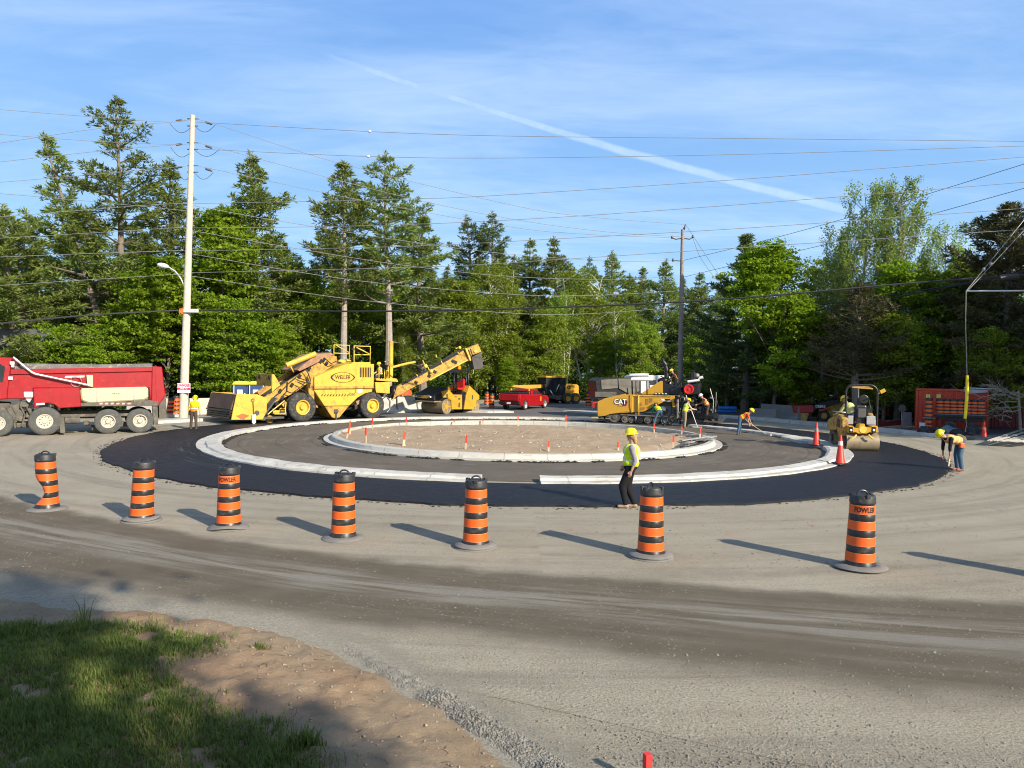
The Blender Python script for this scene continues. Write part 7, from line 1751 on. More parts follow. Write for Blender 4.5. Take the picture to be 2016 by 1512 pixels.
# hoop
zt = F.side(1695, 757, 1.2)[1]
b = MB()
hoopx0, hoopx1 = S(1665, 800, 0.55)[0], S(1727, 800, 0.55)[0]
zt = S(1695, 758, 0.55)[1]
pts = [(hoopx0, 0.55, 0.95), (hoopx0, 0.55, zt - 0.35)] + [(hoopx0 + 0.28 - 0.28 * cos(a), 0.55, zt - 0.28 + 0.28 * sin(a)) for a in [i * PI / 12 for i in range(1, 7)]] + [(hoopx1 - 0.28 + 0.28 * sin(a), 0.55, zt - 0.28 + 0.28 * cos(a)) for a in [i * PI / 12 for i in range(0, 7)]] + [(hoopx1, 0.55, 0.95)]
b.tube(pts, 0.042, 10); b.build('roll_hoop', M_blackpaint, T)
b = MB(); b.tube([(hoopx1 - 0.42, 1.5, 1.2), (hoopx1 - 0.42, 1.5, zt - 0.1)], 0.035, 8); b.build('hoop_brace', M_darksteel, T)
b = MB(); b.obox((hoopx0 + 0.58, 0.75, zt - 0.09), (0.75, 0.5, 0.05), (0.12, 0.06, 0)); b.build('sunshade', M_yel2, T, 0.01)
b = MB(); b.obox((hoopx1 + 0.18, 0.55, zt - 0.22), (0.20, 0.05, 0.14), (0, -0.5, 0)); b.tube([(hoopx1, 0.55, zt - 0.35), (hoopx1 + 0.12, 0.55, zt - 0.26)], 0.015, 6); b.build('work_lamp', M_cat, T, 0.01)
b = MB(); b.tube([(hoopx0, 0.52, 1.45), (hoopx0 - 0.45, 0.7, 1.48), (hoopx0 - 1.0, 1.0, 1.2), (hoopx0 - 1.5, 1.3, 1.15)][:2], 0.03, 6); b.build('grab_bar', M_steel, T)
SR = (F, T, hoopx0, hoopx1)

# ---------------------------------------------------------------- skid steer with a broom bucket behind the roller
F = Frame(ground(1600, 829) , rad(-14)); S = lambda a, b_, y=0.0: F.side(a, b_, y)
T = empty('skid_steer', F.o, F.h, 'skid steer with a black boom lettered DEERE and red bucket behind the small roller', 'skid steer')
b = MB(); b.prism(F.poly([(1559, 798), (1600, 797), (1600, 812), (1562, 813)], 0), -0.4, 1.3); b.build('bucket_hood', M_red, T, 0.04)
b = MB(); b.prism(F.poly([(1562, 813), (1592, 812), (1586, 829), (1569, 828)], 0), -0.35, 1.25); b.build('bucket_skirt', M_yel2, T, 0.02)
b = MB(); b.prism(F.poly([(1604, 797), (1612, 794), (1652, 786), (1655, 793), (1625, 800), (1606, 806), (1594, 824), (1587, 829), (1597, 806)], 0), 0, 0.22)
bm_ = b.build('boom', M_blackpaint, T, 0.02)
b = MB(); b.prism(F.poly([(1604, 797), (1612, 794), (1652, 786), (1655, 793), (1625, 800), (1606, 806), (1594, 824), (1587, 829), (1597, 806)], 0), 1.3, 1.5); b.build('boom', M_blackpaint, T, 0.02)
t_ = side_text(F, bm_, 'DEERE', 1615, 800.5, 4.6, M_white, y=-0.02, bold=0.03, squeeze=0.95)
pr(F, T, 'boom_stripe', [(1612, 807), (1634, 801), (1634, 804.5), (1612, 811)], -0.03, 0.0, M_redlens)
pr(F, T, 'cab_body', [(1625, 812), (1632, 800), (1655, 792), (1663, 782), (1668, 785), (1668, 836), (1632, 834), (1612, 828)], 0.25, 1.5, M_yel2, yp=0.1)
pr(F, T, 'cab', [(1636, 800), (1650, 782), (1725, 782), (1735, 800), (1735, 828), (1660, 830)], 0.3, 1.6, M_blackpaint, yp=0.2, bevel=0.05)
b = MB(); b.prism(F.poly([(1645, 784), (1658, 780.5), (1718, 781), (1722, 785)], 0.2), 0.2, 1.7); b.build('cab_roof', M_red, T, 0.02)
b = MB(); b.prism(F.poly([(1735, 803), (1750, 802), (1752, 818), (1736, 822)], 0.2), 0.3, 1.4); b.build('rear_hood', M_red, T, 0.04)
b = MB(); b.tube([(S(1604, 798)[0], 0.3, S(1604, 798)[1]), (S(1606, 780)[0], 0.3, S(1606, 780)[1])], 0.05, 6); b.obox((S(1607, 779)[0], 0.3, S(1607, 779)[1]), (0.15, 0.1, 0.1)); b.build('exhaust', M_blackpaint, T)
b = MB(); b.obox((S(1639, 779)[0], 0.5, S(1639, 779)[1]), (0.16, 0.12, 0.07)); b.build('roof_lamp', M_lamp, T)
for a in (1622, 1655, 1715):
    x = S(a, 830)[0]; wheel(T, (x, 0.0, 0.36), 0.36, 0.3, M_tyre, M_cat, rim=0.5)

# ---------------------------------------------------------------- red blade in the background and blue pipes
G_ = ground(1752, 842)
b = MB(); b.prism([(-1.5, 0.0), (1.3, -0.05), (1.3, 0.5), (0.2, 0.28), (-1.5, 0.85)], 0, 0.15); o = b.build('plough_blade', mat('blade_red', (0.16, 0.012, 0.012), 0.6, var=0.3, dirt=0.4), bevel=0.01, loc=G_ + Vector((0, 0.6, 0)))
tag(o, 'dark red plough blade lying at the roadside right of the small roller', 'plough blade')
p0, p1 = at_depth(1413, 806, 50), at_depth(1449, 807, 50)
M_blue = mat('pipe_blue', (0.02, 0.16, 0.50), 0.4, var=0.1)
for k, (dz, lb) in enumerate(((0.10, 'bright blue pipe behind the screed, upper one'), (-0.12, 'bright blue pipe behind the screed, lower one'))):
    b = MB(); b.lathe([(0.12, 0), (0.14, 0), (0.14, 1.15), (0.12, 1.15)], 16, c=(0, 0, 0), axis='x', caps=False); b.lathe([(0.11, 0.02), (0.11, 1.13)], 16, axis='x'); o = b.build('blue_pipe', M_blue, loc=p0 + Vector((0, 0.1 * k, dz)))
    o.scale = ((p1 - p0).length / 1.15, 1, 1); tag(o, lb, 'pipe', 'blue pipes')
b = MB(); b.box(-0.7, 1.9, -0.2, 0.2, 0, 1); o = b.build('pipe_rest', M_frame, bevel=0.02, loc=(p0.x, p0.y + 0.05, 0)); o.scale = (0.8, 0.5, max(0.05, p0.z - 0.28)); tag(o, 'dark timber stack under the blue pipes', 'timber stack')

# ---------------------------------------------------------------- red container, drums on a flatbed, scrap heap
F = Frame(at_depth(1803, 838, 37.5), rad(-28)); F.o.z = 0; S = lambda a, b_, y=0.0: F.side(a, b_, y)
M_cont = mat('container_red', (0.55, 0.060, 0.022), 0.6, var=0.15, dirt=0.3, dcol=(0.12, 0.02, 0.015), streak=1)
T = empty('shipping_container', F.o, F.h, 'red shipping container with two yellow labels in the shade of the wood', 'container')
zt = S(1803, 765)[1]; x1 = S(1945, 800)[0]
b = MB(); b.box(0, x1, 0, 2.4, 0.02, zt)
b.build('shell', M_cont, T, 0.02)
b = MB()
for i in range(int(x1 / 0.16)):
    if i * 0.16 > S(1870, 800)[0]: b.box(i * 0.16, i * 0.16 + 0.08, -0.03, 0.0, 0.12, zt - 0.1)
b.build('corrugation', M_cont, T, 0.01)
b = MB(); b.box(-0.02, x1 + 0.02, -0.05, 0.03, zt - 0.1, zt + 0.01); b.box(-0.02, x1 + 0.02, -0.05, 0.03, 0, 0.12); b.box(-0.03, 0.08, -0.05, 0.03, 0.12, zt - 0.1); b.box(x1 - 0.06, x1 + 0.03, -0.05, 0.03, 0.12, zt - 0.1); b.build('corner_frame', M_cont, T, 0.01)
dr = MB(); xd = S(1868, 800)[0]
for xx in (0.1, xd / 2 + 0.02): dr.box(xx, xx + xd / 2 - 0.1, -0.045, -0.002, 0.14, zt - 0.12)
door = dr.build('door', M_cont, T, 0.01)
b = MB()
for f in (0.18, 0.38, 0.62, 0.82): b.cyl((xd * f, -0.07, 0.15), (xd * f, -0.07, zt - 0.15), 0.018, 6)
for z in (0.35, 0.6, 0.8): b.box(0.12, xd - 0.05, -0.058, -0.044, zt * z, zt * z + 0.03)
b.build('lock_bar', M_cont, door)
M_lab = mat('label_yellow', (0.75, 0.55, 0.10), 0.5, var=0.1)
for a in (1827, 1848):
    b = MB(); xx, zz = S(a, 780, -0.08); b.box(xx - 0.10, xx + 0.10, -0.09, -0.08, zz - 0.10, zz + 0.10); b.build('label', M_lab, door, 0.0)
b = MB(); xx, zz = S(1824, 787, -0.08); b.box(xx - 0.05, xx + 0.05, -0.09, -0.08, zz - 0.08, zz + 0.08); b.build('lock_tag', M_lab, door)
b = MB(); b.tube([(S(1898, 763, 0.3)[0], 0.3, zt + 0.08), (S(1951, 763, 0.3)[0], 0.3, zt + 0.05)], 0.035, 6); b.tube([(S(1898, 766, 0.8)[0], 0.8, zt + 0.08), (S(1965, 766, 0.8)[0], 0.8, zt + 0.05)], 0.03, 6)
o = b.build('roof_pipe', M_alu, T)
b = MB(); b.prism([(S(1895, 768)[0], zt + 0.01), (S(1945, 768)[0], zt + 0.01), (S(1945, 768)[0], zt - 0.12), (S(1905, 768)[0], zt - 0.22)], -0.08, -0.06); b.build('roof_sheet', mat('sheet_grey', (0.45, 0.45, 0.45), 0.5), T)
T2 = empty('shipping_container', F.o + Vector((x1 + 0.35, 1.5, 0)), rad(-20), 'darker red container at the right edge behind dead branches', 'container')
b = MB(); b.box(0, 4.5, 0, 2.4, 0.02, zt * 0.92)
for i in range(28): b.box(i * 0.16, i * 0.16 + 0.08, -0.03, 0.0, 0.12, zt * 0.92 - 0.1)
b.build('shell', mat('container_dark_red', (0.16, 0.015, 0.012), 0.6, var=0.2, dirt=0.3), T2, 0.01)
# flatbed carrying drums
fo = F.o + F.R @ Vector((S(1838, 800)[0], -1.3, 0))
T3 = empty('flatbed_trailer', fo, F.h, 'dark flatbed loaded with drums in front of the red container', 'trailer')
bw = (S(1940, 800)[0] - S(1838, 800)[0]) * 0.95; zb = S(1890, 817, -1.3)[1]
b = MB(); b.box(0, bw, -0.3, 0.7, zb - 0.12, zb); b.box(0.1, bw - 0.1, -0.2, 0.6, zb - 0.3, zb - 0.12); b.build('deck', M_blackpaint, T3, 0.01)
for xx in (bw * 0.3, bw * 0.75):
    wheel(T3, (xx, -0.3, 0.33), 0.33, 0.22, M_tyre, M_darksteel)
gD = 'drums stored by the red container'
dnames = ['far left end', 'second from the left', 'third from the left', 'middle', 'third from the right', 'second from the right', 'right end']
src = bpy.data.objects['traffic_drum.003']
for i in range(7):
    p = fo + F.R @ Vector((0.22 + i * (bw - 0.4) / 6, 0.1 + 0.05 * (i % 2), zb)); o = copy_tree(src); o.location = p; o.scale = (0.95, 0.95, (S(1890, 785, -1.3)[1] - zb) / 1.14); o.rotation_euler = (0, 0, i * 1.1)
    tag(o, 'shaded drum on the dark flatbed, ' + dnames[i], 'traffic drum', gD)
for k in range(2):
    o = copy_tree(src); o.location = fo + F.R @ Vector((-0.28, -0.15, k * 0.78)); o.scale = (0.9, 0.9, 0.95); o.rotation_euler = (0, 0, k)
    tag(o, ('lower' if k == 0 else 'upper') + ' drum of the stack left of the dark flatbed', 'traffic drum', gD)
# scrap heap
rnd = random.Random(31)
M_tarp = mat('blue_tarp', (0.15, 0.22, 0.27), 0.5, var=0.3); M_bplastic = mat('black_plastic', (0.012, 0.012, 0.013), 0.35, var=0.3); M_plank = mat('plank', (0.30, 0.20, 0.12), 0.85, var=0.35)
def lump(name, p, sc, mt, label, cat_, seed, k=0.35):
    b = MB(); b.ball((0, 0, 0), 1, 16); b.map(lambda v: Vector((v.x * sc[0], v.y * sc[1], max(-0.02, v.z) * sc[2])) * (1 + k * noise.fractal(v * 1.7 + Vector((seed, 0, 0)), 1, 2, 4))); o = b.build(name, mt, loc=p); return tag(o, label, cat_)
lump('tarpaulin', ground(1868, 858), (1.1, 0.5, 0.42), M_tarp, 'crumpled blue grey tarpaulin in front of the red container', 'tarpaulin', 1)
lump('plastic_sheet', ground(1835, 858), (0.7, 0.4, 0.42), M_bplastic, 'heap of black plastic sheeting behind the white bucket', 'plastic sheet', 5, 0.5)
lump('plastic_sheet', ground(1900, 862), (0.8, 0.5, 0.38), M_bplastic, 'black plastic sheeting behind the bending worker', 'plastic sheet', 9, 0.5)
lump('sand_bag', ground(1872, 866), (0.28, 0.25, 0.24), mat('sack', (0.24, 0.19, 0.10), 0.9, var=0.3), 'tan sandbag behind the bending worker, left one', 'sandbag', 3, 0.15)
lump('sand_bag', ground(1889, 866), (0.27, 0.25, 0.26), MATS['sack'], 'tan sandbag behind the bending worker, right one', 'sandbag', 4, 0.15)
for i, (a, b_, L, an, z, lb) in enumerate([(1765, 846, 2.2, -0.1, 0.12, 'brown plank lowest in the scrap by the plough blade'), (1780, 840, 1.9, 0.25, 0.35, 'brown plank tilted over the scrap left of the container'), (1800, 850, 2.0, -0.2, 0.22, 'brown plank beside the white bucket'), (1960, 832, 3.0, 0.12, 0.55, 'pale split plank on top of the plates at the right'), (1940, 838, 2.6, -0.15, 0.40, 'dark plank under the pale split one'), (1920, 846, 2.0, 0.3, 0.3, 'short brown plank by the right plates')]):
    b = MB(); b.obox((0, 0, 0), (L, 0.18, 0.05)); o = b.build('plank', M_plank if 'pale' not in lb else M_stakew, bevel=0.004); o.location = ground(a, b_) + Vector((0, 0.6, z)); o.rotation_euler = (0.1, rnd.uniform(-.12, .12), an); tag(o, lb, 'plank', 'scrap planks by the container')
T = empty('bucket', ground(1816, 853) + Vector((0, 0, 0.17)), 0.3, 'white plastic bucket with a handle standing on the long right kerb', 'bucket')
b = MB(); b.lathe([(0.12, 0), (0.125, 0.01), (0.155, 0.34), (0.165, 0.34), (0.165, 0.37), (0.15, 0.37), (0.14, 0.3)], 24, caps=False); b.lathe([(0.12, 0.0), (0.0, 0.0)], 24, caps=False); b.build('pail', M_white, T)
b = MB(); b.tube([(0.155 * cos(a), 0, 0.35 + 0.14 * sin(a)) for a in [i * PI / 12 for i in range(13)]], 0.006, 6); b.build('handle', M_steel, T)
b = MB(); b.box(-0.35, 0.35, -0.15, 0.15, 0, 0.12); b.box(-0.1, 0.25, -0.1, 0.1, 0.12, 0.2); o = b.build('rag_pile', M_white, bevel=0.05, loc=ground(1833, 857) + Vector((0, 0.1, 0.17)), seg=2); tag(o, 'white rags on the kerb right of the bucket', 'rags')
b = MB(); b.prism([(-0.32, 0), (0.28, 0), (0.38, 0.98), (-0.10, 1.0)], 0, 0.03); o = b.build('grey_sheet', mat('sheet', (0.20, 0.21, 0.21), 0.7), bevel=0.003, loc=at_depth(1786, 838, 38)); o.location.z = 0; o.rotation_euler = (-0.2, 0, 0.1); tag(o, 'pale grey sheet leaning up left of the red container', 'sheet')
T = empty('round_sign', at_depth(1775, 838, 37.5), 0, 'grey backed round sign on a post left of the container', 'sign'); T.location.z = 0
b = MB(); b.cyl((0, 0, 0), (0, 0, 1.3), 0.02, 8); b.build('post', M_steel, T); b = MB(); b.lathe([(0.001, 0), (0.2, 0), (0.2, 0.01), (0.001, 0.01)], 24, c=(0, -0.03, 1.2), axis='y', caps=False); b.build('sign_plate', M_darksteel, T)
# steel plates and guard rails
b = MB(); P = [ground(1900, 866), ground(1990, 869), ground(2120, 850), ground(2060, 838), ground(1965, 833)]
b.prism([(p.x, p.y) for p in P], 0.0, 0.16, axis='z'); o = b.build('steel_plate', mat('plate_blue_grey', (0.10, 0.12, 0.14), 0.5, metal=0.3, var=0.25, dirt=0.3), bevel=0.01); tag(o, 'blue grey steel plates stacked flat behind the last cone', 'steel plates')
for i in range(6):
    a = ground(1946 + i * 13, 869 + i * 0.6, 0.2); c = ground(2052 + i * 14, 833 + i * 5.0, 0.2); d = c - a; L = d.length
    b = MB(); b.prism([(-0.07, 0.0), (-0.045, 0.04), (-0.02, 0.0), (0.02, 0.0), (0.045, 0.04), (0.07, 0.0), (0.07, 0.012), (0.045, 0.052), (0.02, 0.012), (-0.02, 0.012), (-0.045, 0.052), (-0.07, 0.012)], -L / 2, L / 2, axis='x')
    o = b.build('guard_rail_beam', mat('galvanised', (0.50, 0.48, 0.43), 0.45, metal=0.3, var=0.15)); o.location = (a + c) / 2 + Vector((0, 0, 0.012 * (i % 2))); o.rotation_euler = (0, 0, math.atan2(d.y, d.x))
    tag(o, ['nearest the plates', 'second', 'third', 'fourth', 'fifth', 'outermost at the picture edge'][i] + ' of the pale steel rail beams behind the last cone', 'guard rail', 'rail beams at the right edge')
# dead brush at the right
W_ = MB(); rnd = random.Random(8)
def twig(p, d, L, r, dep):
    q = p + d * L; W_.tube([p, p.lerp(q, .5) + Vector((rnd.uniform(-.1, .1), 0, rnd.uniform(-.1, .1))) * L, q], [r, r * .8, r * .5], 4, caps=False)
    if dep > 0:
        for _ in range(3): twig(p.lerp(q, rnd.uniform(.4, 1)), (d + Vector((rnd.uniform(-.8, .8), rnd.uniform(-.8, .8), rnd.uniform(-.6, .7)))).normalized(), L * rnd.uniform(.5, .8), r * .6, dep - 1)
for k in range(9): twig(at_depth(1990 + rnd.uniform(-10, 40), rnd.uniform(775, 825), 35), Vector((-1, rnd.uniform(-.3, .3), rnd.uniform(-.3, .4))).normalized(), rnd.uniform(0.7, 1.2), 0.03, 3)
W_.tube([at_depth(2010, 835, 35.5) * Vector((1, 1, 0)) if False else Vector((at_depth(2010, 835, 35.5).x, 35.5, 0)), at_depth(2005, 770, 35.5)], [0.08, 0.05], 6)
tag(W_.build('dead_bush', M_barkp), 'bare grey branches hanging in front of the right container', 'dead bush')

# ---------------------------------------------------------------- portable toilets and the shed behind the truck
M_tb = mat('toilet_blue', (0.020, 0.045, 0.14), 0.5, var=0.15); M_ty = mat('toilet_roof', (0.72, 0.66, 0.06), 0.5, var=0.1)
for a, lb in ((474, 'blue portable toilet with a yellow roof behind the feeder, left one'), (505, 'blue portable toilet with a yellow roof behind the feeder, right one')):
    p = at_depth(a, 800, 41.3); p.z = 0; T = empty('portable_toilet', p, rad(15), lb, 'portable toilet', 'portable toilets')
    zt = at_depth(a, 751, 41.3).z; zw = at_depth(a, 757, 41.3).z; w_ = 0.46
    b = MB(); b.box(-w_, w_, 0, 1.0, 0.1, zw); sh = b.build('cabin', M_tb, T, 0.03)
    b = MB(); b.prism([(-w_ - 0.06, zw - 0.02), (-w_ + 0.12, zt), (w_ - 0.12, zt), (w_ + 0.06, zw - 0.02)], -0.06, 1.06); b.build('roof', M_ty, T, 0.03)
    b = MB(); b.box(-w_ + 0.10, w_ - 0.12, -0.03, 0.0, 0.15, zw - 0.08); dr = b.build('door', mat('toilet_door', (0.03, 0.065, 0.18), 0.5, var=0.15), T, 0.01)
    b = MB(); b.box(-w_ + 0.055, -w_ + 0.10, -0.035, 0.0, 0.1, zw - 0.05); b.box(w_ - 0.12, w_ - 0.075, -0.035, 0.0, 0.1, zw - 0.05); b.build('door_frame', M_white, T, 0.004)
    b = MB(); b.box(-0.20, 0.10, -0.036, -0.03, zw - 0.62, zw - 0.30); b.box(0.17, 0.25, -0.036, -0.03, zw - 0.64, zw - 0.5); b.build('door_sign', M_white, dr, 0.0)
p = at_depth(-60, 800, 43); p.z = 0; T = empty('shed', p, rad(8), 'dark grey clapboard building among the trees behind the dump truck', 'building')
b = MB(); hz = at_depth(0, 682, 43).z; wd = at_depth(88, 800, 43).x - p.x
b.box(-4, wd, 0, 5, 0, hz); b.build('wall', mat('siding', (0.075, 0.08, 0.078), 0.8, var=0.2), T)
b = MB()
for i in range(int(hz / 0.16)): b.prism([(-0.035, i * 0.16), (0.0, i * 0.16), (0.0, i * 0.16 + 0.155), (-0.012, i * 0.16 + 0.155)], -4, wd, axis='x')
b.build('clapboard', MATS['siding'], T)
b = MB(); b.box(wd - 0.1, wd + 0.04, -0.06, 0.02, 0, hz); b.build('corner_board', mat('trim_grey', (0.22, 0.22, 0.21), 0.7), T)
b = MB(); b.prism([(-4.5, hz + 0.02), (wd + 0.5, hz + 0.02), (wd + 0.1, hz + 1.1), (-4.5, hz + 1.1)], -0.4, 5.4); b.build('roof', mat('shingle', (0.10, 0.10, 0.10), 0.9, var=0.3), T)
# ---------------------------------------------------------------- people
def blob(prims, voxel=0.010, smooth=4):
    """merge tapered capsules and ellipsoids into one continuous skin"""
    b = MB()
    for p in prims:
        if p[0] == 'c':
            _, a, c, r0, r1 = p[:5]; a, c = Vector(a), Vector(c); fl = p[5] if len(p) > 5 else None
            t = MB(); d = c - a; L = d.length; n = 14
            prof = [(r0 * sin(x), -r0 * cos(x)) for x in [i * PI / 2 / 4 for i in range(5)]] + [(r1 * cos(x), L + r1 * sin(x)) for x in [i * PI / 2 / 4 for i in range(5)]]
            t.lathe(prof, n, caps=False)
            q = d.to_track_quat('Z', 'Y') if L > 1e-6 else Matrix.Identity(3).to_quaternion()
            vs = []
            for v in t.v:
                w_ = Vector(v); w2 = q @ w_
                if fl: w2 = Vector((w2.x * fl[0], w2.y * fl[1], w2.z * fl[2]))
                vs.append(a + w2)
            b.add(vs, t.f, 0, True)
        else:
            _, c, s, rot = (p + ((0, 0, 0),))[:4] if len(p) == 3 else p
            t = MB(); t.ball((0, 0, 0), 1, 10); R = Euler(rot).to_matrix()
            b.add([Vector(c) + R @ Vector((v[0] * s[0], v[1] * s[1], v[2] * s[2])) for v in t.v], t.f, 0, True)
    me = bpy.data.meshes.new('tmp'); me.from_pydata(b.v, [], b.f)
    bm = bmesh.new(); bm.from_mesh(me); bmesh.ops.remove_doubles(bm, verts=bm.verts, dist=1e-5); bmesh.ops.recalc_face_normals(bm, faces=bm.faces); bm.to_mesh(me); bm.free()
    o = bpy.data.objects.new('tmp', me); COL.objects.link(o)
    m = o.modifiers.new('r', 'REMESH'); m.mode = 'VOXEL'; m.voxel_size = voxel; m.use_smooth_shade = True
    if smooth: s = o.modifiers.new('s', 'SMOOTH'); s.iterations = smooth; s.factor = 0.5
    dg = bpy.context.evaluated_depsgraph_get(); out_ = bpy.data.meshes.new_from_object(o.evaluated_get(dg))
    bpy.data.objects.remove(o); bpy.data.meshes.remove(me)
    return out_
def put(name, me, mats, parent, fn=None):
    me.name = name; me.materials.clear()
    for m_ in (mats if isinstance(mats, (list, tuple)) else [mats]): me.materials.append(m_)
    me.polygons.foreach_set('use_smooth', [True] * len(me.polygons))
    if fn: me.polygons.foreach_set('material_index', [fn(p.center) for p in me.polygons])
    o = bpy.data.objects.new(name, me); COL.objects.link(o); o.parent = parent; return o
def cloth(name, col, rough=0.85): return mat(name, col, rough, var=0.22, scale=7, bump=0.25, bscale=16, spec=0.2)
C_jean = cloth('denim', (0.065, 0.115, 0.17)); C_jeand = cloth('dark_denim', (0.035, 0.050, 0.075)); C_blackc = cloth('black_cloth', (0.014, 0.013, 0.015)); C_brownc = cloth('brown_cloth', (0.075, 0.055, 0.045)); C_khaki = cloth('khaki', (0.30, 0.235, 0.16))
C_grey = cloth('grey_shirt', (0.30, 0.27, 0.31)); C_green = cloth('green_shirt', (0.02, 0.33, 0.12)); C_beige = cloth('beige_shirt', (0.55, 0.42, 0.30)); C_orange = cloth('orange_shirt', (0.85, 0.13, 0.025)); C_dark = cloth('dark_shirt', (0.045, 0.028, 0.025))
C_lime = cloth('lime_vest', (0.62, 0.78, 0.02)); C_vorange = cloth('orange_vest', (0.90, 0.22, 0.03)); C_strip = mat('silver_strip', (0.75, 0.68, 0.50), 0.35, var=0.05); C_ylow = cloth('yellow_jacket', (0.85, 0.62, 0.02)); C_pale = cloth('pale_jacket', (0.62, 0.62, 0.24)); C_peach = cloth('peach_vest', (0.80, 0.42, 0.16))
C_boot = mat('tan_boot', (0.36, 0.24, 0.15), 0.8, var=0.2); C_bootd = mat('dark_boot', (0.10, 0.07, 0.05), 0.8, var=0.3); C_bootr = mat('red_boot', (0.30, 0.10, 0.08), 0.7, var=0.3)
C_haty = mat('hat_yellow', (0.88, 0.72, 0.01), 0.3, var=0.04); C_hatw = mat('hat_white', (0.80, 0.79, 0.74), 0.3, var=0.04); C_hatg = mat('hat_green', (0.03, 0.20, 0.09), 0.4, var=0.1)
C_hair = cloth('blond_hair', (0.42, 0.26, 0.13)); C_hairb = cloth('brown_hair', (0.07, 0.04, 0.025)); C_eye = mat('eye', (0.02, 0.015, 0.01), 0.2, var=0.1)
def person(loc, rz, H, label, lean=0, thigh=(5, -5), knee=(5, 5), arm=((0, 12), (0, 12)), fore=(10, 10), headp=0, headyaw=0, spread=0.0, legtw=(0, 0), trousers=C_blackc, shirt=C_grey, vest=C_lime, vcol=None, boots=C_bootd, hat=C_haty, hair=None, sleeves='long', bulk=1.0, fz=None, parent=None, vox=0.009, waistlean=None, jacket=False):
    """lean: torso bend in degrees; thigh, knee: forward swing and knee bend; arm: (swing, outward); fore: absolute swing of the forearm"""
    s = H / 1.75
    T = empty('person', loc, rz, label, 'person', parent=parent)
    R = math.radians
    def dn(a, o=0.0): return Vector((sin(R(a)) * cos(R(o)), sin(R(o)), -cos(R(a)) * cos(R(o))))
    tz = Vector((sin(R(lean)), 0, cos(R(lean)))); tx = Vector((cos(R(lean)), 0, -sin(R(lean)))); ty = Vector((0, 1, 0))
    pel = Vector((0, 0, 0)); J = {}
    for i, sd_ in ((0, 1), (1, -1)):
        hip = pel + Vector((0, 0.085 * sd_, -0.03)); k = hip + dn(thigh[i], spread * sd_ + legtw[i]) * 0.43; a = k + dn(thigh[i] - knee[i], spread * sd_ * 0.8 + legtw[i]) * 0.42
        J['hip%d' % i], J['knee%d' % i], J['ank%d' % i] = hip, k, a
    low = min(J['ank0'].z, J['ank1'].z) - 0.085
    for k in J: J[k] = J[k] - Vector((0, 0, low))
    pel = pel - Vector((0, 0, low))
    ch = pel + tz * 0.33; nb = pel + tz * 0.51
    hz_ = Vector((sin(R(lean * 0.5 + headp)), 0, cos(R(lean * 0.5 + headp))))
    hc = nb + hz_ * 0.20
    hR = Matrix.Rotation(R(lean * 0.5 + headp), 3, 'Y') @ Matrix.Rotation(R(headyaw), 3, 'Z')
    for i, sd_ in ((0, 1), (1, -1)):
        sh = nb + ty * 0.175 * sd_ - tz * 0.065; e = sh + dn(arm[i][0], arm[i][1] * sd_) * 0.285; w_ = e + dn(fore[i], arm[i][1] * sd_ * 0.3) * 0.245
        J['sh%d' % i], J['el%d' % i], J['wr%d' % i] = sh, e, w_; J['fd%d' % i] = dn(fore[i], 0)
    P = lambda v: Vector(v) * s
    c = lambda a, b_, r0, r1, *k: ('c', P(a), P(b_), r0 * s, r1 * s, *k)
    e_ = lambda q, sc, rot=(0, 0, 0): ('e', P(q), tuple(x * s for x in sc), rot)
    rt = (0, R(lean), 0)
    # body
    bd = [e_(pel + tz * 0.03, (0.105, 0.155, 0.11), rt), e_(pel + tz * 0.17, (0.10, 0.14, 0.14), rt), e_(ch + tz * 0.03, (0.115, 0.165, 0.17), rt), c(nb - tz * 0.05, nb + hz_ * 0.10, 0.062, 0.052)]
    for i in (0, 1):
        bd += [c(J['hip%d' % i], J['knee%d' % i], 0.085, 0.055), c(J['knee%d' % i], J['ank%d' % i], 0.055, 0.036), c(J['ank%d' % i] - Vector((0.02, 0, 0.03)), J['ank%d' % i] + Vector((0.14, 0, -0.05)), 0.038, 0.03)]
        bd += [c(nb - tz * 0.07, J['sh%d' % i], 0.06, 0.058), c(J['sh%d' % i], J['el%d' % i], 0.052, 0.038), c(J['el%d' % i], J['wr%d' % i], 0.040, 0.026)]
        w_, d = J['wr%d' % i], J['fd%d' % i]; sd_ = 1 if i == 0 else -1
        side = Vector((d.z, 0, -d.x)).normalized() if abs(d.y) < 0.9 else Vector((1, 0, 0)); fwd = -side if side.x < 0 else side
        palm = w_ + d * 0.05; bd.append(c(w_, w_ + d * 0.085, 0.026, 0.030, (1, 0.75, 1)))
        for f, (off, ln) in enumerate(((0.032, 0.075), (0.011, 0.085), (-0.011, 0.078), (-0.031, 0.06))):
            a0 = w_ + d * 0.085 + fwd * off; m_ = a0 + d * ln * 0.55 - ty * sd_ * 0.012; t_ = m_ + d * ln * 0.4 - ty * sd_ * 0.025
            bd += [c(a0, m_, 0.0105, 0.0095), c(m_, t_, 0.0095, 0.008)]
        a0 = w_ + d * 0.03 + fwd * 0.025; m_ = a0 + (d * 0.03 + fwd * 0.028); bd += [c(a0, m_, 0.0135, 0.0115), c(m_, m_ + d * 0.035 + fwd * 0.004, 0.0115, 0.009)]
    hd = lambda v: hc + hR @ Vector(v)
    er = hR.to_euler()
    bd += [e_(hd((0, 0, 0.02)), (0.098, 0.078, 0.105), er), e_(hd((0.035, 0, -0.05)), (0.062, 0.056, 0.065), er), e_(hd((0.100, 0, -0.012)), (0.020, 0.013, 0.024), er), e_(hd((0.085, 0, 0.022)), (0.02, 0.05, 0.014), er), e_(hd((0.082, 0, -0.05)), (0.016, 0.028, 0.009), er), e_(hd((0.075, 0, -0.088)), (0.022, 0.024, 0.018), er)]
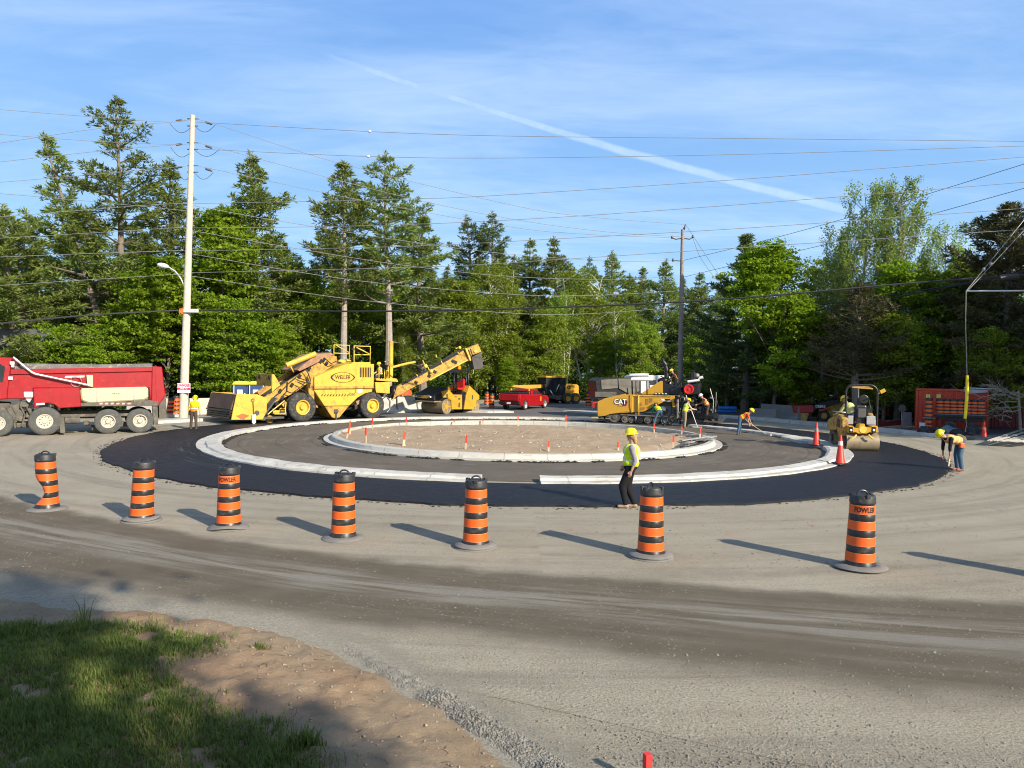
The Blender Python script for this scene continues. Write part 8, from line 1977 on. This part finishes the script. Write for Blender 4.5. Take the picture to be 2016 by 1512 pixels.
    for sd_ in (1, -1): bd.append(e_(hd((-0.005, 0.080 * sd_, -0.008)), (0.018, 0.010, 0.03), er))
    put('body', blob(bd, vox, 2), M_skin, T)
    b = MB()
    for sd_ in (1, -1): b.ball(P(hd((0.088, 0.030 * sd_, 0.006))), 0.009 * s, 6)
    b.build('eyes', C_eye, T)
    # trousers
    tr = [e_(pel + tz * 0.02, (0.122 * bulk, 0.172, 0.125), rt)]
    for i in (0, 1): tr += [c(J['hip%d' % i], J['knee%d' % i], 0.100 * (0.5 + bulk / 2), 0.078 * (0.5 + bulk / 2)), c(J['knee%d' % i], J['ank%d' % i] + Vector((0, 0, 0.02)), 0.078 * (0.5 + bulk / 2), 0.062)]
    put('trousers', blob(tr, 0.014, 3), trousers, T)
    for i in (0, 1):
        a = J['ank%d' % i]; put('boot', blob([c(a + Vector((0, 0, 0.03)), a - Vector((0, 0, 0.03)), 0.052, 0.052), c(a + Vector((-0.04, 0, -0.045)), a + Vector((0.15, 0, -0.048)), 0.040, 0.038, (1, 1.15, 0.9))], 0.012, 2), boots, T)
    # shirt
    st = [e_(pel + tz * 0.15, (0.120 * bulk, 0.158, 0.15), rt), e_(ch + tz * 0.03, (0.135 * bulk, 0.182, 0.185), rt), c(nb - tz * 0.05, nb + tz * 0.015, 0.075, 0.062)]
    for i in (0, 1):
        st += [c(nb - tz * 0.07, J['sh%d' % i], 0.072, 0.074), c(J['sh%d' % i], J['el%d' % i] if sleeves == 'long' else J['sh%d' % i].lerp(J['el%d' % i], 0.62), 0.068, 0.054)]
        if sleeves == 'long': st.append(c(J['el%d' % i], J['el%d' % i].lerp(J['wr%d' % i], 0.88), 0.052, 0.040))
        elif sleeves == 'three': st += [c(J['sh%d' % i], J['el%d' % i], 0.068, 0.052), c(J['el%d' % i], J['el%d' % i].lerp(J['wr%d' % i], 0.35), 0.052, 0.046)]
    def torso_t(p):
        q = (Vector(p) / s - pel); return q.dot(tz), q.y, q.dot(tx)
    if jacket:
        st += [e_(pel + tz * 0.05, (0.14, 0.185, 0.14), rt), e_(hd((-0.01, 0, 0.0)), (0.125, 0.108, 0.13), er)]
        put('jacket', blob(st, 0.013, 3), [shirt, C_strip, C_vorange], T, lambda p: (1 if 0.10 < torso_t(p)[0] < 0.15 else (2 if torso_t(p)[0] < 0.22 else 0)) if abs(torso_t(p)[1]) < 0.24 else 0)
    else:
        put('shirt', blob(st, 0.013, 3), shirt, T)
    if vest:
        vs = [e_(pel + tz * 0.10, (0.145 * bulk, 0.180, 0.15), rt), e_(pel + tz * 0.2, (0.140 * bulk, 0.178, 0.15), rt), e_(ch + tz * 0.03, (0.150 * bulk, 0.190, 0.182), rt)]
        for i in (0, 1): vs.append(c(nb - tz * 0.06 + ty * (0.06 if i == 0 else -0.06), J['sh%d' % i] - ty * (0.05 if i == 0 else -0.05), 0.072, 0.076))
        v2 = vcol or C_strip
        def vm(p):
            t_, y, x = torso_t(p)
            if 0.13 < t_ < 0.18: return 1
            if t_ > 0.16 and 0.085 < abs(y) < 0.115: return 1
            return 0
        put('vest', blob(vs, 0.012, 2), [vest, v2], T, vm)
    # hat
    if hat:
        b = MB(); b.lathe([(0.155, -0.005), (0.150, 0.010), (0.128, 0.018), (0.125, 0.05), (0.110, 0.095), (0.075, 0.125), (0.03, 0.138), (0.0, 0.14)], 28, caps=False); b.lathe([(0.12, 0.02), (0.155, -0.005)], 28, caps=False)
        b.prism([(-0.11, 0.06), (-0.05, 0.13), (0.05, 0.138), (0.11, 0.08)], -0.012, 0.012)
        M4 = Matrix.Translation(hd((0.008, 0, 0.045))) @ hR.to_4x4()
        b.map(lambda v: (M4 @ Vector((v.x * 1.06 + (0.02 if v.z < 0.01 and v.x > 0 else 0), v.y * 0.95, v.z))) * s); b.build('hard_hat', hat, T)
    if hair:
        put('hair', blob([e_(hd((-0.03, 0, 0.0)), (0.095, 0.088, 0.10), er), e_(hd((-0.075, 0, -0.08)), (0.05, 0.07, 0.08), er), e_(hd((-0.08, 0, -0.14)), (0.035, 0.05, 0.05), er)], 0.010, 2), hair, T)
    T['hands'] = 0; del T['hands']
    T_info = {k: tuple(v * s) for k, v in J.items()}
    return T, {k: T.matrix_basis @ Vector(v) if False else (Matrix.Rotation(rz, 3, 'Z') @ Vector(v)) + Vector(loc) for k, v in T_info.items()}
person(ground(1240, 1000), rad(172), 1.62, 'woman in a lime vest and yellow hard hat walking left past the ring', lean=-3, thigh=(24, 8), knee=(34, 30), arm=((-16, 8), (-10, 8)), fore=(20, 45), headp=6, headyaw=-12, trousers=C_blackc, shirt=C_grey, vest=C_lime, boots=C_boot, hair=C_hair, vox=0.008, bulk=1.32, sleeves='three')
person(ground(381, 846), rad(100), 1.55, 'worker in a yellow and orange hooded jacket seen from behind by the tall pole', lean=14, thigh=(4, -2), knee=(6, 2), arm=((4, 14), (4, 14)), fore=(10, 10), headp=34, spread=4, trousers=C_brownc, shirt=C_ylow, vest=None, jacket=True, hat=C_haty, boots=C_bootd)
person(ground(1298, 839), rad(100), 1.55, 'worker with green sleeves and jeans bending over beside the paver', lean=62, thigh=(10, 4), knee=(12, 6), arm=((30, 16), (30, 16)), fore=(25, 25), headp=25, spread=20, trousers=C_jean, shirt=C_green, vest=C_lime, vcol=C_vorange, hat=C_hatg)
_, h6 = person(ground(1347, 843), rad(25), 1.56, 'worker in khaki trousers and lime vest standing at the paver, leaning forward', lean=22, thigh=(6, 0), knee=(4, 6), arm=((30, 8), (40, 8)), fore=(75, 80), headp=14, trousers=C_khaki, shirt=C_beige, vest=C_lime, hat=C_haty)
pz = ground(1390, 838); F7 = Frame(ground(1209, 834), rad(-20)); q7 = F7.side(1393, 834, -0.35)
loc7 = F7.o + F7.R @ Vector((q7[0], -0.35, 0.36))
person(loc7, rad(172), 1.50, 'worker with a white helmet and orange vest stooping on the screed walkway', lean=36, thigh=(10, 2), knee=(12, 6), arm=((40, 8), (30, 8)), fore=(70, 60), headp=16, trousers=C_brownc, shirt=C_dark, vest=C_vorange, hat=C_hatw)
_, h8 = person(ground(1456, 857), rad(-12), 1.50, 'worker in an orange shirt bent double with a lute right of the paver', lean=62, thigh=(8, -6), knee=(14, 4), arm=((10, 6), (18, 6)), fore=(16, 24), headp=8, spread=5, trousers=C_jean, shirt=C_orange, vest=C_orange, vcol=C_lime, sleeves='short', hat=C_haty)
T8 = empty('lute', (0, 0, 0), 0, 'lute held by the bent worker in the orange shirt', 'rake')
b = MB(); hA = (h8['wr0'] + h8['wr1']) / 2; dA = Vector((0.75, -0.25, 0)).normalized(); b.tube([hA - dA * 0.22 + Vector((0, 0, 0.2)), hA, Vector((hA.x, hA.y, 0)) + dA * 0.75 + Vector((0, 0, 0.08))], 0.016, 6); b.build('handle', M_stakew, T8)
b = MB(); b.obox(Vector((hA.x, hA.y, 0.09)) + dA * 0.75, (0.05, 0.7, 0.08), (0, 0, 0.2)); b.build('head', M_alu, T8)
T10, h10 = person(ground(1890, 927), rad(183), 1.66, 'worker in jeans and peach vest bending down at the right edge of the mat', lean=80, thigh=(14, 8), knee=(22, 16), arm=((12, 6), (2, 6)), fore=(-2, -4), headp=10, spread=4, trousers=C_jean, shirt=C_blackc, vest=C_peach, vcol=C_pale, boots=C_bootr, hat=C_haty, sleeves='three', bulk=1.05)
b = MB(); b.obox((0.0, 0.0, 0.0), (0.16, 0.10, 0.16)); bag = b.build('waist_bag', mat('bag_orange', (0.85, 0.13, 0.03), 0.6), T10, 0.03, seg=2); bag.location = (0.10, 0.2, 0.80)
T11 = empty('hand_stake', h10['wr0'] + Vector((-0.02, 0, -0.12)), 0, 'short pale stake held by the bending man at the mat edge', 'stake')
b = MB(); b.obox((0, 0, -0.04), (0.035, 0.02, 0.32), (0, 0.12, 0)); b.build('shaft', M_stakew, T11)
b = MB(); b.tube([(0, 0, 0), (-0.38, 0.02, 0.0)], 0.012, 6); b.obox((-0.38, 0.02, 0.0), (0.04, 0.11, 0.04)); o = b.build('hammer', M_darksteel, loc=ground(1884, 930) + Vector((0, -0.1, 0.04))); tag(o, 'hammer lying by the red boots of the bending man', 'hammer')
# machine operators
Fm, Tm = MTV; x_, z_ = Fm.side(749, 737, 0.65); p = Fm.o + Fm.R @ Vector((x_, 0.65, z_ - 0.62))
person(p, Fm.h + PI, 1.55, 'operator with yellow helmet seated at the back of the yellow transfer machine', lean=8, thigh=(78, 74), knee=(75, 70), arm=((20, 10), (25, 10)), fore=(60, 65), headp=8, trousers=C_jeand, shirt=C_beige, vest=C_lime, vcol=C_vorange, hat=C_haty)
x_, z_ = F7.side(1331, 752, 0.9); p = F7.o + F7.R @ Vector((x_ + 0.05, 0.9, z_ - 0.75))
person(p, F7.h + PI, 1.55, 'paver operator in a dark shirt with orange straps up beside the exhaust stack', lean=26, thigh=(40, 36), knee=(40, 40), arm=((38, 8), (40, 8)), fore=(70, 72), headp=18, trousers=C_brownc, shirt=C_dark, vest=C_dark, vcol=C_vorange, hat=C_haty)
Fr, Tr, hx0, hx1 = SR; p = Fr.o + Fr.R @ Vector((hx0 + 0.36, 0.75, 0.68))
person(p, Fr.h + rad(125), 1.75, 'roller driver hunched in a pale yellow jacket with a yellow helmet', lean=38, thigh=(75, 70), knee=(70, 65), arm=((30, 14), (35, 14)), fore=(60, 62), headp=14, trousers=C_jeand, shirt=C_pale, vest=C_pale, vcol=C_pale, hat=C_haty, bulk=1.35)
